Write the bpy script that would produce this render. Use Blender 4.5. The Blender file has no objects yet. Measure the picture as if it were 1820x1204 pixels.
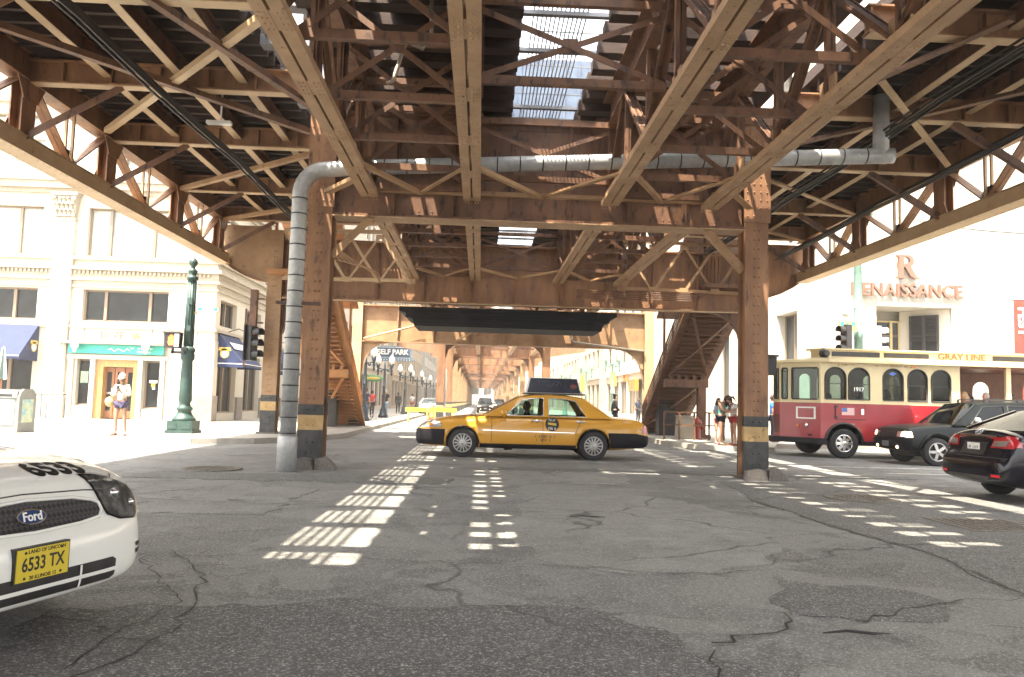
import bpy, bmesh, math, random
from mathutils import Vector, Matrix
random.seed(7)
R = math.radians
sc = bpy.context.scene
COL = sc.collection
V = Vector

# ------------------------------------------------------------------ mesh helper
class MB:
    def __init__(s):
        s.v = []; s.f = []; s.mi = []; s.sm = []; s.m = 0; s.smooth = False
    def add(s, vs, fs, smooth=None):
        o = len(s.v); s.v += [tuple(v) for v in vs]
        for f in fs:
            s.f.append([o + i for i in f]); s.mi.append(s.m)
            s.sm.append(s.smooth if smooth is None else smooth)
        return s
    def box(s, a, b):
        x0, y0, z0 = a; x1, y1, z1 = b
        if x0 > x1: x0, x1 = x1, x0
        if y0 > y1: y0, y1 = y1, y0
        if z0 > z1: z0, z1 = z1, z0
        vs = [(x0,y0,z0),(x1,y0,z0),(x1,y1,z0),(x0,y1,z0),(x0,y0,z1),(x1,y0,z1),(x1,y1,z1),(x0,y1,z1)]
        return s.add(vs, [(0,3,2,1),(4,5,6,7),(0,1,5,4),(1,2,6,5),(2,3,7,6),(3,0,4,7)])
    def bar(s, p, q, w, h, up=(0,0,1)):
        p = V(p); q = V(q); d = (q - p).normalized(); up = V(up)
        if abs(d.dot(up)) > .99: up = V((0,1,0))
        a = d.cross(up).normalized() * (w/2); b = a.cross(d).normalized() * (h/2)
        vs = [p-a-b, p+a-b, p+a+b, p-a+b, q-a-b, q+a-b, q+a+b, q-a+b]
        return s.add(vs, [(0,1,2,3),(7,6,5,4),(0,4,5,1),(1,5,6,2),(2,6,7,3),(3,7,4,0)])
    def ell(s, p, q, w, h, t=.02, up=(0,0,1), flip=1):
        """rolled angle: one leg flat (w) and one leg standing (h)"""
        p = V(p); q = V(q); d = (q-p).normalized(); up = V(up)
        if abs(d.dot(up)) > .99: up = V((0,1,0))
        a = d.cross(up).normalized(); b = a.cross(d).normalized()
        s.bar(p, q, w, t, up)
        o = a*(flip*(w/2-t/2)) + b*(h/2+t/2)
        return s.bar(p+o, q+o, t, h, up)
    def path(s, pts, r, n=8, caps=True):
        pts = [V(p) for p in pts]; rings = []
        rs = r if isinstance(r, (list, tuple)) else [r]*len(pts)
        ref = None
        for i, p in enumerate(pts):
            t = (pts[min(i+1, len(pts)-1)] - pts[max(i-1, 0)])
            if t.length < 1e-9: t = V((0,0,1))
            t.normalize()
            if ref is None:
                ref = V((0,0,1)) if abs(t.z) < .9 else V((0,1,0))
            a = t.cross(ref)
            if a.length < 1e-4: a = t.cross(V((1,0,.3)))
            a.normalize(); b = a.cross(t).normalized(); ref = b
            rings.append([p + (a*math.cos(k*2*math.pi/n) + b*math.sin(k*2*math.pi/n))*rs[i] for k in range(n)])
        vs = [v for rg in rings for v in rg]; fs = []
        for i in range(len(pts)-1):
            for k in range(n):
                k2 = (k+1) % n
                fs.append((i*n+k, i*n+k2, (i+1)*n+k2, (i+1)*n+k))
        s.add(vs, fs, True)
        if caps:
            o = len(s.v) - len(vs)
            s.f.append([o+k for k in range(n)][::-1]); s.mi.append(s.m); s.sm.append(False)
            s.f.append([o+(len(pts)-1)*n+k for k in range(n)]); s.mi.append(s.m); s.sm.append(False)
        return s
    def tube(s, p, q, r, n=8, r2=None):
        return s.path([p, q], [r, r if r2 is None else r2], n)
    def lathe(s, prof, c=(0,0,0), n=16, axis='z', smooth=True, cap=True):
        vs = []; fs = []
        for r, h in prof:
            for k in range(n):
                a = 2*math.pi*k/n; x, y = r*math.cos(a), r*math.sin(a)
                p = {'z':(x,y,h), 'y':(x,h,y), 'x':(h,x,y)}[axis]
                vs.append((c[0]+p[0], c[1]+p[1], c[2]+p[2]))
        m = len(prof)
        for i in range(m-1):
            for k in range(n):
                k2 = (k+1) % n
                fs.append((i*n+k, i*n+k2, (i+1)*n+k2, (i+1)*n+k))
        s.add(vs, fs, smooth)
        o = len(s.v)-len(vs)
        for i in (0, m-1):
            if cap and prof[i][0] > 1e-4:
                f = [o+i*n+k for k in range(n)]
                s.f.append(f if i else f[::-1]); s.mi.append(s.m); s.sm.append(False)
        return s
    def ball(s, c, r, n=10, m=6, sc=(1,1,1)):
        prof = [(max(r*math.sin(math.pi*i/m), 1e-5), -r*math.cos(math.pi*i/m)) for i in range(m+1)]
        o = len(s.v); s.lathe(prof, (0,0,0), n)
        for i in range(o, len(s.v)):
            x, y, z = s.v[i]; s.v[i] = (c[0]+x*sc[0], c[1]+y*sc[1], c[2]+z*sc[2])
        return s
    def prism(s, poly, axis, a, b):
        """polygon in the plane across axis, from a to b"""
        def mp(u, v, w):
            return {'x':(w,u,v), 'y':(u,w,v), 'z':(u,v,w)}[axis]
        n = len(poly); vs = [mp(u,v,a) for u,v in poly] + [mp(u,v,b) for u,v in poly]
        fs = [tuple(range(n))[::-1], tuple(range(n, 2*n))]
        for i in range(n):
            j = (i+1) % n; fs.append((i, j, n+j, n+i))
        return s.add(vs, fs)
    def dome(s, p, nr, r, n=6, h=.75):
        p = V(p); nr = V(nr).normalized()
        a = nr.orthogonal().normalized(); b = nr.cross(a)
        vs = [p + (a*math.cos(2*math.pi*k/n)+b*math.sin(2*math.pi*k/n))*r for k in range(n)]
        vs += [p + nr*r*h*.8 + (a*math.cos(2*math.pi*k/n)+b*math.sin(2*math.pi*k/n))*r*.66 for k in range(n)]
        fs = [(k, (k+1)%n, n+(k+1)%n, n+k) for k in range(n)] + [tuple(range(n, 2*n))]
        return s.add(vs, fs, True)
    def plate(s, outer, holes, th, mp):
        """sheet with holes; mp(u, v, w) -> xyz, w from 0 to th"""
        bm = bmesh.new(); loops = []; 
        for lp in [outer] + list(holes):
            vs = [bm.verts.new((u, v, 0)) for u, v in lp]
            es = [bm.edges.new((vs[i], vs[(i+1) % len(vs)])) for i in range(len(vs))]
            loops.append(vs)
        bmesh.ops.triangle_fill(bm, use_beauty=True, use_dissolve=False, edges=bm.edges[:])
        bm.verts.index_update()
        pts = [(v.co.x, v.co.y) for v in bm.verts]
        fs = []
        for f in bm.faces:
            ix = [v.index for v in f.verts]
            if f.normal.z < 0: ix = ix[::-1]
            fs.append(tuple(ix))
        n = len(pts)
        vs = [mp(u, v, th) for u, v in pts]
        out = list(fs)
        if th:
            vs += [mp(u, v, 0) for u, v in pts]
            out += [tuple(n+i for i in f[::-1]) for f in fs]
            for lp in loops:
                ix = [v.index for v in lp]
                for i in range(len(ix)):
                    a, b = ix[i], ix[(i+1) % len(ix)]
                    out.append((a, n+a, n+b, b))
        bm.free()
        return s.add(vs, out)
    def text(s, body, mp, size=1, th=.01, bold=0.0, ax='CENTER', sx=1, sp=1.0):
        cu = bpy.data.curves.new('lettering', 'FONT'); cu.body = body; cu.size = size
        cu.align_x = ax; cu.align_y = 'CENTER'; cu.offset = bold; cu.extrude = .5; cu.resolution_u = 3
        cu.space_character = sp
        ob = bpy.data.objects.new('lettering', cu); COL.objects.link(ob)
        dg = bpy.context.evaluated_depsgraph_get(); dg.update()
        me = bpy.data.meshes.new_from_object(ob.evaluated_get(dg))
        vs = [mp(v.co.x*sx, v.co.y, (v.co.z+.5)*th) for v in me.vertices]
        fs = [tuple(p.vertices) for p in me.polygons]
        s.add(vs, fs)
        bpy.data.objects.remove(ob); bpy.data.curves.remove(cu); bpy.data.meshes.remove(me)
        return s

def strokes(seed, n, w, h):
    """strokes of lettering too small or blurred to read"""
    rnd = random.Random(seed); out = []; c = w/n
    for i in range(n):
        if rnd.random() < .12: continue
        x = -w/2+i*c; t = c*.2
        out.append((x+c*.12, -h/2, x+c*.12+t, h/2))
        for k in range(rnd.randint(1,3)):
            z = rnd.choice((-h/2, -h*.08, h/2-h*.16)); out.append((x+c*.12+t*1.02, z, x+c*.82, z+h*.16))
        if rnd.random() < .5: out.append((x+c*.82-t, -h/2+h*.17, x+c*.82, h*.3))
    return out
def unread(mb, mp, seed, n, w, h, th=.003):
    for a, b, c, d in strokes(seed, n, w, h):
        q = [(a,b),(c,b),(c,d),(a,d)]
        mb.add([mp(u,v,0) for u,v in q]+[mp(u,v,th) for u,v in q], [(0,1,2,3),(4,5,6,7),(0,1,5,4),(1,2,6,5),(2,3,7,6),(3,0,4,7)])
    return mb
ORG = {}
def mesh_of(name, mb, mats, org=(0,0,0)):
    me = bpy.data.meshes.new(name)
    ox, oy, oz = org
    me.from_pydata([(x-ox, y-oy, z-oz) for x, y, z in mb.v], [], mb.f)
    for m in (mats if isinstance(mats, (list, tuple)) else [mats]): me.materials.append(m)
    me.polygons.foreach_set('material_index', mb.mi)
    me.polygons.foreach_set('use_smooth', mb.sm)
    bm = bmesh.new(); bm.from_mesh(me)
    bmesh.ops.recalc_face_normals(bm, faces=bm.faces[:]); bm.to_mesh(me); bm.free()
    me.update()
    return me
def part(name, mb, mats, parent=None, label=None, kind=None):
    org = ORG.get(parent.name, (0,0,0)) if parent else (0,0,0)
    o = bpy.data.objects.new(name, mesh_of(name, mb, mats, org)); COL.objects.link(o)
    if parent: o.parent = parent
    ORG[o.name] = org
    if label: o['label'] = label
    if kind: o['kind'] = kind
    return o
def tag(o, label, cat, group=None):
    o['label'] = label; o['category'] = cat
    if group: o['group'] = group
    return o
def thing(name, label, cat, loc=(0,0,0), group=None, local=False):
    o = bpy.data.objects.new(name, None); COL.objects.link(o); o.location = loc
    o.empty_display_size = .3
    ORG[o.name] = (0,0,0) if local else tuple(loc)
    return tag(o, label, cat, group)
def solo(name, mb, mats, label, cat, loc=(0,0,0), group=None, local=False):
    o = bpy.data.objects.new(name, mesh_of(name, mb, mats, (0,0,0) if local else loc)); COL.objects.link(o)
    o.location = loc; ORG[o.name] = (0,0,0) if local else tuple(loc)
    return tag(o, label, cat, group)
def struct(name, mb, mats):
    o = bpy.data.objects.new(name, mesh_of(name, mb, mats)); COL.objects.link(o); o['kind'] = 'structure'
    ORG[o.name] = (0,0,0)
    return o
def copy_tree(o, parent=None):
    c = o.copy(); COL.objects.link(c)
    if parent: c.parent = parent
    for ch in list(o.children): copy_tree(ch, c)
    return c
def evald(o):
    dg = bpy.context.evaluated_depsgraph_get(); dg.update()
    me = bpy.data.meshes.new_from_object(o.evaluated_get(dg))
    o.modifiers.clear(); o.data = me
    return o

# ------------------------------------------------------------------ materials
def lin(c):
    return tuple(x/12.92 if x <= .04045 else ((x+.055)/1.055)**2.4 for x in c)
def mat(name, c, rough=.6, metal=0, c2=None, c3=None, scale=4, bump=0, bscale=None, coat=0, stretch=None, spec=.5, thr=(.4,.65), thr3=(.55,.7), sc3=None):
    m = bpy.data.materials.new(name); m.use_nodes = True
    nt = m.node_tree; nd = nt.nodes; lk = nt.links
    b = nd['Principled BSDF']; b.inputs['Base Color'].default_value = (*c, 1)
    b.inputs['Roughness'].default_value = rough; b.inputs['Metallic'].default_value = metal
    b.inputs['Coat Weight'].default_value = coat; b.inputs['Specular IOR Level'].default_value = spec
    if c2 or bump:
        tc = nd.new('ShaderNodeTexCoord'); src = tc.outputs['Object']
        if stretch:
            mp = nd.new('ShaderNodeMapping'); mp.inputs['Scale'].default_value = stretch
            lk.new(src, mp.inputs['Vector']); src = mp.outputs['Vector']
        def noise(sc_, det=6):
            n = nd.new('ShaderNodeTexNoise'); n.inputs['Scale'].default_value = sc_; n.inputs['Detail'].default_value = det
            n.inputs['Roughness'].default_value = .65; lk.new(src, n.inputs['Vector']); return n.outputs['Fac']
        def ramp(f, lo, hi):
            r = nd.new('ShaderNodeMapRange'); r.inputs['From Min'].default_value = lo; r.inputs['From Max'].default_value = hi
            lk.new(f, r.inputs['Value']); return r.outputs['Result']
        def mix(f, a, bb):
            x = nd.new('ShaderNodeMix'); x.data_type = 'RGBA'; lk.new(f, x.inputs['Factor'])
            for s_, k in ((a, 6), (bb, 7)):
                if isinstance(s_, tuple): x.inputs[k].default_value = (*s_, 1)
                else: lk.new(s_, x.inputs[k])
            return x.outputs[2]
        col = c
        if c2: col = mix(ramp(noise(scale), *thr), c, c2)
        if c3: col = mix(ramp(noise(sc3 or scale*3.1), *thr3), col, c3)
        if c2: lk.new(col, b.inputs['Base Color'])
        if bump:
            bn = nd.new('ShaderNodeBump'); bn.inputs['Strength'].default_value = bump; bn.inputs['Distance'].default_value = .02
            lk.new(noise(bscale or scale*6), bn.inputs['Height']); lk.new(bn.outputs['Normal'], b.inputs['Normal'])
    return m
def glass(name, tint=(.8,.9,.9), mixf=.75, rough=.02):
    m = bpy.data.materials.new(name); m.use_nodes = True
    nt = m.node_tree; nd = nt.nodes; lk = nt.links
    nd.remove(nd['Principled BSDF']); out = nd['Material Output']
    t = nd.new('ShaderNodeBsdfTransparent'); t.inputs['Color'].default_value = (*tint, 1)
    g = nd.new('ShaderNodeBsdfGlossy'); g.inputs['Roughness'].default_value = rough
    fr = nd.new('ShaderNodeFresnel'); fr.inputs['IOR'].default_value = 1.5
    mx = nd.new('ShaderNodeMixShader'); mul = nd.new('ShaderNodeMath'); mul.operation = 'MULTIPLY_ADD'
    mul.inputs[1].default_value = .9; mul.inputs[2].default_value = 1-mixf-.2 if mixf < .8 else 0
    lk.new(fr.outputs[0], mul.inputs[0]); lk.new(mul.outputs[0], mx.inputs[0])
    lk.new(t.outputs[0], mx.inputs[1]); lk.new(g.outputs[0], mx.inputs[2]); lk.new(mx.outputs[0], out.inputs['Surface'])
    return m
def emit(name, c, s):
    m = bpy.data.materials.new(name); m.use_nodes = True
    b = m.node_tree.nodes['Principled BSDF']; b.inputs['Base Color'].default_value = (*c, 1)
    b.inputs['Emission Color'].default_value = (*c, 1); b.inputs['Emission Strength'].default_value = s
    return m
M = {}
M['steel'] = mat('painted_steel_shaded', (.175,.084,.042), .55, 0, (.108,.05,.029), (.028,.015,.014), 1.6, .15, 14, thr3=(.54,.66), sc3=5, stretch=(1.5,1.5,.6))  # darker copy; shade of the deep inner structure put into the colour
M['steel_col'] = mat('painted_steel_brown', (.31,.158,.075), .55, 0, (.19,.092,.046), (.06,.03,.021), 1.5, .2, 16, thr3=(.58,.70), sc3=4.2, stretch=(1.8,1.8,.45), thr=(.38,.6))
M['steel_lite'] = mat('painted_steel_lit', (.36,.22,.112), .55, 0, (.27,.152,.074), (.11,.055,.03), 1.8, .15, 14, thr3=(.6,.72), sc3=6)  # lighter copy of the brown steel; light falling on it put into the colour
M['steel_cream'] = mat('painted_steel_lit_cream', (.48,.335,.195), .5, 0, (.40,.27,.15), (.26,.14,.065), 1.4, .1, 12, thr3=(.6,.72), sc3=6)  # pale members, and light on flanges and lower edges put into the colour
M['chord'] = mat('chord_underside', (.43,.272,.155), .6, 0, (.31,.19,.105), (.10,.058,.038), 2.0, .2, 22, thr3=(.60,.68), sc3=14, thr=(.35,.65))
M['steel_dark'] = mat('sooty_steel', (.085,.045,.03), .7, 0, (.05,.028,.02), None, 3, .15)
M['timber'] = mat('creosoted_timber', (.036,.020,.016), .85, 0, (.065,.038,.027), (.018,.011,.010), 3, .3, 30, stretch=(1,6,6))
M['grating'] = mat('grating_steel', (.22,.22,.23), .5, .4)
M['black'] = mat('black_paint', (.018,.017,.017), .45, 0, (.035,.032,.03), None, 6)
M['pipe'] = mat('galvanised_sheet', (.40,.40,.39), .45, .3, (.30,.305,.305), (.50,.50,.48), 5, .06, 8, thr3=(.5,.8), sc3=12)
M['cable'] = mat('cable_jacket', (.016,.014,.014), .5)
M['conduit'] = mat('conduit', (.42,.36,.28), .45, .5)
M['granite'] = mat('granite', (.17,.15,.13), .8, 0, (.11,.095,.085), (.26,.24,.21), 18, .3)
M['band_dark'] = mat('column_band_dark', (.022,.024,.026), .55, 0, (.06,.055,.05), None, 5, .1)
M['band_yellow'] = mat('column_band_ochre', (.45,.31,.13), .6, 0, (.36,.22,.09), (.08,.05,.03), 4, .1, thr3=(.6,.72), sc3=7)
M['white'] = mat('white_enamel', (.75,.74,.70), .4)
M['lamp_green'] = mat('verdigris_paint', (.022,.052,.044), .5, 0, (.034,.072,.06), (.014,.028,.025), 5, .1)
M['lamp_pale'] = mat('pale_green_paint', (.15,.255,.205), .5, 0, (.12,.21,.17), None, 5)
M['lamp_dark'] = mat('dark_lamp_iron', (.012,.018,.028), .45)
M['tyre'] = mat('tyre_rubber', (.016,.015,.016), .8, bump=.1, bscale=40)
M['alloy'] = mat('wheel_alloy', (.42,.41,.40), .35, .7, (.3,.29,.28), None, 10)
M['chrome'] = mat('bright_trim', (.75,.74,.72), .12, 1)
M['darkplastic'] = mat('dark_plastic', (.011,.009,.012), .55, spec=.18)
M['interior'] = mat('cabin_trim', (.03,.027,.028), .8)
M['seat'] = mat('seat_vinyl', (.06,.05,.05), .7)
M['glass'] = glass('car_glass', (.72,.82,.8), .9)
M['glass_mid'] = glass('cabin_shade_glass', (.5,.52,.49), .9)  # tint puts the shade inside the trolley into the glass
M['glass_dark'] = glass('tinted_glass', (.16,.18,.19), .9)
M['lens'] = glass('lamp_lens', (.85,.87,.88), .7, .05)
M['red_lens'] = mat('red_lens', (.35,.012,.015), .12, 0, coat=1)
M['amber'] = mat('amber_lens', (.75,.22,.03), .2, coat=1)
M['silver'] = mat('reflector', (.8,.8,.8), .2, .9)
# ------------------------------------------------------------------ ground
def asphalt(name, base, seed=0, wear=1.0, tint2=(.098,.098,.092)):
    m = bpy.data.materials.new(name); m.use_nodes = True
    nt = m.node_tree; nd = nt.nodes; lk = nt.links; b = nd['Principled BSDF']
    b.inputs['Roughness'].default_value = .72
    tc = nd.new('ShaderNodeTexCoord')
    mp = nd.new('ShaderNodeMapping'); mp.inputs['Location'].default_value = (seed*13.1, seed*7.7, 0); lk.new(tc.outputs['Object'], mp.inputs['Vector'])
    def noise(s, det=5, dist=0.0, rough=.6):
        n = nd.new('ShaderNodeTexNoise'); n.inputs['Scale'].default_value = s; n.inputs['Detail'].default_value = det
        n.inputs['Distortion'].default_value = dist; n.inputs['Roughness'].default_value = rough
        lk.new(mp.outputs[0], n.inputs['Vector']); return n.outputs['Fac']
    def rng(f, a, c, lo=0, hi=1):
        r = nd.new('ShaderNodeMapRange'); r.inputs['From Min'].default_value = a; r.inputs['From Max'].default_value = c
        r.inputs['To Min'].default_value = lo; r.inputs['To Max'].default_value = hi; lk.new(f, r.inputs['Value']); return r.outputs[0]
    def mix(f, a, c):
        x = nd.new('ShaderNodeMix'); x.data_type = 'RGBA'
        (lk.new(f, x.inputs['Factor']) if not isinstance(f, float) else setattr(x.inputs['Factor'], 'default_value', f))
        for s_, k in ((a, 6), (c, 7)):
            if isinstance(s_, tuple): x.inputs[k].default_value = (*s_, 1)
            else: lk.new(s_, x.inputs[k])
        return x.outputs[2]
    def mth(op, a, c):
        n = nd.new('ShaderNodeMath'); n.operation = op
        for i, s_ in enumerate((a, c)):
            if isinstance(s_, (int, float)): n.inputs[i].default_value = s_
            else: lk.new(s_, n.inputs[i])
        return n.outputs[0]
    worn = rng(noise(.55, 7, .9), .49, .53)                    # worn top course, irregular islands
    worn2 = rng(noise(1.1, 7, .7), .55, .59)
    agg = nd.new('ShaderNodeTexVoronoi'); agg.inputs['Scale'].default_value = 105; lk.new(mp.outputs[0], agg.inputs['Vector'])
    aggv = nd.new('ShaderNodeSeparateColor'); lk.new(agg.outputs['Color'], aggv.inputs[0])
    speck = mth('MULTIPLY', rng(aggv.outputs[0], .5, 1.0), rng(noise(34, 3), .38, .56))
    c0 = mix(rng(noise(.23, 4), .35, .65), base, tuple(x*1.5 for x in base))
    c0 = mix(rng(noise(2.6, 6, .4), .42, .62, 0, .45), c0, tuple(x*.6 for x in base))
    c1 = mix(mth('MULTIPLY', worn, .8*wear), c0, tint2)
    c1 = mix(mth('MULTIPLY', worn2, .6*wear), c1, tuple(x*.62 for x in base))
    oil = mth('MULTIPLY', rng(noise(1.9, 3, .2), .62, .72), rng(noise(.35, 2), .45, .6))
    c1 = mix(mth('MULTIPLY', oil, .7), c1, (.03,.029,.028))
    c2 = mix(mth('MULTIPLY', speck, .95), c1, (.42,.40,.36))
    c2 = mix(rng(noise(60, 2), .5, .72, 0, .5), c2, tuple(x*.35 for x in base))
    # cracks
    vo = nd.new('ShaderNodeTexVoronoi'); vo.feature = 'DISTANCE_TO_EDGE'; vo.inputs['Scale'].default_value = .33
    dn = nd.new('ShaderNodeTexNoise'); dn.inputs['Scale'].default_value = 1.6; dn.inputs['Detail'].default_value = 8; lk.new(mp.outputs[0], dn.inputs['Vector'])
    vm = nd.new('ShaderNodeMixRGB'); vm.blend_type = 'LINEAR_LIGHT'; vm.inputs[0].default_value = .28
    lk.new(mp.outputs[0], vm.inputs[1]); lk.new(dn.outputs['Color'], vm.inputs[2]); lk.new(vm.outputs[0], vo.inputs['Vector'])
    crack = rng(vo.outputs['Distance'], .002, .009, 1, 0)
    crack = mth('MULTIPLY', crack, rng(noise(.3, 2), .45, .6))
    c3 = mix(mth('MULTIPLY', crack, .6), c2, (.012,.011,.011))
    lk.new(c3, b.inputs['Base Color'])
    h = mth('ADD', mth('MULTIPLY', worn, .55*wear), mth('MULTIPLY', worn2, -.5*wear))
    h = mth('ADD', h, mth('MULTIPLY', crack, -.9))
    h = mth('ADD', h, mth('MULTIPLY', noise(8, 6), .5))
    bp = nd.new('ShaderNodeBump'); bp.inputs['Strength'].default_value = .75; bp.inputs['Distance'].default_value = .03; lk.new(h, bp.inputs['Height'])
    b2 = nd.new('ShaderNodeBump'); b2.inputs['Strength'].default_value = .85; b2.inputs['Distance'].default_value = .006
    lk.new(agg.outputs['Distance'], b2.inputs['Height']); lk.new(bp.outputs[0], b2.inputs['Normal']); lk.new(b2.outputs[0], b.inputs['Normal'])
    return m
M['asphalt'] = asphalt('asphalt_old', (.132,.131,.126), tint2=(.205,.203,.19))
M['asphalt2'] = asphalt('asphalt_lane', (.078,.078,.077), 3, .35, (.115,.115,.11))
M['asphalt3'] = asphalt('asphalt_fill', (.175,.175,.163), 5, .6, (.22,.218,.2))
M['tar'] = mat('tar', (.010,.010,.010), .6)
M['pave'] = mat('paving_concrete', (.34,.315,.27), .8, 0, (.28,.26,.225), (.22,.2,.18), .8, .15, 30, thr3=(.6,.75), sc3=3)
M['kerb'] = mat('kerb_stone', (.40,.37,.32), .8, 0, (.30,.28,.245), None, 2.5, .2, 30)
M['iron'] = mat('cast_iron', (.16,.145,.125), .6, .5, (.09,.08,.07), None, 12, .3, 40)
M['roadpaint'] = mat('road_paint', (.62,.60,.54), .7, 0, (.2,.2,.19), None, 6, thr=(.5,.62))

g = MB(); g.add([(-280,-50,0),(280,-50,0),(280,350,0),(-280,350,0)], [(0,1,2,3)])
struct('ground', g, M['asphalt'])
# cross street: darker, newer asphalt on the right lane in front, with a ragged joint
def ragged(pts, amp, seg=.18, seed=1):
    rnd = random.Random(seed); out = []
    for i in range(len(pts)):
        a = V((*pts[i],0)); b = V((*pts[(i+1) % len(pts)],0)); n = max(1, int((b-a).length/seg))
        nrm = V((-(b-a).y, (b-a).x, 0)).normalized() if (b-a).length else V((0,0,0)); w = 0
        for k in range(n):
            w = .7*w + rnd.uniform(-amp, amp); 
            q = a.lerp(b, k/n) + nrm*w*min(1, 4*min(k/n, 1-k/n)); out.append((q.x, q.y))
    return out
lane = ragged([(3.6,1.2),(40,1.2),(40,14.6),(4.4,14.2),(4.05,11.5),(4.15,9.2),(4.4,7.5),(4.1,5.5),(3.4,3.4)], .05)
m = MB(); m.plate(lane, [], .004, lambda u,v,w: (u,v,.002+w)); struct('road_lane', m, M['asphalt2'])
fills = [([( -1.2,2.4),(1.35,2.2),(1.5,4.1),(.8,5.2),(-.9,5.4),(-2.6,5.0),(-2.3,3.4)], 'asphalt2', 3),
         ([(.75,6.6),(1.9,6.4),(2.9,7.4),(3.6,9.5),(2.6,11.6),(1.2,12.3),(.55,10.4),(.3,8.2)], 'asphalt3', 4),
         ([(1.55,3.2),(2.5,3.0),(2.9,3.7),(2.4,4.3),(1.7,4.1)], 'asphalt3', 5), ([(.5,3.1),(1.05,3.0),(1.2,3.6),(.8,3.95),(.45,3.7)], 'asphalt3', 6),
         ([(2.1,5.2),(3.1,5.1),(3.3,5.9),(2.4,6.2)], 'asphalt2', 7), ([(-6.5,9.2),(-2.4,9.0),(-2.3,11.6),(-6.6,11.9)], 'asphalt3', 8),
         ([(-5.6,12.6),(-.6,12.6),(-.4,13.6),(-5.5,13.7)], 'asphalt2', 9), ([(1.1,13.4),(2.6,13.3),(2.9,15.2),(1.2,15.3)], 'asphalt3', 10),
         ([(1.2,2.05),(3.2,2.0),(3.1,2.75),(1.5,2.85)], 'asphalt3', 12), ([(.2,15.6),(8.9,15.6),(9,16.3),(.3,16.2)], 'asphalt2', 13)]
for i, (p, mm, sd) in enumerate(fills):
    m = MB(); m.plate(ragged(p, .09, .13, sd), [], .012, lambda u,v,w,i=i: (u,v,-.004+.0003*i+w)); struct('asphalt_patch', m, M[mm])
def ribbon(mb, pts, w, seed, z=.0125, jit=.05):
    rnd = random.Random(seed); q = []
    for i in range(len(pts)-1):
        a = V((*pts[i],0)); b = V((*pts[i+1],0)); n = max(2, int((b-a).length/.12))
        for k in range(n): q.append(a.lerp(b, k/n) + V((rnd.uniform(-jit,jit), rnd.uniform(-jit,jit), 0)))
    q.append(V((*pts[-1],0)))
    for i in range(len(q)-1):
        d = (q[i+1]-q[i]).normalized(); nrm = V((-d.y, d.x, 0))
        w0 = w*rnd.uniform(.3,1.3); w1 = w*rnd.uniform(.3,1.3)
        mb.add([(*(q[i]-nrm*w0).xy, z), (*(q[i]+nrm*w0).xy, z), (*(q[i+1]+nrm*w1).xy, z), (*(q[i+1]-nrm*w1).xy, z)], [(0,3,2,1)])
cr = MB()
for i, (p, w) in enumerate([([(-5.6,8.2),(-4.4,10.6),(-3.6,11.9)], .012), ([(-4.2,10.1),(-2.7,9.9),(-.4,9.6),(1.0,9.7)], .012), ([(-1.9,3.6),(-1.7,4.6),(-2.0,6.0),(-2.6,6.9)], .007), ([(-2.0,3.9),(-1.9,5.2),(-2.7,6.6),(-1.8,6.75),(1,6.5)], .006),
                             ([(1.0,2.2),(.95,3.1),(1.35,4.4)], .006), ([(3.35,3.3),(4.1,5.5),(4.4,7.5),(4.15,9.2),(4.05,11.5)], .015), ([(.9,6.6),(1.5,6.3),(2.4,6.5)], .008), ([(1.35,4.5),(2.0,4.9),(2.05,5.2)], .010),
                             ([(2.2,9.5),(3.2,9.6)], .008), ([(.65,9.2),(1.25,9.15)], .006), ([(2.2,3.1),(3.3,2.85)], .006), ([(-6,14.0),(-3.6,14.05)], .016), ([(7,10.8),(12,10.9)], .014), ([(2.4,5.0),(3.4,5.6),(4.0,5.7)], .012),
                             ([(-8,19.6),(0,19.5),(9,19.7)], .014), ([(-7,17.2),(-2,17.3)], .012)]):
    ribbon(cr, p, w, 20+i)
struct('asphalt_crack', cr, M['tar'])
# lane paint far ahead and faint stop lines
pm = MB()
for x0, x1, y0, y1 in ((-7.2,-4.6,26.6,27.0), (4.4,7.0,23.4,23.7), (9,13,17.0,17.15), (7.5,13,18.6,18.75)):
    pm.add([(x0,y0,.006),(x1,y0,.006),(x1,y1,.006),(x0,y1,.006)], [(0,1,2,3)])
struct('road_marking', pm, M['roadpaint'])
# pavements with real kerbs, beyond the cross street
def pave(name, poly, z=.15):
    m = MB(); m.prism(poly, 'z', -.05, z)
    o = struct(name, m, M['pave'])
    k = MB()
    for i in range(len(poly)):
        a, b = V((*poly[i],0)), V((*poly[(i+1) % len(poly)],0))
        if (b-a).length > 80: continue
        d = (b-a).normalized(); n = V((-d.y, d.x, 0))
        k.bar(a+n*.055+V((0,0,.052)), b+n*.055+V((0,0,.052)), .19, .206)
    struct('kerb', k, M['kerb'])
pave('pavement', [(-4.5,200),(-60,200),(-60,21.1),(-7.6,21.1),(-6.2,21.9),(-5.3,23.4),(-4.5,26)])
pave('pavement', [(6.4,200),(6.4,26.6),(7.0,25.0),(8.2,24.3),(9.2,24.2),(10.2,26.6),(14,27.6),(60,27.6),(60,200)])
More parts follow.
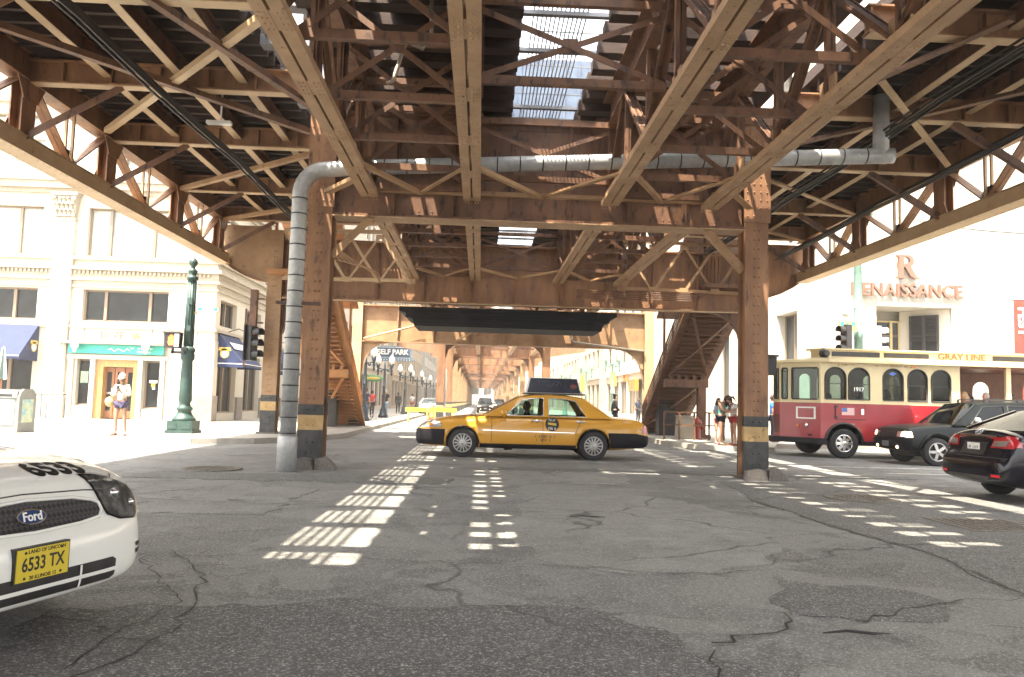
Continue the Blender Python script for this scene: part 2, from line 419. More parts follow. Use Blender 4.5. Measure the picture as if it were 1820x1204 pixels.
# joints of the paving slabs
j = MB()
for x in [-8-1.6*i for i in range(14)]: j.box((x-.01,21.4,.1495),(x+.01,33,.1535))
for y in [22.6+1.6*i for i in range(7)]: j.box((-30,y-.01,.1495),(-7.8,y+.01,.153))
struct('pavement_joint', j, M['iron'])
def manhole(x, y, r, lab, sq=None, grp=None):
    m = MB()
    if sq:
        a, b_ = sq; m.box((x-a,y-b_,0),(x+a,y+b_,.014))
        for i in range(9):
            xx = x-a+.12+i*(2*a-.24)/8
            m.box((xx-.03,y-b_+.1,.014),(xx+.03,y-.04,.022)); m.box((xx-.03,y+.04,.014),(xx+.03,y+b_-.1,.022))
    else:
        m.lathe([(r,0),(r,.016),(r*.9,.018),(r*.88,.013),(.001,.014)], (x,y,0), 28)
        for i in range(-3,4):
            for k in range(-3,4):
                if (i*i+k*k) < 10: m.box((x+i*r*.24-.03,y+k*r*.24-.03,.013),(x+i*r*.24+.03,y+k*r*.24+.03,.02))
    solo('manhole_cover', m, M['iron'], lab, 'manhole cover', (x,y,0))
manhole(-4.75, 14.3, .52, 'round iron manhole cover in the road left of the grey steam pipe')
manhole(5.95, 12.0, .55, 'round iron manhole cover among light patches right of the near column', grp='m')
manhole(6.3, 9.45, 0, 'rectangular ribbed iron utility cover in the road at right', (.55,.52))
# ------------------------------------------------------------------ elevated railway
RW = thing('elevated_railway', 'brown riveted steel elevated railway spanning the whole street crossing overhead', 'elevated railway', (1.05, 14.9, 0))
XC = 1.05
GX = [-2.21, -.27, 2.37, 4.31]              # the four longitudinal girders
S, SO, SL, SC, CH, SD = M['steel'], M['steel_col'], M['steel_lite'], M['steel_cream'], M['chord'], M['steel_dark']
def rrow(mb, p, d, n, nr, r=.021):
    p = V(p); d = V(d)
    for i in range(n): mb.dome(p+d*i, nr, r)
def ibeam(mb, p, q, w, h, t=.03):
    """p,q at the underside"""
    p = V(p); q = V(q); u = V((0,0,1))
    mb.bar(p+u*(t/2), q+u*(t/2), w, t); mb.bar(p+u*(h-t/2), q+u*(h-t/2), w, t); mb.bar(p+u*(h/2), q+u*(h/2), t*.7, h-2*t)

def column(x, y, z1, w=.46, d=.42, z0=0, m=SO, bands=True, foot=True, rivets=True, bz=(.72,1.0,1.2)):
    c = MB(); hw = w/2
    c.box((x-hw,y-d/2,z0),(x+hw,y-d/2+.035,z1)); c.box((x-hw,y+d/2-.035,z0),(x+hw,y+d/2,z1))
    for s_ in (-1,1):
        c.box((x+s_*(hw-.10),y-d/2+.035,z0),(x+s_*(hw-.075),y+d/2-.035,z1))
        for k in (-1,1):                                   # corner angles
            c.box((x+s_*(hw-.075),y+k*(d/2-.035),z0),(x+s_*(hw-.012),y+k*(d/2-.06),z1))
    if rivets:
        n = int((z1-1.3-z0)/.185)
        for s_ in (-.045,.045): rrow(c, (x+s_, y-d/2, z0+1.32), (0,0,.185), n, (0,-1,0), .028)
        if rivets > 1:
            for s_ in (-1,1): rrow(c, (x+s_*(hw-.04), y-d/2+.01, z0+1.3), (0,0,.33), n//2, (0,-1,0), .016)
    o = part('column', c, m, RW)
    if bands:
        for (a, b, mm) in ((0, bz[0], M['band_dark']), (bz[0], bz[1], M['band_yellow']), (bz[1], bz[2], M['band_dark'])):
            k = MB(); e = .006
            k.box((x-hw-e,y-d/2-e,z0+a),(x+hw+e,y-d/2+.03,z0+b)); k.box((x-hw-e,y+d/2-.03,z0+a),(x+hw+e,y+d/2+e,z0+b))
            for s_ in (-1,1): k.box((x+s_*(hw-.07),y-d/2+.03,z0+a),(x+s_*(hw-.104),y+d/2-.03,z0+b))
            if rivets:
                zz = z0+a+.1
                while zz < z0+b-.04:
                    for s_ in (-.06,.06): k.dome((x+s_,y-d/2-e,zz),(0,-1,0),.026)
                    zz += .2
            part('painted_band', k, mm, o)
    if foot:
        f = MB(); f.box((x-hw-.08,y-d/2-.10,z0-.02),(x+hw+.08,y+d/2+.10,z0+.05))
        part('base_plate', f, M['iron'], o)
    return o

# --- near bent (the one framing the view)
C1 = column(-3.17, 15.05, 7.2, rivets=2); C2 = column(5.32, 15.05, 7.2, rivets=2)
for x in (-3.17, 5.32):
    k = MB(); k.box((x-.30,14.80,6.95),(x+.30,15.3,7.25)); k.box((x-.26,14.80,4.98),(x+.26,14.835,6.9))
    for i in range(4): rrow(k, (x-.2+.13*i, 14.8, 5.1), (0,0,.16), 11, (0,-1,0), .02)
    part('cap_plate', k, SO, RW)
def plate_girder(x0, x1, y, z0, z1, m, fl=.42, stiff=1.2, rows=True, name='cross_girder', zl=None):
    g = MB()
    g.box((x0,y-.012,z0+.05),(x1,y+.012,z1-.05))
    for z, s_ in ((z0,1),(z1-.05,1)):
        g.box((x0,y-fl/2,z),(x1,y+fl/2,z+.05))
    for z in (z0+.05, z1-.20):
        g.box((x0,y-.035,z),(x1,y-.0125,z+.15)); g.box((x0,y+.0125,z),(x1,y+.035,z+.15))
    n = max(1, round((x1-x0)/stiff))
    for i in range(1, n):
        x = x0+(x1-x0)*i/n
        g.box((x-.012,y-.13,z0+.051),(x+.012,y-.036,z1-.051)); g.box((x-.06,y-.06,z0+.2),(x+.06,y-.0126,z1-.2))
    if rows:
        k = int((x1-x0)/.13)
        for z in (z0+.10, z0+.16, z1-.1, z1-.16): rrow(g, (x0+.06,y-.035,z), (.13,0,0), k, (0,-1,0), .017)
        rrow(g, (x0+.06,y-fl/2+.05,z0), (.13,0,0), k, (0,0,-1), .018); rrow(g, (x0+.06,y+fl/2-.05,z0), (.13,0,0), k, (0,0,-1), .018)
    return part(name, g, m, RW)
G1 = plate_girder(-2.93, 5.08, 15.05, 4.84, 6.9, S)
lp = MB(); lp.box((-2.93,14.80,4.815),(5.08,15.30,4.838)); part('flange_plate', lp, CH, G1)
for a, b in (((-2.95,14.95,4.05),(-2.2,14.95,4.84)), ((5.1,14.95,4.05),(4.35,14.95,4.84))):
    k = MB(); k.ell(a, b, .14, .12, .02, (0,1,0)); part('knee_brace', k, SL, RW)
# granite fenders round the column feet
for x, lab in ((-3.17, ('column foot beside the silver pipe','')), (5.32, ('foot of the near right column',''))):
    w1, w2 = lab
    f = MB(); f.prism([(x-.30,0),(x-.26,.17),(x-.05,.22),(x+.08,.2),(x+.14,0)], 'y', 14.55, 14.74); solo('fender_stone', f, M['granite'], 'worn granite fender stone at the '+w1, 'fender stone', (x-.1,14.6,0), 'fender stones')
    f = MB(); f.prism([(x+.16,0),(x+.17,.2),(x+.34,.24),(x+.5,.1),(x+.54,0)], 'y', 14.6, 14.86); solo('fender_stone', f, M['granite'], 'tilted granite fender stone right of the '+w1, 'fender stone', (x+.3,14.7,0), 'fender stones')
# --- longitudinal girders
def girder(X, y0, y1, zb=5.15, zt=7.2, pan=1.75, full=True):
    b = MB()
    for s_ in (-1,1):
        b.box((X+s_*.018,y0,zb),(X+s_*.165,y1,zb+.022)); b.box((X+s_*.018,y0,zb+.022),(X+s_*.038,y1,zb+.15))
        b.box((X+s_*.145,y0,zb+.022),(X+s_*.165,y1,zb+.10))
    n = max(2, round((y1-y0)/pan)); L = (y1-y0)/n
    for i in range(n+1):
        y = y0+L*i
        b.box((X-.016,max(y0,y-.22),zb+.004),(X+.016,min(y1,y+.22),zb+.42))
        if full:
            for s_ in (-.12,-.065,.065,.12):
                rrow(b, (X+s_,y-.18,zb), (0,.12,0), 4, (0,0,-1), .02)
    root = part('longitudinal_girder', b, CH, RW)
    t = MB()
    t.box((X-.012,y0,zt-.55),(X+.012,y1,zt-.03)); t.box((X-.16,y0,zt-.03),(X+.16,y1,zt))
    for s_ in (-1,1): t.box((X+s_*.012,y0,zt-.55),(X+s_*.10,y1,zt-.53)); t.box((X+s_*.0122,y0,zt-.53),(X+s_*.03,y1,zt-.42))
    if full:
        for z in (zt-.475, zt-.12):
            for s_ in (-1,1): rrow(t, (X+s_*(.03 if z < zt-.3 else .012),y0+.05,z), (0,.16,0), int((y1-y0)/.16), (s_,0,0), .017)
    part('top_chord', t, S, root)
    for i in range(n+1):
        y = y0+L*i
        k = MB()
        for s_ in (-1,1): k.ell((X+s_*.03,y,zb+.1), (X+s_*.03,y,zt-.4), .09, .08, .016, (1,0,0), s_)
        part('vertical', k, S, root)
        if i < n:
            k = MB(); up = i % 2 == 0
            a = (X, y+.06, zb+.16 if up else zt-.5); c = (X, y+L-.06, zt-.5 if up else zb+.16)
            for s_ in (-1,1):
                k.bar((a[0]+s_*.03,a[1],a[2]), (c[0]+s_*.03,c[1],c[2]), .02, .11, (1,0,0)); k.bar((a[0]+s_*.07,a[1],a[2]), (c[0]+s_*.07,c[1],c[2]), .07, .016, (1,0,0))
            part('diagonal', k, S, root)
    return root
for X in GX:
    girder(X, -6, 14.62); girder(X, 15.45, 24.6)
    girder(X, 25.3, 33.8, 4.95, 6.7, 2.2)
    girder(X, 34.3, 52, 5.25, 6.7, 4.5, False)
# cross frames between the girders
def frame(y, xa, xb, z0=5.25, z1=6.75, m=S, mid=False):
    k = MB()
    k.ell((xa,y,z1),(xb,y,z1), .09, .09, .016); k.ell((xa,y,z0),(xb,y,z0), .09, .09, .016)
    k.bar((xa,y+.012,z0+.06),(xb,y+.012,z1-.08), .08, .016, (0,1,0)); k.bar((xa,y-.012,z1-.08),(xb,y-.012,z0+.06), .08, .016, (0,1,0))
    k.box(((xa+xb)/2-.1,y-.006,(z0+z1)/2-.1),((xa+xb)/2+.1,y+.0062,(z0+z1)/2+.1))
    part('cross_frame', k, m, RW)
for y in (8.3, 10.0, 11.6, 13.1, 14.35, 16.5, 18.1, 19.7, 21.2, 22.8, 24.35):
    frame(y, GX[0]+.05, GX[1]-.05); frame(y, GX[2]+.05, GX[3]-.05)
for y in (9.9, 14.4, 18.1, 24.35): frame(y, GX[1]+.05, GX[2]-.05, 5.5, 6.6)
for y in (29.5,): 
    for a in (0,2): frame(y, GX[a]+.05, GX[a+1]-.05, 5.05, 6.3)
# flat laterals in the plane of the bottom chords, near the bents
def lateral(p, q, w=.11, m=SL, name='lateral_brace'):
    k = MB(); k.ell(p, q, w, .06, .014); return part(name, k, m, RW)
for ya, yb in ((12.7,14.45),(22.6,24.3)):
    for a in range(3):
        lateral((GX[a]+.1,ya,5.19),((GX[a]+GX[a+1])/2,yb,5.19), .09); lateral((GX[a+1]-.1,ya,5.215),((GX[a]+GX[a+1])/2,yb,5.215), .09)
lateral((-3.0,14.6,5.19),(-2.3,13.6,5.19), .14); lateral((5.1,14.6,5.19),(4.45,13.6,5.19), .14)
lateral((-2.1,14.5,5.23),(-.4,14.5,5.23)); lateral((-.1,14.5,5.23),(2.2,14.5,5.23)); lateral((2.5,14.5,5.23),(4.2,14.5,5.23))

# --- outer bays: floor beams, stringers, trusses, bracing; both sides
FBY = [1.2, 4.4, 7.55, 10.65, 13.85, 17.0, 20.95, 24.3]
def mir(p, s_): return p if s_ < 0 else (2*XC-p[0], p[1], p[2])
JOI = []
for sd in (-1, 1):
    f = lambda *p: mir(p, sd)
    for y in FBY:
        k = MB(); ibeam(k, f(-8.2,y,6.78), f(-3.3,y,6.78), .22, .42)
        for i in range(6):
            x = f(-7.6+.85*i,y,0)[0]; k.box((x-.012,y-.1,6.82),(x+.012,y+.1,7.15))
        fb = part('floor_beam', k, SO, RW)
        fl = MB(); a, b = f(-8.15,y,6.772), f(-3.32,y,6.772); fl.bar(a, b, .21, .012); part('bottom_flange', fl, SC, fb)
        k = MB(); k.ell(f(-8.25,y-.06,5.75), f(-6.55,y-.06,6.76), .13, .08, .018, (0,1,0)); part('knee_brace', k, S, RW)
    for x in (-6.85, -5.5, -4.45):
        k = MB(); a = f(x,-14,6.96); b = f(x,24.7,6.96); ibeam(k, a, b, .17, .3, .022); st = part('stringer', k, S, RW)
        fl = MB(); fl.bar(V(a)-V((0,0,.005)), V(b)-V((0,0,.005)), .16, .010); part('bottom_flange', fl, SC, st)
    for (p, q, mm) in (((-7.99,16.28,6.74),(-3.1,10.73,6.74),SC), ((-8.2,10.5,6.68),(-3.5,15.8,6.68),S), ((-4.95,9.9,6.70),(-3.3,14.3,6.70),S), ((-8.1,20.7,6.72),(-3.6,16.96,6.72),SL),
                       ((-8.1,24.2,6.72),(-3.6,21.1,6.72),SL)):
        k = MB(); k.ell(f(*p), f(*q), .13, .09, .016); part('sway_brace', k, mm, RW)
    # truss
    X = f(-8.3,0,0)[0]; so = -1 if sd < 0 else 1
    k = MB(); y0, y1 = -12, 24.9
    for d in (-.13,.13):
        k.box((X+d-.02,y0,5.5),(X+d+.02,y1,5.78))
    k.box((X-.20,y0,5.478),(X+.20,y1,5.499)); k.box((X-.19,y0,5.785),(X-.10,y1,5.80)); k.box((X+.10,y0,5.785),(X+.19,y1,5.80))
    rrow(k, (X-.13,6,5.478),(0,.2,0),90,(0,0,-1),.018); rrow(k, (X+.13,6,5.478),(0,.2,0),90,(0,0,-1),.018)
    tr = part('outer_truss', k, SC, RW)
    k = MB(); k.box((X-.10,y0,6.82),(X+.10,y1,7.28)); k.box((X-.17,y0,6.79),(X+.17,y1,6.815)); k.box((X-.17,y0,7.285),(X+.17,y1,7.31))
    part('top_chord', k, SO, tr)
    for i, y in enumerate(FBY):
        k = MB(); k.box((X-.11,y-.21,5.8),(X-.085,y+.21,6.79)); k.box((X+.085,y-.21,5.8),(X+.11,y+.21,6.79)); k.box((X-.085,y-.015,5.8),(X+.085,y+.015,6.79))
        k.prism([(y-.36,5.8),(y+.36,5.8),(y+.21,6.1),(y-.21,6.1)], 'x', X-.135, X-.112); k.prism([(y-.42,6.79),(y+.42,6.79),(y+.21,6.45),(y-.21,6.45)], 'x', X+.112, X+.135)
        part('post', k, SO, tr)
        if i < len(FBY)-1:
            yn = FBY[i+1]; ym = (y+yn)/2
            k = MB()
            for d in (-.07,.07): k.bar((X+d,ym,5.8),(X+d,ym,6.79), .06, .05, (1,0,0))
            part('hanger', k, SC, tr)
            for (ya, yb) in ((y+.26, ym-.1), (yn-.26, ym+.1)):
                k = MB()
                for d in (-.06,.06): k.bar((X+d,ya,6.76),(X+d,yb,5.84), .03, .11, (1,0,0))
                k.prism([(ym-.3,5.8),(ym+.3,5.8),(ym+.12,6.08),(ym-.12,6.08)], 'x', X-.0125, X+.0125)
                part('diagonal', k, SO, tr)
    # clips along the bottom chord
    k = MB()
    for i in range(22):
        y = 9.2+.7*i; k.box((X+so*.2-.03,y-.05,5.74),(X+so*.2+.05,y+.05,5.86))
    part('cable_clip', k, SD, tr)
    # platform: joists under a closed deck
    k = MB(); a, b = sorted((f(-8.6,0,0)[0], f(-3.9,0,0)[0])); k.box((a,-16,7.50),(b,25.2,7.56)); k.box((a,-16,7.56),(a+.14,25.2,7.72)); k.box((b-.14,-16,7.56),(b,25.2,7.72))
    part('platform_deck', k, M['timber'], RW)
    kk = MB()
    n = 0; y = -12
    while y < 25:
        if y > 4:
            k = MB(); k.box((a+.1,y-.045,7.262),(b,y+.045,7.498)); part('joist', k, M['timber'], RW)
        else: kk.box((a+.1,y-.045,7.262),(b,y+.045,7.498))
        y += .43
    part('joist_row', kk, M['timber'], RW, kind='stuff')
    # railing at the platform's outer edge
    k = MB()
    for z in (8.0,8.35,8.7): k.box((X-.03,-12,z),(X+.03,25,z+.05))
    for i in range(20): k.box((X-.04,-11.5+1.9*i,7.72),(X+.04,-11.42+1.9*i,8.75))
    part('railing', k, S, RW)

# --- track decks
far = MB(); y = -14.0; TP = .65
while y < 236:
    w = .14
    if 5 < y < 34:
        for (a, b) in ((-2.95,.48),(1.80,5.2)):
            k = MB(); k.box((a,y-w,7.205),(b,y+w,7.43)); part('cross_tie', k, M['timber'], RW)
    else:
        far.box((-2.95,y-w,7.205 if y < 34 else 6.75),(.48,y+w,7.43 if y < 34 else 6.97)); far.box((1.80,y-w,7.205 if y < 34 else 6.75),(5.2,y+w,7.43 if y < 34 else 6.97))
    y += TP if y < 52 else 1.3
part('tie_row', far, M['timber'], RW, kind='stuff')
bd = MB()
def strip(x0, x1, z0=7.434, z1=7.49, y0=-14, y1=34): bd.box((x0,y0,z0),(x1,y1,z1))
# boards over the left track, slots placed so sun patches land on the road
for a, b in ((-2.93,-2.57),(-2.43,-2.07),(-1.87,-1.79),(-1.61,.45)): strip(a, b)
strip(-3.9, -2.93, 7.50, 7.54, -14, 4.2); strip(1.86, 2.33, 7.434, 7.49, -14, 10.6); strip(1.86, 2.33, 7.434, 7.49, 14.2, 34); strip(2.72, 5.5, 7.495, 7.54, -14, 5.6); strip(-2.6, -1.6, 7.495, 7.53, -14, 4.9)  # solid covers added to keep sun patches off parts of the road
rnd = random.Random(12)
y = 4.9
while y < 24:                                   # random cover boards added to break up the sun patches
    for a, b in ((-2.57,-2.43),(-2.07,-1.87),(-1.79,-1.61),(2.72,3.0),(3.06,3.44),(3.74,3.90),(3.97,4.25),(4.33,4.64),(4.70,5.05)):
        p = .25 if a < 0 else .06
        if rnd.random() < p: bd.box((a-.01,y-.05,7.492),(b+.01,y+.6,7.528))
        elif rnd.random() < .4: h_ = rnd.uniform(.1,.3); bd.box((a-.01,y-.05,7.492),(b+.01,y+h_,7.528))
    y += .65
for a, b in ((2.32,2.72),(3.0,3.06),(3.44,3.74),(3.90,3.97),(4.25,4.33),(4.64,4.70),(5.05,5.5)): strip(a, b)
part('deck_board', bd, M['timber'], RW)
gr = MB()
for i in range(6):
    x = -3.80+i*.108; gr.box((x-.026,-14,7.44),(x+.026,25,7.49))
y = -14
while y < 25: gr.box((-3.9,y-.13,7.26),(-2.85,y+.13,7.435)); y += 1.35
part('side_grating', gr, M['grating'], RW)
gr = MB()
for i in range(13):
    x = .66+i*.07; gr.box((x-.009,-14,7.45),(x+.009,34,7.485))
y = -14.3
while y < 34:
    gr.box((.40,y-.05,7.38),(1.9,y+.05,7.445)); gr.box((.40,y+.63,7.43),(1.9,y+.645,7.445)); y += 1.3
part('centre_grating', gr, M['grating'], RW)
gr = MB()
for i in range(14):
    x = 3.06+i*.028; 
    gr.box((x-.004,7,7.445),(x+.006,34,7.475))
part('slot_grating', gr, M['grating'], RW)
for x in (-2.25,-.75,2.52,3.935):
    k = MB(); k.box((x-.07,-14,7.49),(x+.07,52,7.505)); k.box((x-.012,-14,7.505),(x+.012,52,7.62)); k.box((x-.035,-14,7.62),(x+.035,52,7.66)); part('rail', k, M['iron'], RW)

# --- second bent (far side of the crossing)
B2 = 24.95
plate_girder(-6.35, 8.45, B2, 4.43, 6.35, SO, .5, 1.5)
k = MB(); k.box((-6.35,24.62,4.40),(8.45,24.75,4.425)); rrow(k, (-6.3,24.70,4.43), (.1,0,0), 147, (0,-1,-.6), .022); part('rivet_strip', k, SC, RW)
for x in (-6.62, 8.72): column(x, B2, 6.6, .46, .42, .15, SL if x < 0 else SO)  # left column takes the lighter copy, its light put into the colour
for sd in (-1,1):
    f = lambda x: x if sd < 0 else 2*XC-x
    pts = [(-6.85,6.75),(-8.55,6.75),(-8.55,5.75),(-8.3,5.55),(-8.0,5.33),(-7.6,5.12),(-7.2,4.98),(-6.85,4.92)]
    k = MB(); k.prism([(f(x),z) for x,z in pts], 'y', B2-.012, B2+.012)
    for i in range(len(pts)-1):
        if i: k.bar((f(pts[i][0]),B2,pts[i][1]), (f(pts[i+1][0]),B2,pts[i+1][1]), .26, .025, (0,1,0) if abs(pts[i][0]-pts[i+1][0]) < .01 else (0,0,1))
    part('cantilever_bracket', k, SL if sd < 0 else SO, RW)
    # inner curved knee
    pts = [(-6.35,4.43),(-5.2,4.43),(-5.6,4.36),(-5.95,4.15),(-6.2,3.8),(-6.35,3.3)]
    k = MB(); k.prism([(f(x),z) for x,z in pts], 'y', B2-.012, B2+.012)
    for i in range(1,5): k.bar((f(pts[i][0]),B2,pts[i][1]), (f(pts[i+1][0]),B2,pts[i+1][1]), .2, .025)
    part('knee_gusset', k, S, RW)
    # light lattice frames in front of the bent
    k = MB(); xa, xb = f(-6.3), f(-2.3); za, zb = 4.97, 6.5; mm = SC if sd < 0 else SL
    k.ell((xa,24.45,zb),(xb,24.45,zb+.06), .12,.09,.018); k.ell((xa,24.45,za),(xb,24.45,za+.05), .12,.09,.018)
    n = 4
    for i in range(n):
        x0 = xa+(xb-xa)*i/n; x1 = xa+(xb-xa)*(i+1)/n
        k.bar((x0,24.45,zb),(x1,24.45,za), .09,.018,(0,1,0)); 
        if sd < 0 or i % 2: k.bar((x0,24.47,za),(x1,24.47,zb), .07,.018,(0,1,0))
        k.box((x1-.14,24.432,za),(x1+.14,24.444,za+.16)); k.box((x1-.14,24.432,zb-.14),(x1+.14,24.444,zb))
    part('lattice_frame', k, mm, RW)
M['tray_black'] = mat('matte_black', (.006,.005,.006), .8)  # one even matte black over the whole tray
# hanging stair-head tray with stepped ends, dark ribbed underside
tray = MB(); xl, xr = -2.72, 4.42
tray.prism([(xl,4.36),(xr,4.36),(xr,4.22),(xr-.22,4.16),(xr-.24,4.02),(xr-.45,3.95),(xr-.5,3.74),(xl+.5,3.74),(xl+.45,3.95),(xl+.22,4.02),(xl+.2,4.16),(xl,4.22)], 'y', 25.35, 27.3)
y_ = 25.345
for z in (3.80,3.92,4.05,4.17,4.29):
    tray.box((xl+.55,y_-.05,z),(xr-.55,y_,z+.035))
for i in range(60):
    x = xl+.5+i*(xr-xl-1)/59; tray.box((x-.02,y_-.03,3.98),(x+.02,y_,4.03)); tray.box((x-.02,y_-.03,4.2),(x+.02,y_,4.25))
part('gallery_soffit', tray, M['tray_black'], RW)

# --- third bent (wide portal standing on both pavements)
B3 = 34.0
g3 = plate_girder(-5.2, 7.15, B3, 3.78, 5.4, SL, .4, 1.55, False)
for x in (-5.4, 7.35):
    column(x, B3, 5.9, .42, .4, .15, SC, rivets=False, bz=(.55,.75,1.45))
    s_ = 1 if x < 0 else -1; a = x+s_*.22
    pts = [(a,3.78),(a+s_*1.25,3.78),(a+s_*.8,3.7),(a+s_*.42,3.45),(a+s_*.18,3.1),(a+s_*.05,2.6),(a,2.3)]
    k = MB(); k.prism(pts, 'y', B3-.012, B3+.012)
    for i in range(1,6): k.bar((pts[i][0],B3,pts[i][1]), (pts[i+1][0],B3,pts[i+1][1]), .18, .02)
    part('knee_gusset', k, SC, RW)
k = MB(); k.tube((-5.1,33.75,3.9),(-2.6,33.75,4.6),.045); k.tube((-1.1,33.75,3.95),(-.4,33.75,4.3),.035); part('stay_rod', k, SC, RW)
k = MB(); k.path([(3.9,33.8,5.0),(3.9,33.75,4.15),(4.0,33.75,4.02),(7.1,33.7,3.72)], .045); part('drain_pipe', k, M['conduit'], RW)
# --- far bents marching down the street
for i, y in enumerate((52, 67, 81, 95, 109, 123, 138, 153, 168, 184, 200, 216, 232)):
    zb = 5.1
    g = plate_girder(-2.9, 4.7, y, zb, 6.4, SO, .4, 1.6, False)
    for x, s_ in ((-2.65,-1),(4.35,1)):
        column(x, y, 6.4, .5, .45, 0, SO if i < 2 else SL, rivets=False, foot=False)
        L = 4.6 if i < 2 else 2.6
        k = MB(); k.prism([(x+s_*.25,zb),(x+s_*L,zb+.75),(x+s_*L,6.4),(x+s_*.25,6.4)], 'y', y-.02, y+.02); k.bar((x+s_*.25,y,zb),(x+s_*L,y,zb+.75), .3, .04)
        k.box((x+s_*L-.02,y-.15,zb+.75),(x+s_*L+.02,y+.15,6.4))
        part('cantilever_bracket', k, SO, RW)
        pts = [(x-s_*.25,zb),(x-s_*1.2,zb),(x-s_*.8,zb-.1),(x-s_*.45,zb-.4),(x-s_*.25,zb-1)]
        k = MB(); k.prism(pts, 'y', y-.015, y+.015)
        for j in range(1,4): k.bar((pts[j][0],y,pts[j][1]), (pts[j+1][0],y,pts[j+1][1]), .16, .02)
        part('knee_gusset', k, S, RW)
for a, b in ((52.2,66.8),(67.2,80.8),(81.2,94.8),(95.2,108.8),(109.2,122.8),(123.2,137.8),(138.2,167.8),(168.2,199.8),(200.2,236)):
    for X in GX:
        k = MB()
        for s_ in (-1,1): k.box((X+s_*.018,a,5.3),(X+s_*.165,b,5.33))
        k.box((X-.05,a,5.33),(X+.05,b,6.7)); part('longitudinal_girder', k, CH, RW)
for yy in range(38, 236, 5): k = MB(); k.ell((-2.2,yy,5.6),(4.3,yy,5.6), .1,.1,.02); k.bar((-2.2,yy,5.6),(4.3,yy,6.6), .09,.02,(0,1,0)); k.bar((-2.2,yy+.03,6.6),(4.3,yy+.03,5.6), .09,.02,(0,1,0)); part('sway_bracing', k, S, RW)


# --- steam pipe
pm = MB(); r = .142; PY = 14.36
pts = [(-3.42,14.2,.55),(-3.42,14.22,5.0)] + [(-3.42+.42*(1-math.cos(a)),14.22+.10*math.sin(a),5.08+.48*math.sin(a)) for a in [i*math.pi/2/7 for i in range(8)]]
PT = lambda x: (x, PY-.075*(x+2.0), 5.66+.040*(x+2.0))
pts += [PT(-2.0),PT(2.5),PT(7.35),PT(7.42)]
pm.path(pts, r, 20)
pm.lathe([(.175,0),(.175,.6),(.165,.63),(.143,.64)], (-3.42,14.2,0), 20)
q7 = PT(7.2); pm.tube((7.2,q7[1],q7[2]-.05),(7.22,q7[1],7.16), r, 20)
sp = solo('steam_pipe', pm, M['pipe'], 'silver metal-clad steam pipe climbing a column and crossing under the tracks', 'pipe', (-3.42,14.2,0))
for i in range(17):
    z = .68+i*.285
    if z < 5.1: bm_ = MB(); bm_.lathe([(r+.004,z-.012),(r+.009,z-.01),(r+.009,z+.01),(r+.004,z+.012)], (-3.42,14.205,0), 20, cap=False); part('strap', bm_, M['black'], sp)
x = -2.75
while x < 7.3:
    q = PT(x); bm_ = MB(); bm_.lathe([(r+.003,-.012),(r+.009,-.01),(r+.009,.01),(r+.003,.012)], q if x > -2 else (x,PY,5.63), 20, 'x', cap=False); part('strap', bm_, M['black'], sp); x += .42
k = MB(); k.box((-3.75,14.18,3.0),(-2.95,14.24,3.06)); part('wall_clamp', k, SD, sp)
for x in (7.16,7.28): k = MB(); k.tube((x,q7[1],7.16),(x,q7[1],7.6),.02); part('hanger', k, SD, sp)
# --- cables
def bundle(lab, pts, n, r, spread, seed):
    rnd = random.Random(seed); m = MB()
    for i in range(n):
        dx, dz = rnd.uniform(-spread,spread), rnd.uniform(-spread,spread); q = []
        for j in range(len(pts)-1):
            a, b = V(pts[j]), V(pts[j+1])
            for t in range(6): 
                u = t/6; q.append(a.lerp(b,u)+V((dx,0,dz-.05*math.sin(math.pi*u))))
        q.append(V(pts[-1])+V((dx,0,dz))); m.path(q, r, 6)
    solo('cable_bundle', m, M['cable'], lab, 'cables', pts[0])
bundle('thick black cable bundle slung under the left platform floor beams', [(-5.45,5.5,6.25),(-5.4,10,6.25),(-5.2,16,6.22),(-5.05,24.2,6.1)], 9, .022, .07, 1)
bundle('black cables slung along the inside of the right outer truss', [(9.3,5.5,6.4),(9.3,12,6.35),(9.35,18,6.3),(9.4,24.3,6.2)], 6, .02, .11, 2)
bundle('dark cables running under the right platform near the silver pipe end', [(7.4,5.5,6.5),(7.3,12,6.45),(7.2,18,6.4),(7.1,24.3,6.3)], 6, .02, .09, 3)
bundle('thin overhead wires strung across to the hotel corner', [(15.8,27.5,8.6),(19,28,8.4),(30,28.5,8.3)], 2, .012, .25, 4)
cd = MB()
for i in range(6):
    x = -4.95+i*.11; cd.path([(x,22.8,6.7),(x,23.0,5.9-.03*i),(x+.5+.05*i,23.3,5.45-.03*i),(x+1.2,23.6,5.35-.04*i),(-3.2,24.0,5.1-.05*i)], .014, 6)
solo('conduit_run', cd, M['steel_lite'], 'row of thin conduits bending under the floor left of the silver pipe elbow', 'conduits', (-4.9,23,5))
cd = MB()
for i in range(5):
    x = 7.1+i*.12; cd.path([(3,24.72,4.75+.06*i),(x-.3,24.72,4.75+.06*i),(x,24.72,5.0+.06*i),(x+.02,24.72,6.2)], .013, 6)
solo('conduit_run', cd, M['steel'], 'row of thin conduits turning up the girder beside the right-hand columns', 'conduits', (7,24.7,5))
k = MB(); k.tube((-5.0,14.4,6.42),(-5.0,14.4,7.2),.018); k.box((-5.25,14.33,6.36),(-4.8,14.45,6.42)); 
lf = solo('strip_light', k, M['white'], 'small white strip light hanging below the left platform', 'light', (-5.0,14.4,6.36))
k = MB(); k.path([(-.85,10.5,7.1),(-.83,10.5,6.4),(-.95,10.5,6.2),(-1.15,10.4,6.25),(-1.2,10.3,6.05),(-1.3,10.2,5.6),(-1.38,10.2,5.56)], .028, 8); solo('hose_pipe', k, M['conduit'], 'bent metal pipe dangling between the left track girders', 'pipe', (-.85,10.5,6))
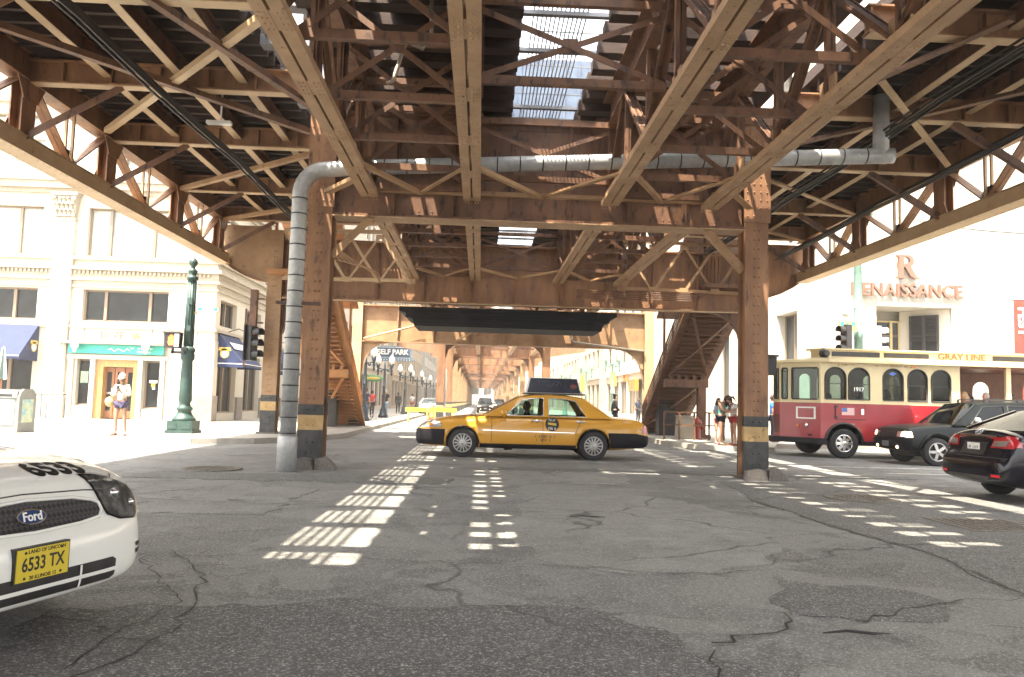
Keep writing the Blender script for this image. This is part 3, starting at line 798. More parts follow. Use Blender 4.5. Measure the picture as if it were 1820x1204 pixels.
# --- added unseen sunshade for the centre gap, and station bridge above the deck
k = MB(); k.prism([(-.7,11.45),(.72,11.45),(.72,11.55),(0,11.75),(-.7,11.55)], 'y', -16, 11.9); k.prism([(-.7,11.45),(.72,11.45),(.72,11.55),(0,11.75),(-.7,11.55)], 'y', 12.9, 33)
cn = solo('track_sunshade', k, M['lamp_dark'], 'dark narrow added canopy above the tracks, glimpsed through the deck', 'sunshade', (0,10,7.5))
k = MB()
for i in range(9):
    y = -14+5.6*i; k.box((.02,y-.07,7.5),(.16,y+.07,11.45))
part('post', k, S, cn)
M['cladding'] = mat('bridge_cladding', (.10,.13,.18), .4, .3, (.07,.09,.13), None, 4)
k = MB(); k.box((-6,25.6,10.2),(8,29,13.0)); 
for i in range(28): k.box((-6+.5*i,25.56,10.2),(-5.92+.5*i,25.599,13))
fb = solo('station_footbridge', k, M['cladding'], 'blue-grey ribbed station footbridge crossing above the tracks', 'footbridge', (1,27,7.5))
k = MB()
for x in (-6,8): k.box((x-.2,26,7.4),(x+.2,28.6,10.2))
part('leg', k, S, fb)
# ------------------------------------------------------------------ buildings
M['terra'] = mat('cream_terracotta', (.54,.50,.42), .6, 0, (.49,.45,.37), (.40,.36,.29), .7, .12, 20, thr3=(.6,.8), sc3=2.2)
M['terra_trim'] = mat('terracotta_trim', (.40,.35,.27), .6, 0, (.33,.285,.215), None, 3, .1)
M['limestone'] = mat('white_limestone', (.45,.43,.37), .7, 0, (.41,.385,.33), None, .6, .06, 16)
M['winframe'] = mat('brown_window_frame', (.22,.165,.115), .5)
M['brass'] = mat('bronze_frame', (.42,.31,.13), .4, .3)
M['pane'] = mat('window_pane', (.010,.011,.012), .08, 0, (.022,.025,.025), None, .9, spec=.3)
M['pane_pale'] = mat('window_pane_blind', (.30,.335,.31), .25, 0, (.44,.45,.40), None, .5, thr=(.48,.5))
M['oak'] = mat('stained_oak', (.30,.12,.045), .4, 0, (.22,.085,.03), None, 5, stretch=(6,6,.6))
M['oak_light'] = mat('varnished_oak', (.46,.27,.09), .4, 0, (.36,.19,.06), None, 5, stretch=(6,6,.6))
M['teal'] = mat('teal_sign_board', (.035,.36,.30), .5, 0, (.05,.42,.36), None, 2)
M['navy'] = mat('navy_awning', (.008,.017,.062), .8, 0, (.012,.024,.082), None, 4)
M['gold'] = mat('gold_lettering', (.55,.38,.06), .5)
M['tan_letter'] = mat('tan_lettering', (.26,.12,.055), .6)
M['dark_stone'] = mat('grey_base_stone', (.24,.21,.18), .6, 0, (.18,.155,.13), None, 4)
M['signwhite'] = mat('sign_white', (.80,.79,.74), .5)
M['rose'] = mat('rose_bronze', (.19,.095,.065), .5, 0)
M['red_banner'] = mat('red_banner', (.30,.018,.014), .7, 0, (.28,.05,.025), None, .8)
M['signblue'] = mat('sign_navy', (.018,.035,.085), .5)
M['signblue2'] = mat('sign_steel_blue', (.06,.13,.20), .5)
TE, TT, WF, PN = M['terra'], M['terra_trim'], M['winframe'], M['pane']

LB = thing('corner_building', 'cream terracotta corner building with pilasters, awnings and a teal shop sign', 'building', (-11.44,33.7,.15))
FY = 33.7; LX = -11.44
F = lambda u,v,w: (u, FY-w, v)          # front facade, w towards the street
SD_ = lambda u,v,w: (LX+w, u, v)        # side facade (u along y)
def rect(x0,x1,z0,z1): return [(x0,z0),(x1,z0),(x1,z1),(x0,z1)]
holes = []
bays = [(-17.06,-13.46),(-23.4,-18.95),(-29.6,-25.2),(-36,-31.4)]
for i, (a, b) in enumerate(bays):
    holes += [rect(a,b,7.08,9.18), rect(a,b,4.28,5.64)]
    holes += [rect(a+.15+k*(b-a)/3, a-.15+(k+1)*(b-a)/3, zz, zz+2.1) for k in range(3) for zz in (11.1,14.9,18.6)]
holes += [rect(-17.1,-13.6,.15,2.66)] + [rect(a,b,.6,3.9) for a, b in bays[1:]]
m = MB(); m.plate(rect(-38,LX,.15,22), holes, .55, lambda u,v,w: (u, FY+.55-w, v)); 
sh = [rect(a,b,4.3,5.45) for a, b in ((34.3,36.6),(38.2,40.6),(42.2,44.6),(46.2,48.6),(50.2,52.6))] + [rect(a,b,7.1,9.2) for a, b in ((35,39),(41,45),(47,51))] + [rect(a,b,.5,3.2) for a, b in ((34.3,36.9),(38.2,40.8),(42.2,44.8),(46.2,48.8),(50.2,52.8))]
sh += [rect(a,a+1.3,zz,zz+2.1) for a in (35,37,41,43,47,49) for zz in (11.1,14.9,18.6)]
m.plate(rect(FY+.5505,56,.15,22), sh, .55, lambda u,v,w: (LX-.55+w, u, v))
m.box((-38,34.6,.15),(-12.3,56,22)); 
part('wall', m, TE, LB)
def window(x0,x1,z0,z1,par,mp,nm=1,pm='pane',frm=None,tr=0,name='window'):
    """frame with mullions; glass is its sub-part. mp(u,v,w)"""
    k = MB(); t = .07
    def bx(a,b,c,d,w0=-.32,w1=-.20):
        k.add([mp(a,c,w0),mp(b,c,w0),mp(b,d,w0),mp(a,d,w0),mp(a,c,w1),mp(b,c,w1),mp(b,d,w1),mp(a,d,w1)], [(0,3,2,1),(4,5,6,7),(0,1,5,4),(1,2,6,5),(2,3,7,6),(3,0,4,7)])
    bx(x0,x0+t,z0,z1); bx(x1-t,x1,z0,z1); bx(x0+t,x1-t,z0,z0+t); bx(x0+t,x1-t,z1-t,z1)
    for i in range(1,nm): 
        x = x0+(x1-x0)*(i if nm != 3 else (.30 if i == 1 else 2.25))/nm if nm != 3 else x0+(x1-x0)*(.25 if i == 1 else .77)
        bx(x-.06,x+.06,z0+t,z1-t,-.315,-.17)
    if tr: bx(x0+t,x1-t,z0+tr-.03,z0+tr+.03,-.31,-.205)
    w = part(name, k, frm or WF, par)
    g_ = MB(); g_.add([mp(x0+.02,z0+.02,-.27),mp(x1-.02,z0+.02,-.27),mp(x1-.02,z1-.02,-.27),mp(x0+.02,z1-.02,-.27)], [(0,1,2,3)])
    part('glazing', g_, M[pm], w)
    return w
for i, (a, b) in enumerate(bays):
    window(a,b,7.08,9.18,LB,F,3,'pane_pale'); window(a,b,4.28,5.64,LB,F,3)
    for k_ in range(3):
        for zz in (11.1,14.9,18.6): window(a+.15+k_*(b-a)/3, a-.15+(k_+1)*(b-a)/3, zz, zz+2.1, LB, F, 1, 'pane_pale', None, 1.05)
    if i: window(a,b,.6,3.9,LB,F,3)
for q in sh: window(q[0][0],q[1][0],q[0][1],q[2][1],LB,SD_,2 if q[0][1] < 10 else 1)
# cornices, sills, friezes
k = MB()
for (z0,z1,pr) in ((6.02,6.12,.16),(6.12,6.46,.08),(6.46,6.60,.22),(9.75,9.95,.12),(9.95,10.25,.28),(10.25,10.4,.36),(3.98,4.1,.10),(6.9,7.06,.16),(13.7,13.95,.2),(17.4,17.65,.2),(5.72,5.82,.08)):
    k.box((-38,FY-pr,z0),(LX+pr,FY-.002,z1)); k.box((LX+.002,FY,z0),(LX+pr,56,z1))
for i in range(150):
    x = -37.9+i*.175; k.box((x,FY-.15,6.30),(x+.09,FY-.081,6.44))
for i in range(120):
    y = 33.8+i*.175; k.box((LX+.081,y,6.30),(LX+.15,y+.09,6.44))
part('cornice', k, TT, LB)
k = MB(); k.box((LX-.7,FY-.05,.15),(LX+.05,34.2,3.6)); k.box((LX-1.9,FY-.03,.15),(LX-.72,FY,6.0)); 
part('corner_pier', k, TE, LB)
k = MB(); k.box((LX-.75,FY-.09,.15),(LX+.09,34.3,1.25)); part('base_course', k, M['dark_stone'], LB)
for y in (37.3,41.2,45.2,49.2,53.2): k = MB(); k.box((LX+.002,y-.3,.15),(LX+.1,y+.6,1.2)); part('base_course', k, M['dark_stone'], LB)
for x in (-17.95,-24.3,-30.5):                    # giant pilasters with leafy capitals
    k = MB(); k.box((x-.50,FY-.22,.15),(x+.50,FY-.001,1.2)); k.box((x-.42,FY-.18,1.2),(x+.42,FY-.002,8.55))
    for i in range(6): k.box((x-.37+i*.135,FY-.205,2.2),(x-.30+i*.135,FY-.18,8.3))
    pl = part('pilaster', k, TE, LB)
    c = MB(); c.box((x-.46,FY-.24,8.55),(x+.46,FY-.003,8.66)); c.box((x-.56,FY-.42,9.6),(x+.56,FY-.004,9.74))
    rnd = random.Random(5)
    c.add([(x-.40,FY-.2,8.66),(x+.4,FY-.2,8.66),(x+.52,FY-.34,9.6),(x-.52,FY-.34,9.6),(x-.40,FY-.005,8.66),(x+.4,FY-.005,8.66),(x+.52,FY-.005,9.6),(x-.52,FY-.005,9.6)], [(0,1,2,3),(0,3,7,4),(1,5,6,2)])
    for row, (z, n, pr) in enumerate(((8.72,5,.25),(8.98,4,.30),(9.24,5,.36))):
        for i in range(n):
            xx = x-.36+.72*(i+.5*(row % 2))/(n-1 if not row % 2 else n)
            c.prism([(xx-.08,z),(xx+.08,z),(xx+.06,z+.2),(xx,z+.3),(xx-.06,z+.2)], 'y', FY-pr-.02, FY-pr+.06); c.ball((xx,FY-pr-.04,z+.24), .055, 6, 4)
    for s_ in (-1,1): c.ball((x+s_*.43,FY-.36,9.46), .11, 8, 5); c.ball((x+s_*.14,FY-.36,9.46), .075, 8, 5)
    part('capital', c, TT, pl)
# entrance
e = MB()
for x in (-17.3,-16.40,-14.42,-13.5): e.box((x-.10,FY-.12,.15),(x+.10,FY+.35,2.86))
e.box((-17.5,FY-.10,2.66),(-13.3,FY+.3,2.86)); e.box((-17.2,FY-.05,.15),(-16.5,FY+.3,.70)); e.box((-14.3,FY-.05,.15),(-13.6,FY+.3,.62))
e.box((-17.5,FY-.06,3.42),(-16.9,FY-.001,4.2)); e.box((-13.95,FY-.06,3.42),(-13.3,FY-.001,4.2)); e.box((-16.8,FY-.05,3.45),(-14.05,FY-.001,3.97))
part('shopfront', e, M['limestone'], LB)
window(-17.2,-16.5,.70,2.66,LB,F); window(-14.32,-13.6,.62,2.66,LB,F)
d = MB(); d.box((-16.30,FY+.02,.15),(-16.0,FY+.3,2.66)); d.box((-14.75,FY+.02,.15),(-14.52,FY+.3,2.66)); d.box((-16.0,FY+.02,2.36),(-14.75,FY+.3,2.66))
part('door_frame', d, M['oak_light'], LB)
d = MB(); d.box((-16.3,FY+.52,.15),(-14.5,FY+.54,2.4)); part('doorway', d, M['interior'], LB)
for x in (-15.85,-15.42,-14.98):
    d = MB(); d.plate(rect(x-.2,x+.2,.18,2.34), [rect(x-.1,x+.1,.5,1.2), rect(x-.1,x+.1,1.3,2.15)], .05, lambda u,v,w: (u,FY+.36-w,v)); dd = part('door', d, M['oak'], LB)
    p = MB(); p.box((x-.11,FY+.33,.45),(x+.11,FY+.34,2.2)); part('glazing', p, PN, dd)
    p = MB(); p.tube((x+.14,FY+.25,1.1),(x+.14,FY+.25,1.5),.015,6); p.box((x-.18,FY+.28,1.23),(x+.18,FY+.3,1.27)); part('handle', p, M['chrome'], dd)
s = MB(); s.box((-17.42,FY-.20,2.90),(-13.45,FY-.121,3.28)); sg = part('fascia_sign', s, M['teal'], LB)
s = MB(); rnd = random.Random(3)
s.path([(-15.75+.13*i,FY-.205,3.07+.07*math.sin(i*2.3)) for i in range(8)], .022, 5)
unread(s, lambda u,v,w: (u-14.35,FY-.201-w,v+3.15), 1, 13, .95, .08); unread(s, lambda u,v,w: (u-14.25,FY-.201-w,v+3.01), 2, 8, .6, .08)
part('lettering', s, M['signwhite'], sg)
s = MB(); s.box((-17.75,FY-.42,3.29),(-13.2,FY-.003,3.41)); part('sign_ledge', s, M['dark_stone'], LB)
for x in (-17.0,-14.08):
    s = MB(); s.box((x-.02,FY-.5,3.1),(x+.02,FY-.25,3.14)); s.lathe([(.05,-.28),(.09,-.12),(.15,-.05),(.16,.05),(.1,.12)], (x,FY-.5,3.2), 10); part('sign_lamp', s, M['white'], LB)
s = MB(); s.text('DIVE', lambda u,v,w: (u-15.7,FY-.051-w,v+3.7), .40, .02, -.004, sp=1.25); part('lettering', s, M['tan_letter'], LB)
s = MB(); 
for i, (dx, dz) in enumerate(((0,0),(.13,.06),(.2,-.05),(.06,-.09))): s.ball((-14.8+dx,FY-.06,3.72+dz), .07, 8, 5, (1,.3,1))
part('emblem', s, mat('emblem_yellow',(.6,.42,.08)), LB)
k = MB(); k.path([(-15.3,FY-.01,4.12),(-15.3,FY-.35,4.25),(-15.15,FY-.5,4.15)], .03, 6); k.lathe([(.1,-.08),(.04,.06)], (-15.1,FY-.52,4.1), 8); part('flood_lamp', k, M['white'], LB)
# awnings
def awning(par, mp, u0, u1, z0, z1, pr, lab=None):
    k = MB(); v0 = z0+.18
    a = lambda u,w,v: mp(u,v,w)
    k.add([a(u0,.02,z1),a(u1,.02,z1),a(u1,pr,v0),a(u0,pr,v0)], [(0,1,2,3)])
    for u in (u0,u1): k.add([a(u,.02,z1),a(u,pr,v0),a(u,.02,v0)], [(0,1,2)])
    n = 16; vs = []
    for i in range(n+1):
        t = u0+(u1-u0)*i/n; vs += [a(t,pr,v0), a(t,pr,z0+(.05 if i % 2 else 0))]
    k.add(vs, [(2*i,2*i+2,2*i+3,2*i+1) for i in range(n)])
    for u in (u0,u1): k.add([a(u,.02,v0),a(u,pr,v0),a(u,pr,z0),a(u,.02,z0)], [(0,1,2,3)])
    o = part('awning', k, M['navy'], par); 
    b = MB(); b.add([a(u0-.004,.02,z0+.15),a(u0-.004,pr,z0+.15),a(u0-.004,pr,z0+.18),a(u0-.004,.02,z0+.18)], [(0,1,2,3)]); b.add([a(u0,pr+.004,z0+.15),a(u1,pr+.004,z0+.15),a(u1,pr+.004,z0+.18),a(u0,pr+.004,z0+.18)], [(0,1,2,3)])
    part('piping', b, M['signwhite'], o)
    # round yellow emblem with white centre on both cheeks, gold word on the valance
    e = MB()
    for u, s_ in ((u0-.006,-1),(u1+.006,1)):
        cx, cz = .33, v0+.42
        e.add([a(u,cx+.2*math.cos(t*math.pi/7),cz+.22*math.sin(t*math.pi/7)) for t in range(14)], [tuple(range(14))])
        e.add([a(u,cx-.28,cz+.12),a(u,cx+.28,cz+.12),a(u,cx+.24,cz+.26),a(u,cx-.24,cz+.26)], [(0,1,2,3)])
    part('emblem', e, M['gold'], o)
    e = MB()
    for u, s_ in ((u0-.010,-1),(u1+.010,1)):
        e.add([a(u,.33+.13*math.cos(t*math.pi/7),v0+.38+.14*math.sin(t*math.pi/7)) for t in range(14)], [tuple(range(14))])
    part('emblem_centre', e, M['signwhite'], o)
    return o
awning(LB, F, -22.6,-18.75,2.50,4.12,1.35); awning(LB, F, -29.4,-25.3,2.50,4.12,1.35)
A2 = awning(LB, SD_, 34.15,37.0,2.50,3.98,1.15); awning(LB, SD_, 42.1,44.9,2.5,3.98,1.15)
w_ = MB(); w_.add([(LX+.35,34.5,3.55),(LX+.35,36.5,3.55),(LX+.6,36.5,3.26),(LX+.6,34.5,3.26)], [(0,1,2,3)])
w_.v = [(x+.05,y,z+.06) for x,y,z in w_.v]; part('lettering', w_, M['signwhite'], A2)
for y in (35.4,43.5):
    k = MB(); k.path([(LX+.01,y,4.1),(LX+.5,y,4.28),(LX+.8,y,4.15),(LX+.85,y,3.95)], .02, 6); k.lathe([(.13,-.1),(.05,.05)], (LX+.85,y,3.9), 8); part('awning_lamp', k, M['black'], LB)
# posters and notices in the shop windows
k = MB(); k.box((-17.0,FY+.17,1.65),(-16.68,FY+.18,2.15)); part('poster', k, mat('poster_green',(.35,.42,.25),.5,0,(.1,.22,.2),(.6,.6,.5),7), LB)
k = MB(); k.box((-14.12,FY+.17,1.72),(-13.78,FY+.18,1.84)); k.box((-13.98,FY+.17,1.45),(-13.86,FY+.18,1.55)); part('notice', k, M['signwhite'], LB)
k = MB(); k.box((-14.03,FY+.168,1.56),(-13.86,FY+.178,1.71)); part('notice', k, M['gold'], LB)

# ---- hotel on the right
HB = thing('hotel_building', 'white stone hotel with bronze letters above a recessed corner entrance', 'building', (14.9,33,.15))
HX, HY = 15.0, 33.0
H1 = lambda u,v,w: (u, HY-w, v); H2 = lambda u,v,w: (HX-w, u, v)
m = MB(); m.plate(rect(HX,60,.15,40), [[(17.1,.15),(20.45,.15),(20.45,5.95),(17.1,5.95)]], .5, lambda u,v,w: (u,HY+.5-w,v))
sh2 = [rect(a,a+2.6,.6,6.1) for a in (36.4,41.5,46.5,51.5,56.5)] + [rect(a,a+1.6,z,z+2) for a in (36.9,42,47,52,57) for z in (9.5,13,16.5)]
m.plate(rect(HY+.5005,62,.15,40), sh2, .9, lambda u,v,w: (HX+.9-w,u,v))
m.box((17.0,35.0,.15),(60,62,40)); m.box((20.45,33.45,.15),(60,35,40)); m.box((HX+.9,33.5,6.3),(20.5,62,40)); m.box((15.9,33.5,.15),(17.1,36,6.3)); m.box((16.8,36,.15),(17.0,62,6.3))
part('wall', m, M['limestone'], HB)
k = MB()
for z in (7.4,9.9,12.4,15,18,21): k.box((HX-.005,HY-.006,z),(60,HY-.001,z+.025)); k.box((HX-.006,HY,z),(HX-.001,62,z+.025))
for x in (16.6,21.3,24.2,27.1,30): k.box((x,HY-.007,.2),(x+.02,HY-.0012,39))
part('stone_joint', k, M['terra_trim'], HB)
k = MB(); k.box((17.1,HY-.12,5.95),(20.45,HY+1.9,6.12)); part('soffit', k, M['limestone'], HB)
k = MB(); k.add([(19.0,HY+1.6,.15),(20.44,HY+.1,.15),(20.44,HY+.1,5.94),(19.0,HY+1.6,5.94)], [(0,1,2,3)]); k.add([(17.1,HY+.1,.15),(17.3,HY+1.6,.15),(17.3,HY+1.6,5.94),(17.1,HY+.1,5.94)], [(0,1,2,3)]); part('recess_wall', k, M['terra'], HB)
window(17.2,18.98,.5,5.5,HB,lambda u,v,w:(u,HY+1.62-w-.27+.0,v),3,'pane',M['brass'],4.3)
k = MB()
d_ = V((1.44,-1.5,0)).normalized(); o_ = V((19.05,HY+1.52,0))
mpw = lambda u,v,w: tuple(o_+d_*u+V((-.72,-.69,0))*(w+.31)+V((0,0,v)))
window(.35,1.55,.5,5.7,HB,mpw,2,'pane',M['interior'],4.3)
lv = MB()
for i in range(14):
    z = 4.55+i*.08; lv.add([mpw(.42,z,-.24),mpw(1.48,z,-.24),mpw(1.48,z+.05,-.16),mpw(.42,z+.05,-.16)], [(0,1,2,3)])
    lv.box((17.3,HY+1.55,z-.5),(18.9,HY+1.6,z-.46))
part('louvre', lv, M['interior'], HB)
for q in sh2: window(q[0][0],q[1][0],q[0][1],q[2][1],HB,lambda u,v,w:(HX+.35-w*1.0-.1,u,v),2 if q[0][1] < 2 else 1)
ls = MB(); ls.text('RENAISSANCE', lambda u,v,w: (u+18.37,HY-.10-w,v+6.62), .80, .16, .012, sx=.93, sp=1.06); part('sign_lettering', ls, M['rose'], HB)
R_ = [(0,0),(.38,0),(.38,.08),(.30,.1),(.30,.5),(.36,.5),(.62,.1),(.82,-.02),(1.02,-.02),(1.02,.05),(.9,.06),(.6,.52),(.74,.62),(.78,.78),(.72,.94),(.56,1.03),(0,1.03),(0,.95),(.1,.93),(.1,.1),(0,.08)]
ls = MB(); ls.plate([(x*.98,z) for x,z in R_], [[(.30,.6),(.5,.62),(.58,.72),(.57,.85),(.48,.94),(.30,.94)]], .16, lambda u,v,w: (17.92+u,HY-.10-w,7.17+v)); part('sign_lettering', ls, M['rose'], HB)
bn = MB(); bn.box((22.35,HY-1.3,1.9),(23.3,HY-1.27,6.2)); 
bo = solo('street_banner', bn, M['red_banner'], 'red street banner hanging by the hotel wall at the right edge', 'banner', (22.35,HY-1.3,1.9))
k = MB(); k.text('FEST', lambda u,v,w: (22.72+v,HY-1.301-w,5.3-u), .62, .01, .02); part('lettering', k, M['signwhite'], bo)
k = MB(); k.tube((22.3,HY-1.28,6.22),(23.4,HY-1.28,6.22),.03,6); k.tube((22.3,HY-1.28,1.89),(23.4,HY-1.28,1.89),.03,6); part('bracket', k, M['black'], bo)

# ---- street walls further off
def block(lab, x0, x1, y0, y1, h, face, m, seed, fl=3.6, bayw=3.4, name='street_building', shop=True):
    o = thing(name, lab, 'building', ((x0+x1)/2, y0, .15)); rnd = random.Random(seed)
    fx = x1 if face > 0 else x0; nb = max(1, int((y1-y0)/bayw)); bw = (y1-y0)/nb
    nf = min(6, int((h-5)/fl)); holes = []
    for b in range(nb):
        for f_ in range(nf):
            y = y0+b*bw+bw*.2; z = 5.4+f_*fl; holes.append(rect(y,y+bw*.6,z,z+fl*.58))
        if shop: holes.append(rect(y0+b*bw+.3,y0+(b+1)*bw-.3,.5,3.6))
    k = MB(); k.plate(rect(y0,y1,.15,h), holes, .4, lambda u,v,w: (fx-face*(.4-w),u,v)); k.box((x0 if face > 0 else x0+.8,y0+.01,.15),(x1-.8 if face > 0 else x1,y1-.01,h-.02))
    k.box((min(fx,fx-face*.8),y0,.15),(max(fx,fx-face*.8),y0+.3,h)) if False else None
    k.box((min(fx,fx+face*.4),y0,h-.6),(max(fx,fx+face*.4),y1,h)); k.box((min(fx,fx+face*.2),y0,4.2),(max(fx,fx+face*.2),y1,4.5))
    k.box((x0+.003,y0-.02,.16),(x1-.003,y0-.004,h-.61))
    part('wall', k, m, o)
    mp = lambda u,v,w: (fx+face*w,u,v)
    for q in holes:
        window(q[0][0],q[1][0],q[0][1],q[2][1],o,mp,2 if q[0][1] < 1 else 1)
    return o, mp
M['cream2'] = mat('buff_brick', (.40,.33,.24), .8, 0, (.35,.28,.2), None, 1, .1)
M['cream3'] = mat('pale_stucco', (.48,.43,.35), .8, 0, (.43,.385,.31), None, 1, .1)
M['grey3'] = mat('grey_stone', (.42,.40,.37), .8, 0, (.36,.34,.31), None, 1, .1)
b1, mp1 = block('pale stone shop building behind the street lamps on the left', -40,-11.0,58,92,20,1,M['cream3'],1)
b2, mp2 = block('buff brick building farther down the left side of the street', -40,-10.6,94,140,24,1,M['cream2'],2)
b3, mp3 = block('tall grey stone building far down the left side of the street', -40,-10.2,142,230,38,1,M['grey3'],3, bayw=6)
b4, mp4 = block('white shop building with glass front behind the yellow taxi on the right', 13.6,45,64,84,16,-1,M['cream3'],4)
b5, mp5 = block('buff building beyond the white shop on the right side of the street', 13.2,45,86,135,26,-1,M['cream2'],5)
b6, mp6 = block('tall pale building far down the right side of the street', 13,45,137,230,40,-1,M['cream3'],6, bayw=6)
k = MB(); unread(k, lambda u,v,w: (13.5-w,72-u,v+3.95), 3, 5, 2.6, .75, .06); part('sign_lettering', k, M['amber'], b4)
k = MB(); k.box((13.25,66.5,2.6),(13.58,69.2,3.6)); part('sign_board', k, M['amber'], b4)
k = MB(); k.box((12.9,77,3.2),(13.5,77.3,4.6)); part('hanging_sign', k, M['gold'], b4)
k = MB(); k.ball((-9.6,70,3.1), .9, 16, 8, (1,.1,.32)); ov = part('oval_sign', k, mat('sign_green',(.03,.25,.09)), b1); 
k = MB(); k.ball((-9.6,69.93,3.1), .7, 16, 8, (1,.1,.2)); part('oval_centre', k, M['gold'], ov)
k = MB(); k.box((-10.98,62,3.3),(-10.2,66,4.0)); part('shop_awning', k, mat('pink_awning',(.55,.12,.17)), b1)
ss = thing('parking_sign', 'navy projecting self park sign above the lamps on the left pavement', 'sign', (-8.2,72,4.95))
k = MB(); k.box((-9.85,72,5.17),(-6.45,72.3,6.17)); k.box((-9.85,72,4.80),(-6.3,72.28,5.15)); part('board', k, M['signblue2'], ss)
k = MB(); k.box((-9.7,71.985,5.23),(-6.6,72,5.97)); part('panel', k, M['signblue'], ss)
k = MB(); k.text('SELF PARK', lambda u,v,w: (u-8.13,71.984-w,v+5.60), .66, .02, .022, sx=.92); 
for i in range(24): k.box((-9.7+i*.13,71.98,6.03),(-9.63+i*.13,72,6.10)); k.box((-9.6+i*.13,71.98,5.05),(-9.54+i*.13,72,5.11))
for i in range(12): k.box((-9.5+i*.26,71.98,4.87),(-9.4+i*.26,72,4.95))
part('lettering', k, M['signwhite'], ss)
k = MB(); k.box((-11,72.1,5.4),(-9.8,72.2,5.5)); k.box((-11,72.1,5.9),(-9.8,72.2,6.0)); part('bracket', k, M['black'], ss)
# towers closing the far end and the sky line
for i, (x0,x1,y0,y1,h,lab) in enumerate(((-60,-9,240,300,44,'hazy tower block at the far left end of the street'),(12,60,240,300,45,'hazy tower block at the far right end of the street'))):
    block(lab, x0,x1,y0,y1,h,1 if x1 < 0 else -1,M['grey3'],11+i,bayw=10,fl=9)

vt = thing('street_building', 'pale building closing the view at the far end of the street', 'building', (0,330,0))
k = MB(); hs_ = [rect(-40+x*5.2,-37+x*5.2,4+z*4.6,7+z*4.6) for x in range(16) for z in range(9)]
k.plate(rect(-45,48,0,48), hs_, .5, lambda u,v,w: (u,330-w,v)); part('wall', k, M['cream3'], vt)
k = MB(); k.box((-45,330.3,.1),(48,335,47.9)); part('glazing', k, PN, vt)
# ------------------------------------------------------------------ vehicles
from mathutils.bvhtree import BVHTree
def paint(name, c, rough=.25, coat=.6, c2=None): return mat(name, c, rough, 0, c2, None, 1.2, coat=coat, spec=.35)
M['taxi_yellow'] = paint('taxi_yellow_paint', (.58,.29,.035))
M['taxi_white'] = paint('taxi_white_paint', (.78,.77,.72), .22, .8)
M['car_black'] = mat('black_car_paint', (.006,.005,.009), .12, 0, spec=.45)
M['suv_black'] = mat('dark_suv_paint', (.007,.009,.009), .3, 0, spec=.22)
M['plate_yellow'] = mat('plate_yellow', (.62,.47,.03), .45)
M['plate_ink'] = mat('plate_ink', (.015,.013,.01), .5)
def wheel(par, x, y, r, w=.21, side=-1, spokes=14, rimm='alloy', rr=.66):
    t = MB(); prof = [(r*.62,-w/2+.01),(r*.90,-w/2),(r*.97,-w/2+.02),(r,-w*.28),(r,w*.28),(r*.97,w/2-.02),(r*.90,w/2),(r*.62,w/2-.01)]
    t.lathe(prof, (x,y,r), 32, 'y', cap=False)
    o = part('wheel', t, M['tyre'], par)
    k = MB(); f = side*w/2
    k.lathe([(r*rr,f*.95),(r*(rr-.04),f*1.02),(r*(rr-.07),f*.82)], (x,y,r), 28, 'y', cap=False); k.lathe([(r*.18,f*.9),(r*.16,f*1.04),(.001,f*1.08)], (x,y,r), 16, 'y')
    for i in range(spokes):
        a = 2*math.pi*i/spokes; d = V((math.cos(a),0,math.sin(a))); c = V((x,y,r))
        k.bar(c+d*r*.14+V((0,f*.96,0)), c+d*r*(rr-.05)+V((0,f*.88,0)), r*(.09 if spokes > 8 else .2), .02, (0,1,0))
    part('rim', k, M[rimm], o)
    k = MB(); k.lathe([(r*.64,f*.55),(.001,f*.55)], (x,y,r), 24, 'y'); k.lathe([(r*.64,-f*.7),(.001,-f*.7)], (x,y,r), 24, 'y'); part('brake_disc', k, M['black'], o)
    return o
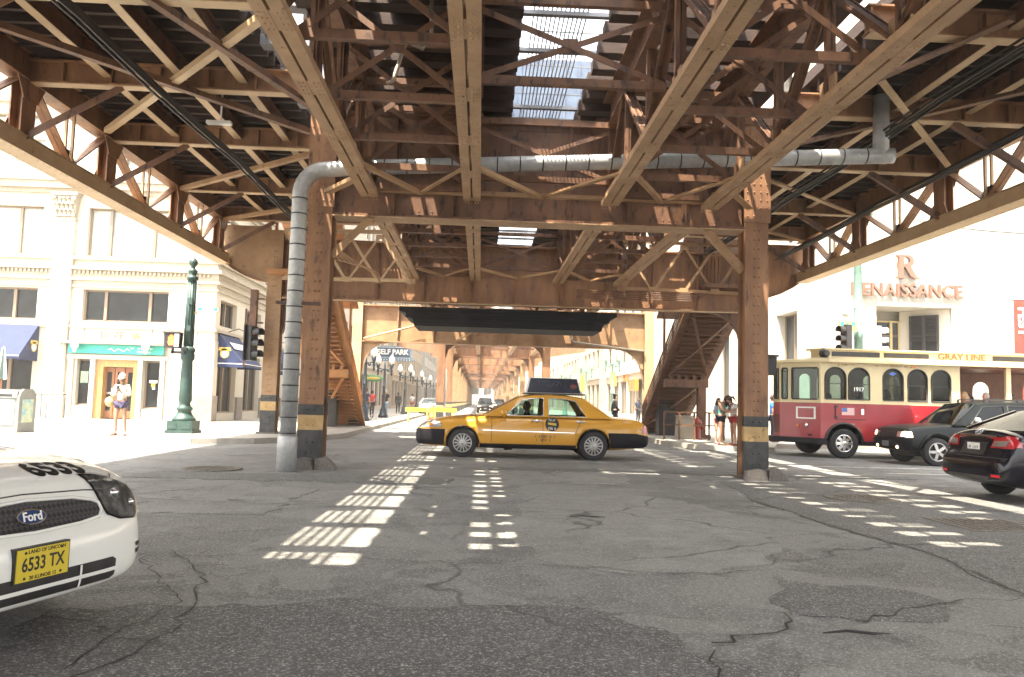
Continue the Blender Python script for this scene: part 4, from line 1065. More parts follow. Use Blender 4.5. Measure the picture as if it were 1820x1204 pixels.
def car_body(st, wheels, pm, root, rw, bumper=None):
    """st: stations (s, zlow, zbelt, ztop, half-width). local x forward = -s. wheels: s positions"""
    n = 13; vs = []; fs = []
    for (s_, zl, zb, zt, w) in st:
        half = [(0,zl),(w*.80,zl),(w*.965,zl+.05),(w,zl+(zb-zl)*.38),(w*.985,zl+(zb-zl)*.72),(w*.93,zb),(w*.62,zb+(zt-zb)*.72),(0,zt)]
        ring = half + [(-y,z) for y,z in half[-2:0:-1]]
        n = len(ring); vs += [(-s_,y,z) for y,z in ring]
    for i in range(len(st)-1):
        for k in range(n): k2 = (k+1) % n; fs.append((i*n+k,i*n+k2,(i+1)*n+k2,(i+1)*n+k))
    fs.append(tuple(range(n))[::-1]); fs.append(tuple((len(st)-1)*n+k for k in range(n)))
    b = MB(); b.add(vs, fs, True)
    o = part('body', b, [pm, M['black']], root)
    md = o.modifiers.new('s','SUBSURF'); md.levels = 2; md.render_levels = 2
    evald(o)
    for s_ in wheels:
        c = MB(); c.lathe([(rw+.055,-2),(rw+.055,2)], (-s_,0,rw+.01), 36, 'y', False)
        co = part('cutter', c, M['black'])
        bo = o.modifiers.new('b','BOOLEAN'); bo.object = co; bo.operation = 'DIFFERENCE'; bo.solver = 'EXACT'
        evald(o); bpy.data.objects.remove(co)
    me = o.data; me.materials.clear(); me.materials.append(pm); me.materials.append(M['black'])
    for p in me.polygons:
        c = p.center; p.material_index = 0; p.use_smooth = True
        for s_ in wheels:
            d = math.hypot(c.x+s_, c.z-rw-.01)
            if abs(d-(rw+.055)) < .012 and abs(p.normal.y) < .5 and c.z < 2*rw+.1: p.material_index = 1; p.use_smooth = False
        if c.z < min(x[1] for x in st)+.02: p.material_index = 1
    me.update()
    # a solid bulkhead keeps the arches from showing daylight
    q = MB()
    for s_ in wheels: q.box((-s_-rw-.05,-.55,.22),(-s_+rw+.05,.55,2*rw))
    part('underbody', q, M['black'], root)
    bm = bmesh.new(); bm.from_mesh(me); tree = BVHTree.FromBMesh(bm); bm.free()
    return o, tree
def cast(tree, p, d, off):
    h = tree.ray_cast(V(p), V(d).normalized(), 6)
    if h[0] is None:
        h = tree.find_nearest(V(p))
    nr = h[1] if h[1].dot(V(d)) < 0 else -h[1]
    return h[0]+nr*off
def decal(mb, tree, poly, org, d, off=.004, holes=(), cuts=3):
    """poly in 2-D; org(u,v) -> start point; thrown along d on to the body"""
    bm = bmesh.new()
    for lp in [poly]+list(holes):
        vs = [bm.verts.new((u,v,0)) for u,v in lp]
        for i in range(len(vs)): bm.edges.new((vs[i],vs[(i+1)%len(vs)]))
    bmesh.ops.triangle_fill(bm, use_beauty=True, edges=bm.edges[:])
    for _ in range(9):
        lg = [e for e in bm.edges if e.calc_length() > .045]
        if not lg: break
        bmesh.ops.subdivide_edges(bm, edges=lg, cuts=1); bmesh.ops.triangulate(bm, faces=[f for f in bm.faces if len(f.verts) > 3])
    bm.verts.index_update()
    vs = [cast(tree, org(v.co.x,v.co.y), d, off) for v in bm.verts]
    fs = [tuple(v.index for v in f.verts) for f in bm.faces]; bm.free()
    return mb.add(vs, fs, True)
def textdecal(mb, tree, body, org, d, size, off=.004, bold=0, sx=1, sp=1):
    t = MB(); t.text(body, lambda u,v,w: (u,v,w), size, 0, bold, sx=sx, sp=sp)
    o = len(mb.v); mb.add([cast(tree, org(x,y), d, off) for x,y,z in t.v], t.f)
    return mb
def unreaddecal(mb, tree, org, d, seed, n, w, h, off=.004):
    for a, b, c, e in strokes(seed, n, w, h):
        mb.add([cast(tree, org(u,v), d, off) for u,v in ((a,b),(c,b),(c,e),(a,e))], [(0,1,2,3)])
    return mb
def side_org(y): return lambda u,v: (u, y, v)
def greenhouse(root, pm, outline, wins, wb, wr, zb, zr, roof_i, glassm='glass', thick=.03):
    """outline: side view points from windscreen base round to backlight base; roof_i: indices of the roof's first and last point"""
    def yy(z): t = max(0,min(1,(z-zb)/(zr-zb))); return wb+(wr-wb)*(t**1.25)
    k = MB()
    for sg in (-1,1):
        k.plate([(-s_,z) for s_,z in outline], [[(-s_,z) for s_,z in w] for w in wins], thick, lambda u,v,w,sg=sg: (u, sg*(yy(v)-thick+w), v))
    a, b = roof_i; top = outline[a:b+1]; n = 10; vs = []
    for s_, z in top:
        for i in range(n+1):
            t = -1+2*i/n; vs.append((-s_, t*yy(z)*.999, z+.045*(1-t*t)-.003))
    fs = [(i*(n+1)+j,i*(n+1)+j+1,(i+1)*(n+1)+j+1,(i+1)*(n+1)+j) for i in range(len(top)-1) for j in range(n)]
    k.add(vs, fs, True); k.add([(x,y*.97,z-.04) for x,y,z in vs], fs, True)
    ro = part('roof', k, pm, root)
    for w in wins:
        for sg in (-1,1):
            g_ = MB(); g_.plate([(-s_,z) for s_,z in w], [], .004, lambda u,v,w_,sg=sg: (u, sg*(yy(v)-thick+.006+w_), v)); wn = part('window', g_, M[glassm], root)
            f_ = MB(); f_.path([(-s_, sg*(yy(z)+.001), z) for s_,z in list(w)+[w[0]]], .011, 5, False); part('window_trim', f_, M['chrome'] if pm is M['taxi_yellow'] else M['black'], wn)
    for nm, (p, q) in (('windscreen', (outline[0], outline[a])), ('rear_window', (outline[-1], outline[b]))):
        g_ = MB(); vs = []
        for i in range(5):
            t = i/4; s_ = p[0]+(q[0]-p[0])*t; z = p[1]+(q[1]-p[1])*t
            for j in range(9):
                u = -1+2*j/8; vs.append((-(s_+(-1 if nm == 'windscreen' else 1)*.10*(1-u*u)*(1-t*.6)), u*(yy(z)-.02), z+.035*(1-u*u)*t))
        g_.add(vs, [(i*9+j,i*9+j+1,(i+1)*9+j+1,(i+1)*9+j) for i in range(4) for j in range(8)], True)
        part(nm, g_, M[glassm], root)
        for sg in (-1,1): f_ = MB(); f_.bar((-p[0],sg*(yy(p[1])-.03),p[1]), (-q[0],sg*(yy(q[1])-.03),q[1]), .07, .05); part('pillar', f_, pm, root)
    return yy
def cabin(root, seats, zf=.55, dash=None, yw=.34):
    for s_ in seats:
        for y in (-yw, yw):
            k = MB(); k.box((-s_-.25,y-.25,zf-.1),(-s_+.28,y+.25,zf+.08)); k.bar((-s_-.27,y,zf),(-s_-.42,y,zf+.58), .46, .14, (1,0,0)); k.box((-s_-.50,y-.13,zf+.58),(-s_-.40,y+.13,zf+.78)); part('seat', k, M['seat'], root)
    if dash:
        k = MB(); k.box((-dash-.3,-.75,.8),(-dash+.05,.75,1.04)); part('dashboard', k, M['interior'], root)
        k = MB(); c = V((-dash-.42,.36,1.06)); k.path([c+V((.05*math.cos(t*math.pi/8),.18*math.sin(t*math.pi/8),.17*math.cos(t*math.pi/8))) for t in range(17)], .014, 6, False); part('steering_wheel', k, M['black'], root)
    k = MB(); k.box((-max(seats)-.6,-.8,.98),(-min(seats)+.9,.8,1.0)) if False else None

# ---- yellow taxi crossing under the tracks (heading left)
YT = thing('yellow_taxi', 'yellow taxi sedan with black bumpers and a rooftop advertising box crossing the street', 'taxi', (0,0,0), local=True)
st = [(0,.36,.60,.62,.62),(.05,.28,.69,.72,.84),(.22,.25,.81,.85,.95),(.6,.24,.89,.95,.99),(1.2,.23,.94,1.01,1.0),(1.78,.22,.985,1.06,1.0),(2.4,.21,1.0,1.02,1.0),(3.2,.21,1.005,1.02,1.0),(4.0,.21,1.01,1.03,1.0),(4.6,.22,1.01,1.06,1.0),(5.2,.26,.985,1.045,.98),(5.50,.30,.94,.99,.94),(5.62,.34,.82,.86,.88),(5.68,.38,.62,.64,.66)]
bo, tr = car_body(st, (1.14,4.29), M['taxi_yellow'], YT, .345)
for s_ in (1.14,4.29):
    wheel(YT,-s_,-.82 if False else .87,.345,.21,1); wheel(YT,-s_,-.87,.345,.21,-1)
yy = greenhouse(YT, M['taxi_yellow'], [(1.66,1.0),(2.5,1.46),(2.8,1.515),(3.2,1.535),(3.6,1.52),(4.05,1.46),(4.72,1.0)], [[(2.16,1.03),(2.55,1.39),(2.78,1.445),(3.08,1.46),(3.06,1.03)],[(3.2,1.03),(3.21,1.46),(3.62,1.45),(3.86,1.40),(4.1,1.03)]], .93, .68, 1.0, 1.5, (1,5))
cabin(YT, (2.75,3.75), .5, 1.95)
L_, R2 = side_org(1.6), side_org(-1.6)
for sg in (-1,1):
    og = side_org(sg*1.6); d = (0,-sg,0)
    k = MB(); decal(k, tr, [(-.02,.30),(-.70,.30),(-.72,.66),(-.02,.66)], og, d, .012, cuts=4); part('front_bumper', k, M['darkplastic'], YT)
    k = MB(); decal(k, tr, [(-4.66,.30),(-5.66,.34),(-5.64,.60),(-5.3,.665),(-4.64,.665)], og, d, .012, cuts=4); part('rear_bumper', k, M['darkplastic'], YT)
    k = MB(); decal(k, tr, [(-1.52,.24),(-3.9,.24),(-3.9,.35),(-1.52,.35)], og, d, .006, cuts=4); part('sill', k, M['darkplastic'], YT)
    k = MB(); decal(k, tr, [(-1.62,.655),(-3.84,.635),(-3.84,.650),(-1.62,.670)], og, d, .012, cuts=5); part('trim_strip', k, M['chrome'], YT)
    k = MB()
    for (a, b_) in (((-1.83,.38),(-1.83,.99)),((-3.06,.38),(-3.06,1.0)),((-3.84,.62),(-4.0,.99))):
        decal(k, tr, [(a[0]-.006,a[1]),(a[0]+.006,a[1]),(b_[0]+.006,b_[1]),(b_[0]-.006,b_[1])], og, d, .0025, cuts=4)
    part('door_seam', k, M['black'], YT)
    for s_ in (2.93,3.97):
        k = MB(); c = cast(tr, (-s_,sg*1.6,.90), d, .02); k.ball(c, .1, 12, 6, (1.25,.25,.28)); part('door_handle', k, M['chrome'], YT)
    k = MB(); decal(k, tr, [(-.10,.69),(-.62,.70),(-.63,.80),(-.5,.85),(-.2,.83)], og, d, .014, cuts=4); hl = part('headlight', k, M['silver'], YT)
    k = MB(); decal(k, tr, [(-.30,.74),(-.42,.74),(-.42,.79),(-.30,.79)], og, d, .017, cuts=2); part('indicator', k, M['amber'], hl)
    k = MB(); decal(k, tr, [(-5.45,.67),(-5.60,.67),(-5.60,.90),(-5.52,.93)], og, d, .012, cuts=3); part('tail_light', k, M['red_lens'], YT)
    k = MB(); c = V((-2.12,sg*1.06,1.09)); k.ball(c, .11, 12, 7, (.8,.7,.72)); k.bar(c+V((0,-sg*.05,-.05)), (-2.14,sg*.93,1.0), .07, .05); mr = part('wing_mirror', k, M['taxi_yellow'], YT)
    k = MB(); c = (-3.28,.84)
    decal(k, tr, [(c[0]+.165*math.cos(i*math.pi/12),c[1]+.165*math.sin(i*math.pi/12)) for i in range(24)], og, d, .004, cuts=2); em = part('door_emblem', k, M['plate_ink'], YT)
    k = MB()
    if sg < 0: og2 = lambda u,v: (u,-1.6,v)
    else: og2 = lambda u,v: (-6.56-u,1.6,v)
    fl = (1 if sg < 0 else 1)
    unreaddecal(k, tr, lambda u,v: og2(c[0]+u,c[1]+.10+v), d, 4, 5, .19, .06, .007); unreaddecal(k, tr, lambda u,v: og2(c[0]+u,c[1]-.10+v), d, 5, 5, .19, .06, .007)
    part('lettering', k, M['signwhite'], em)
    k = MB(); decal(k, tr, [(c[0]-.1,c[1]-.035),(c[0]+.1,c[1]-.01),(c[0]+.1,c[1]+.04),(c[0]-.1,c[1]+.02)], og, d, .008, cuts=1); part('emblem_band', k, M['gold'], em)
    k = MB(); unreaddecal(k, tr, lambda u,v: og2(-3.66+u,.89+v), d, 6, 4, .26, .085); unreaddecal(k, tr, lambda u,v: og2(-3.44+u,.545+v), d, 7, 10, .5, .06); unreaddecal(k, tr, lambda u,v: og2(-3.48+u,.46+v), d, 8, 7, .36, .06); part('lettering', k, M['plate_ink'], YT)
k = MB(); decal(k, tr, [(-.5,.44),(.5,.44),(.5,.58),(-.5,.58)], lambda u,v: (1,u,v), (-1,0,0), .012); part('front_grille', k, M['black'], YT)
k = MB(); k.box((-4.14,-.38,1.555),(-2.62,.38,1.59)); rb = part('roof_rack', k, M['black'], YT)
k = MB(); k.add([(-2.66,-.33,1.59),(-4.06,-.33,1.59),(-4.06,.33,1.59),(-2.66,.33,1.59),(-2.76,-.12,1.98),(-3.98,-.12,1.98),(-3.98,.12,1.98),(-2.76,.12,1.98)], [(0,1,5,4),(2,3,7,6),(4,5,6,7),(3,0,4,7),(1,2,6,5)]); ad = part('advert_box', k, M['white'], YT)
M['advert'] = mat('advert_panel', (.008,.009,.02), .35, 0, (.014,.02,.04), None, 2, spec=.3)
k = MB()
for sg in (-1,1): k.add([(-2.70,sg*.335,1.6),(-4.03,sg*.335,1.6),(-3.955,sg*.13,1.965),(-2.79,sg*.13,1.965)], [(0,1,2,3)])
part('advert_panel', k, M['advert'], ad)
k = MB(); AD = lambda cx, cz: (lambda u,v,w: (-3.37-(cx+u), .338-.562*(cz+v-1.6), cz+v))
k.path([AD(-.18+.045*i,1.75)(0,.06*math.sin(i*2.1)+.012*i,.004) for i in range(9)], .009, 5); unread(k, AD(-.12,1.89), 9, 16, .55, .032); part('lettering', k, mat('advert_ink',(.10,.12,.12)), ad)
k = MB(); k.ball((-3.85,.265,1.76), .09, 10, 6, (1,.2,1)); part('advert_picture', k, mat('advert_red',(.12,.02,.02),.3), ad)
YT.location = (-1.53, 19.72, 0); YT.rotation_euler = (0,0,math.pi)

# ---- white taxi nosing in at the lower left
WT = thing('white_taxi', 'white taxi sedan nosing into the lower left corner with a yellow number plate', 'taxi', (0,0,0), local=True)
st = [(-.02,.31,.56,.60,.46),(.01,.25,.62,.65,.66),(.05,.24,.67,.69,.79),(.105,.23,.72,.745,.83),(.16,.22,.835,.87,.855),(.3,.2,.885,.935,.875),(.6,.2,.925,.98,.91),(1.0,.2,.94,1.0,.93),(1.4,.2,.975,1.045,.935),(2.2,.2,.985,1.0,.935),(3.2,.2,1.0,1.02,.935),(4.1,.22,1.0,1.06,.92),(4.7,.28,.96,1.02,.88),(4.95,.34,.8,.85,.78),(5.02,.4,.6,.62,.6)]
st = [(s_,)+(zl-.015*max(0,1-s_/1.2), zb-(.07 if s_ < .1 else .02)*max(0,1-s_/1.2), zt-(.09 if s_ < .1 else .04)*max(0,1-s_/1.2))+(w_,) for s_,zl,zb,zt,w_ in st]
bo, tr = car_body(st, (1.0,3.75), M['taxi_white'], WT, .32)
for s_ in (1.0,3.75): wheel(WT,-s_,.80,.32,.2,1,10); wheel(WT,-s_,-.80,.32,.2,-1,10)
greenhouse(WT, M['taxi_white'], [(1.45,.97),(2.25,1.38),(2.6,1.44),(3.0,1.45),(3.4,1.42),(4.3,1.0)], [[(1.9,1.0),(2.3,1.34),(2.8,1.38),(2.8,1.0)],[(2.9,1.0),(2.9,1.38),(3.3,1.36),(3.8,1.02)]], .87, .62, .97, 1.42, (1,4))
cabin(WT, (2.45,3.3), .5, 1.7)
NZ = .09
fo = lambda u,v: (1.5,u,v-NZ); fd = (-1,0,0)
M['mesh'] = mat('grille_mesh', (.012,.012,.012), .4)
def gridmat():
    m = M['mesh']; nt = m.node_tree; nd = nt.nodes; lk = nt.links; b = nd['Principled BSDF']
    tc = nd.new('ShaderNodeTexCoord'); mp = nd.new('ShaderNodeMapping'); mp.inputs['Rotation'].default_value = (R(45),0,0); lk.new(tc.outputs['Object'], mp.inputs[0])
    ck = nd.new('ShaderNodeTexChecker'); ck.inputs['Scale'].default_value = 46; ck.inputs['Color1'].default_value = (.006,.006,.006,1); ck.inputs['Color2'].default_value = (.055,.05,.055,1)
    lk.new(mp.outputs[0], ck.inputs[0]); lk.new(ck.outputs[0], b.inputs['Base Color'])
gridmat()
gp = [(.66*math.cos(t), .755+.072*math.sin(t)) for t in [i*math.pi/16 for i in range(32)]]
gp = [(-.44,.705),(-.3,.69),(0,.68),(.3,.69),(.44,.705),(.475,.74),(.47,.78),(.43,.80),(.3,.825),(0,.84),(-.3,.825),(-.43,.8),(-.475,.76)]
k = MB(); decal(k, tr, gp, fo, fd, .004, cuts=4); gl = part('grille', k, M['mesh'], WT)
k = MB(); k.path([cast(tr, fo(u,v), fd, .008) for u,v in gp+[gp[0]]], .010, 6, False); part('grille_rim', k, M['taxi_white'], gl)
el_ = lambda a,b,cy=0,cz=.755: [(cy+a*math.cos(i*math.pi/14),cz+b*math.sin(i*math.pi/14)) for i in range(28)]
ez = lambda u,v,w: (.035+w-(v-.76)*.9, u, v)
k = MB(); k.plate(el_(.088,.038,0,.765), [], .02, lambda u,v,w: (-.082+w-(v-.765)*.6,u,v-NZ)); em = part('badge', k, M['chrome'], gl)
k = MB(); k.plate(el_(.079,.031,0,.765), [], .004, lambda u,v,w: (-.062+w-(v-.765)*.6,u,v-NZ)); part('badge_field', k, mat('badge_blue',(.02,.05,.14),.2,coat=1), em)
k = MB(); k.text('Ford', lambda u,v,w: (-.0575+w-v*.6, u+v*.25, v+.765-NZ), .062, .003, .001); part('badge_script', k, M['signwhite'], em)
for sg in (-1,1):
    d = V((-.84,-sg*.54,0))
    hp = [(.52,.69),(.58,.655),(.70,.645),(.80,.685),(.82,.75),(.79,.83),(.71,.885),(.62,.915),(.535,.92)]
    og = lambda u,v,sg=sg: tuple(V((-.30,sg*u,v))-d*1.6-V((0,0,0)))
    # throw the outline obliquely so it wraps the front corner
    fo2 = lambda u,v,sg=sg: tuple(V((.02-(u-.5)*.75,sg*((u-.52)*.66+.545),v-.07))-d*1.2)
    k = MB(); decal(k, tr, hp, fo2, tuple(d), .003, cuts=4); hl = part('headlight', k, M['darkplastic'], WT)
    k = MB(); decal(k, tr, [(u*.94+.045,v*.93+.054) for u,v in hp], fo2, tuple(d), .007, cuts=4); part('reflector', k, mat('headlamp_bowl',(.22,.225,.22),.15,.5,(.5,.5,.48),None,14,thr=(.48,.6)), hl)
    for (u,v,r_) in ((.64,.80,.03),(.73,.735,.022)):
        c = cast(tr, fo2(u,v), tuple(d), .008); k = MB(); k.ball(c, r_, 12, 8); part('bulb', k, M['chrome'], hl)
    k = MB(); decal(k, tr, [(u*1.02-.012,v*1.015-.011) for u,v in hp], fo2, tuple(d), .012, cuts=4); part('lens', k, M['lens'], hl)
    for zz in (.475,.435):
        k = MB(); decal(k, tr, [(.70,zz),(.80,zz+.005),(.80,zz+.03),(.70,zz+.028)], fo2, tuple(d), .004, cuts=2); part('bumper_slot', k, M['black'], WT)
    k = MB(); decal(k, tr, [(-1.45,.3),(-1.46,.3),(-1.46,.95),(-1.45,.95)], side_org(sg*1.6), (0,-sg,0), .002, cuts=4); decal(k, tr, [(-2.84,.3),(-2.85,.3),(-2.85,.97),(-2.84,.97)], side_org(sg*1.6), (0,-sg,0), .002, cuts=4); part('door_seam', k, M['black'], WT)
    k = MB(); k.ball((-1.85,sg*1.0,1.03), .1, 12, 7, (.8,.8,.7)); part('wing_mirror', k, M['taxi_white'], WT)
# lower intake, hood seam, plate and numbers
k = MB(); decal(k, tr, [(-.50,.355),(.50,.355),(.53,.37),(.53,.46),(.50,.478),(-.50,.478),(-.53,.46),(-.53,.37)], fo, fd, .004, cuts=4); it = part('lower_intake', k, M['black'], WT)
k = MB(); decal(k, tr, [(-.53,.402),(.53,.402),(.53,.422),(-.53,.422)], fo, fd, .014, cuts=4)
for u in (-.26,.26): decal(k, tr, [(u-.007,.357),(u+.007,.357),(u+.007,.476),(u-.007,.476)], fo, fd, .012, cuts=3)
part('intake_bar', k, M['taxi_white'], it)
k = MB(); q = [cast(tr, (-s_,sg_*y_,2), (0,0,-1), .0015) for sg_ in (1,) for s_, y_ in ((.13,.60),(.2,.66),(.5,.74),(1.0,.78),(1.4,.80))]; k.path(q, .005, 5)
q = [cast(tr, (-s_,-y_,2), (0,0,-1), .0015) for s_, y_ in ((.13,.60),(.2,.66),(.5,.74),(1.0,.78),(1.4,.80))]; k.path(q, .005, 5)
q = [cast(tr, fo(u,v), fd, .0015) for u, v in ((-.62,.835),(-.4,.858),(0,.872),(.4,.858),(.62,.835),(.66,.79))]; k.path(q, .004, 5); part('hood_seam', k, M['black'], WT)
k = MB(); textdecal(k, tr, '6533', lambda u,v: (-.62+v*-1.0-.0,u+.40,2) if False else (-.30-v*1.25,u+.34,2), (0,0,-1), .19, .0025, .008, sx=1.0); part('hood_number', k, M['plate_ink'], WT)
PX = .030
k = MB(); PZ = .115
k.box((PX-.06,-.1685,.478-PZ),(PX,.1685,.654-PZ)); pf = part('plate_holder', k, M['black'], WT)
k = MB(); k.box((PX,-.158,.486-PZ),(PX+.006,.158,.646-PZ)); pl = part('number_plate', k, M['plate_yellow'], WT)
k = MB(); T = lambda cy,cz: (lambda u,v,w: (PX+.0062+w, cy+u, cz+v-PZ))
k.text('6533 TX', T(0,.565), .095, .001, .002, sx=.76); k.text('LAND OF LINCOLN', T(.02,.630), .026, .001, .0006); k.text('20 ILLINOIS 12', T(0,.500), .026, .001, .0006)
for y_ in (-.10,.10):
    for z_ in (.628,.502): k.dome((PX+.006,y_*1.1,z_-PZ), (1,0,0), .008)
part('plate_lettering', k, M['plate_ink'], pl)
# fix the reading direction: +y runs to the viewer's right when facing the nose
WT.location = (-2.255, 4.20, .01); WT.rotation_euler = (0,0,R(-18))

# ---- dark sport utility (heading left)
SU = thing('black_suv', 'black sport utility car with lit headlamps heading left in front of the trolley', 'car', (0,0,0), local=True)
st = [(0,.50,.70,.74,.66),(.04,.40,.86,.9,.80),(.12,.36,.95,.99,.86),(.4,.33,.99,1.04,.88),(.9,.33,1.03,1.08,.89),(1.35,.33,1.07,1.11,.89),(2.2,.33,1.08,1.1,.89),(3.4,.33,1.08,1.1,.89),(4.3,.36,1.08,1.1,.88),(4.58,.42,1.04,1.06,.86),(4.65,.5,.95,.97,.80)]
bo, tr = car_body(st, (.83,3.5), M['suv_black'], SU, .365)
for s_ in (.83,3.5): wheel(SU,-s_,.78,.365,.23,1,5); wheel(SU,-s_,-.78,.365,.23,-1,5)
greenhouse(SU, M['suv_black'], [(1.3,1.06),(2.0,1.62),(2.4,1.67),(3.4,1.69),(4.3,1.66),(4.55,1.06)], [[(1.75,1.1),(2.15,1.56),(2.72,1.6),(2.72,1.1)],[(2.82,1.1),(2.82,1.6),(3.5,1.6),(3.5,1.1)],[(3.62,1.1),(3.62,1.6),(4.2,1.58),(4.35,1.1)]], .84, .66, 1.06, 1.66, (1,4), 'glass_dark')
cabin(SU, (2.4,3.3), .6, 1.6)
M['lit_lamp'] = emit('lit_headlamp', (1,.72,.36), 1.2)
for sg in (-1,1):
    k = MB(); decal(k, tr, [(.42,.72),(.80,.72),(.80,.86),(.42,.86)], lambda u,v,sg=sg: (1,sg*u,v), (-1,0,0), .012, cuts=3); hl = part('headlight', k, M['silver'], SU)
    k = MB(); decal(k, tr, [(.62,.74),(.80,.74),(.80,.85),(.62,.85)], lambda u,v,sg=sg: (1,sg*u,v), (-1,0,0), .016, cuts=3); part('lit_lens', k, M['lit_lamp'], hl)
    k = MB(); decal(k, tr, [(-.06,.72),(-.2,.72),(-.18,.86),(-.06,.87)], side_org(sg*1.5), (0,-sg,0), .012, cuts=3); part('indicator', k, M['lit_lamp'], SU)
    k = MB(); c = cast(tr, (1,sg*.5,.47), (-1,0,0), .05); k.ball(c, .055, 10, 6, (.5,1,.8)); part('fog_lamp', k, M['lit_lamp'], SU)
    k = MB(); decal(k, tr, [(-.2,.94),(-1.3,1.02),(-1.3,1.005),(-.2,.925)], side_org(sg*1.5), (0,-sg,0), .004, cuts=4); k.path([cast(tr, (-.83+.47*math.cos(t),sg*1.5,.375+.47*math.sin(t)), (0,-sg,0), .01) for t in [i*math.pi/12 for i in range(13)]], .022, 6); part('arch_trim', k, M['suv_black'], SU)
    k = MB(); k.ball((-1.78,sg*1.05,1.2), .12, 12, 7, (.7,.9,.75)); k.bar((-1.8,sg*.98,1.15),(-1.8,sg*.86,1.1), .08,.05); part('wing_mirror', k, M['silver'], SU)
    k = MB(); k.bar((-2.3,sg*.58,1.76),(-4.2,sg*.58,1.76), .03,.03)
    for s_ in (2.3,3.2,4.2): k.box((-s_-.03,sg*.58-.02,1.67),(-s_+.03,sg*.58+.02,1.75))
    part('roof_rail', k, M['black'], SU)
    k = MB()
    for s_ in (1.62,2.77,3.56): decal(k, tr, [(-s_-.006,.4),(-s_+.006,.4),(-s_+.006,1.05),(-s_-.006,1.05)], side_org(sg*1.5), (0,-sg,0), .002, cuts=4)
    part('door_seam', k, M['black'], SU)
k = MB(); decal(k, tr, [(-.40,.70),(.40,.70),(.40,.88),(-.40,.88)], lambda u,v: (1,u,v), (-1,0,0), .006, cuts=3)
part('grille', k, M['black'], SU)
k = MB(); decal(k, tr, [(-.84,.42),(.84,.42),(.84,.66),(-.84,.66)], lambda u,v: (1,u,v), (-1,0,0), .05, cuts=4); part('front_bumper', k, M['darkplastic'], SU)
k = MB(); k.box((.075,-.16,.46),(.09,.16,.60)); part('number_plate', k, mat('plate_grey',(.2,.2,.2)), SU)
SU.location = (10.98, 20.62, 0); SU.rotation_euler = (0,0,math.pi)

# ---- black sedan seen from behind at the right edge (heading right)
BS = thing('black_sedan', 'shiny black sedan seen from behind, cut off by the right edge', 'car', (0,0,0), local=True)
st = [(0,.32,.55,.58,.56),(.05,.24,.64,.68,.76),(.2,.2,.76,.80,.84),(.6,.19,.86,.92,.87),(1.2,.19,.95,1.02,.88),(1.6,.19,.98,1.0,.88),(2.6,.19,1.0,1.02,.88),(3.5,.19,1.02,1.06,.88),(3.9,.2,1.04,1.13,.87),(4.25,.24,1.03,1.15,.85),(4.40,.27,1.0,1.13,.83),(4.46,.30,.80,.86,.82),(4.50,.31,.74,.77,.80),(4.56,.32,.68,.70,.78),(4.59,.34,.58,.6,.66)]
bo, tr = car_body(st, (.92,3.55), M['car_black'], BS, .32)
for s_ in (.92,3.55): wheel(BS,-s_,.77,.32,.2,1,9); wheel(BS,-s_,-.77,.32,.2,-1,9)
greenhouse(BS, M['car_black'], [(1.25,1.0),(2.0,1.42),(2.5,1.47),(3.0,1.46),(3.35,1.42),(4.1,1.12)], [[(1.75,1.04),(2.1,1.37),(2.6,1.41),(2.6,1.04)],[(2.7,1.04),(2.7,1.41),(3.15,1.38),(3.6,1.1)]], .82, .62, 1.0, 1.45, (1,4), 'glass_dark')
cabin(BS, (2.2,3.0), .5, 1.5)
ro_ = lambda u,v: (-6.5,u,v); rd = (1,0,0)
for sg in (-1,1):
    for nm, pts, mm, of in (('tail_light',[(.40,.84),(.80,.84),(.82,.99),(.66,1.03),(.44,.98)],'red_lens',.012),('reverse_lens',[(.44,.865),(.72,.865),(.74,.955),(.47,.945)],'silver',.018)):
        k = MB(); decal(k, tr, pts, lambda u,v,sg=sg: (-6.5,sg*u,v), rd, of, cuts=4); part(nm, k, M[mm], BS)
    k = MB(); decal(k, tr, [(-4.25,.86),(-4.44,.86),(-4.42,1.0),(-4.3,1.02)], side_org(sg*1.5), (0,-sg,0), .012, cuts=3); part('tail_light', k, M['red_lens'], BS)
    k = MB(); decal(k, tr, [(.56,.40),(.74,.40),(.74,.44),(.56,.44)], lambda u,v,sg=sg: (-6.5,sg*u,v), rd, .008, cuts=2); part('reflector', k, M['red_lens'], BS)
k = MB(); decal(k, tr, [(-.46,1.0),(.46,1.0),(.46,1.035),(-.46,1.035)], ro_, rd, .012, cuts=4); part('trunk_trim', k, M['chrome'], BS)
k = MB(); decal(k, tr, [(-.30,.72),(.30,.72),(.30,.92),(-.30,.92)], ro_, rd, .004, cuts=3); decal(k, tr, [(-.79,.685),(.79,.685),(.79,.70),(-.79,.70)], ro_, rd, .003, cuts=5); decal(k, tr, [(-.5,.34),(.5,.34),(.5,.40),(-.5,.40)], ro_, rd, .004, cuts=4); part('plate_recess', k, M['black'], BS)
c = cast(tr, ro_(0,.83), rd, .012)
k = MB(); k.box((c.x-.006,-.155,.755),(c.x,.155,.905)); pl = part('number_plate', k, M['signwhite'], BS); k = MB(); k.box((c.x-.008,-.15,.76),(c.x-.0065,.15,.785)); unread(k, lambda u,v,w: (c.x-.0065-w,-u,v+.835), 10, 7, .24, .05, .001); part('plate_lettering', k, M['signblue'], pl)
k = MB(); c = cast(tr, ro_(0,1.07), rd, .01)
for a,b in ((.075,.05),(.03,.048)): k.path([cast(tr, ro_(a*math.cos(t*math.pi/10),1.075+b*math.sin(t*math.pi/10)), rd, .008) for t in range(21)], .007, 5, False)
part('badge', k, M['chrome'], BS)
BS.location = (12.5, 12.4, 0)

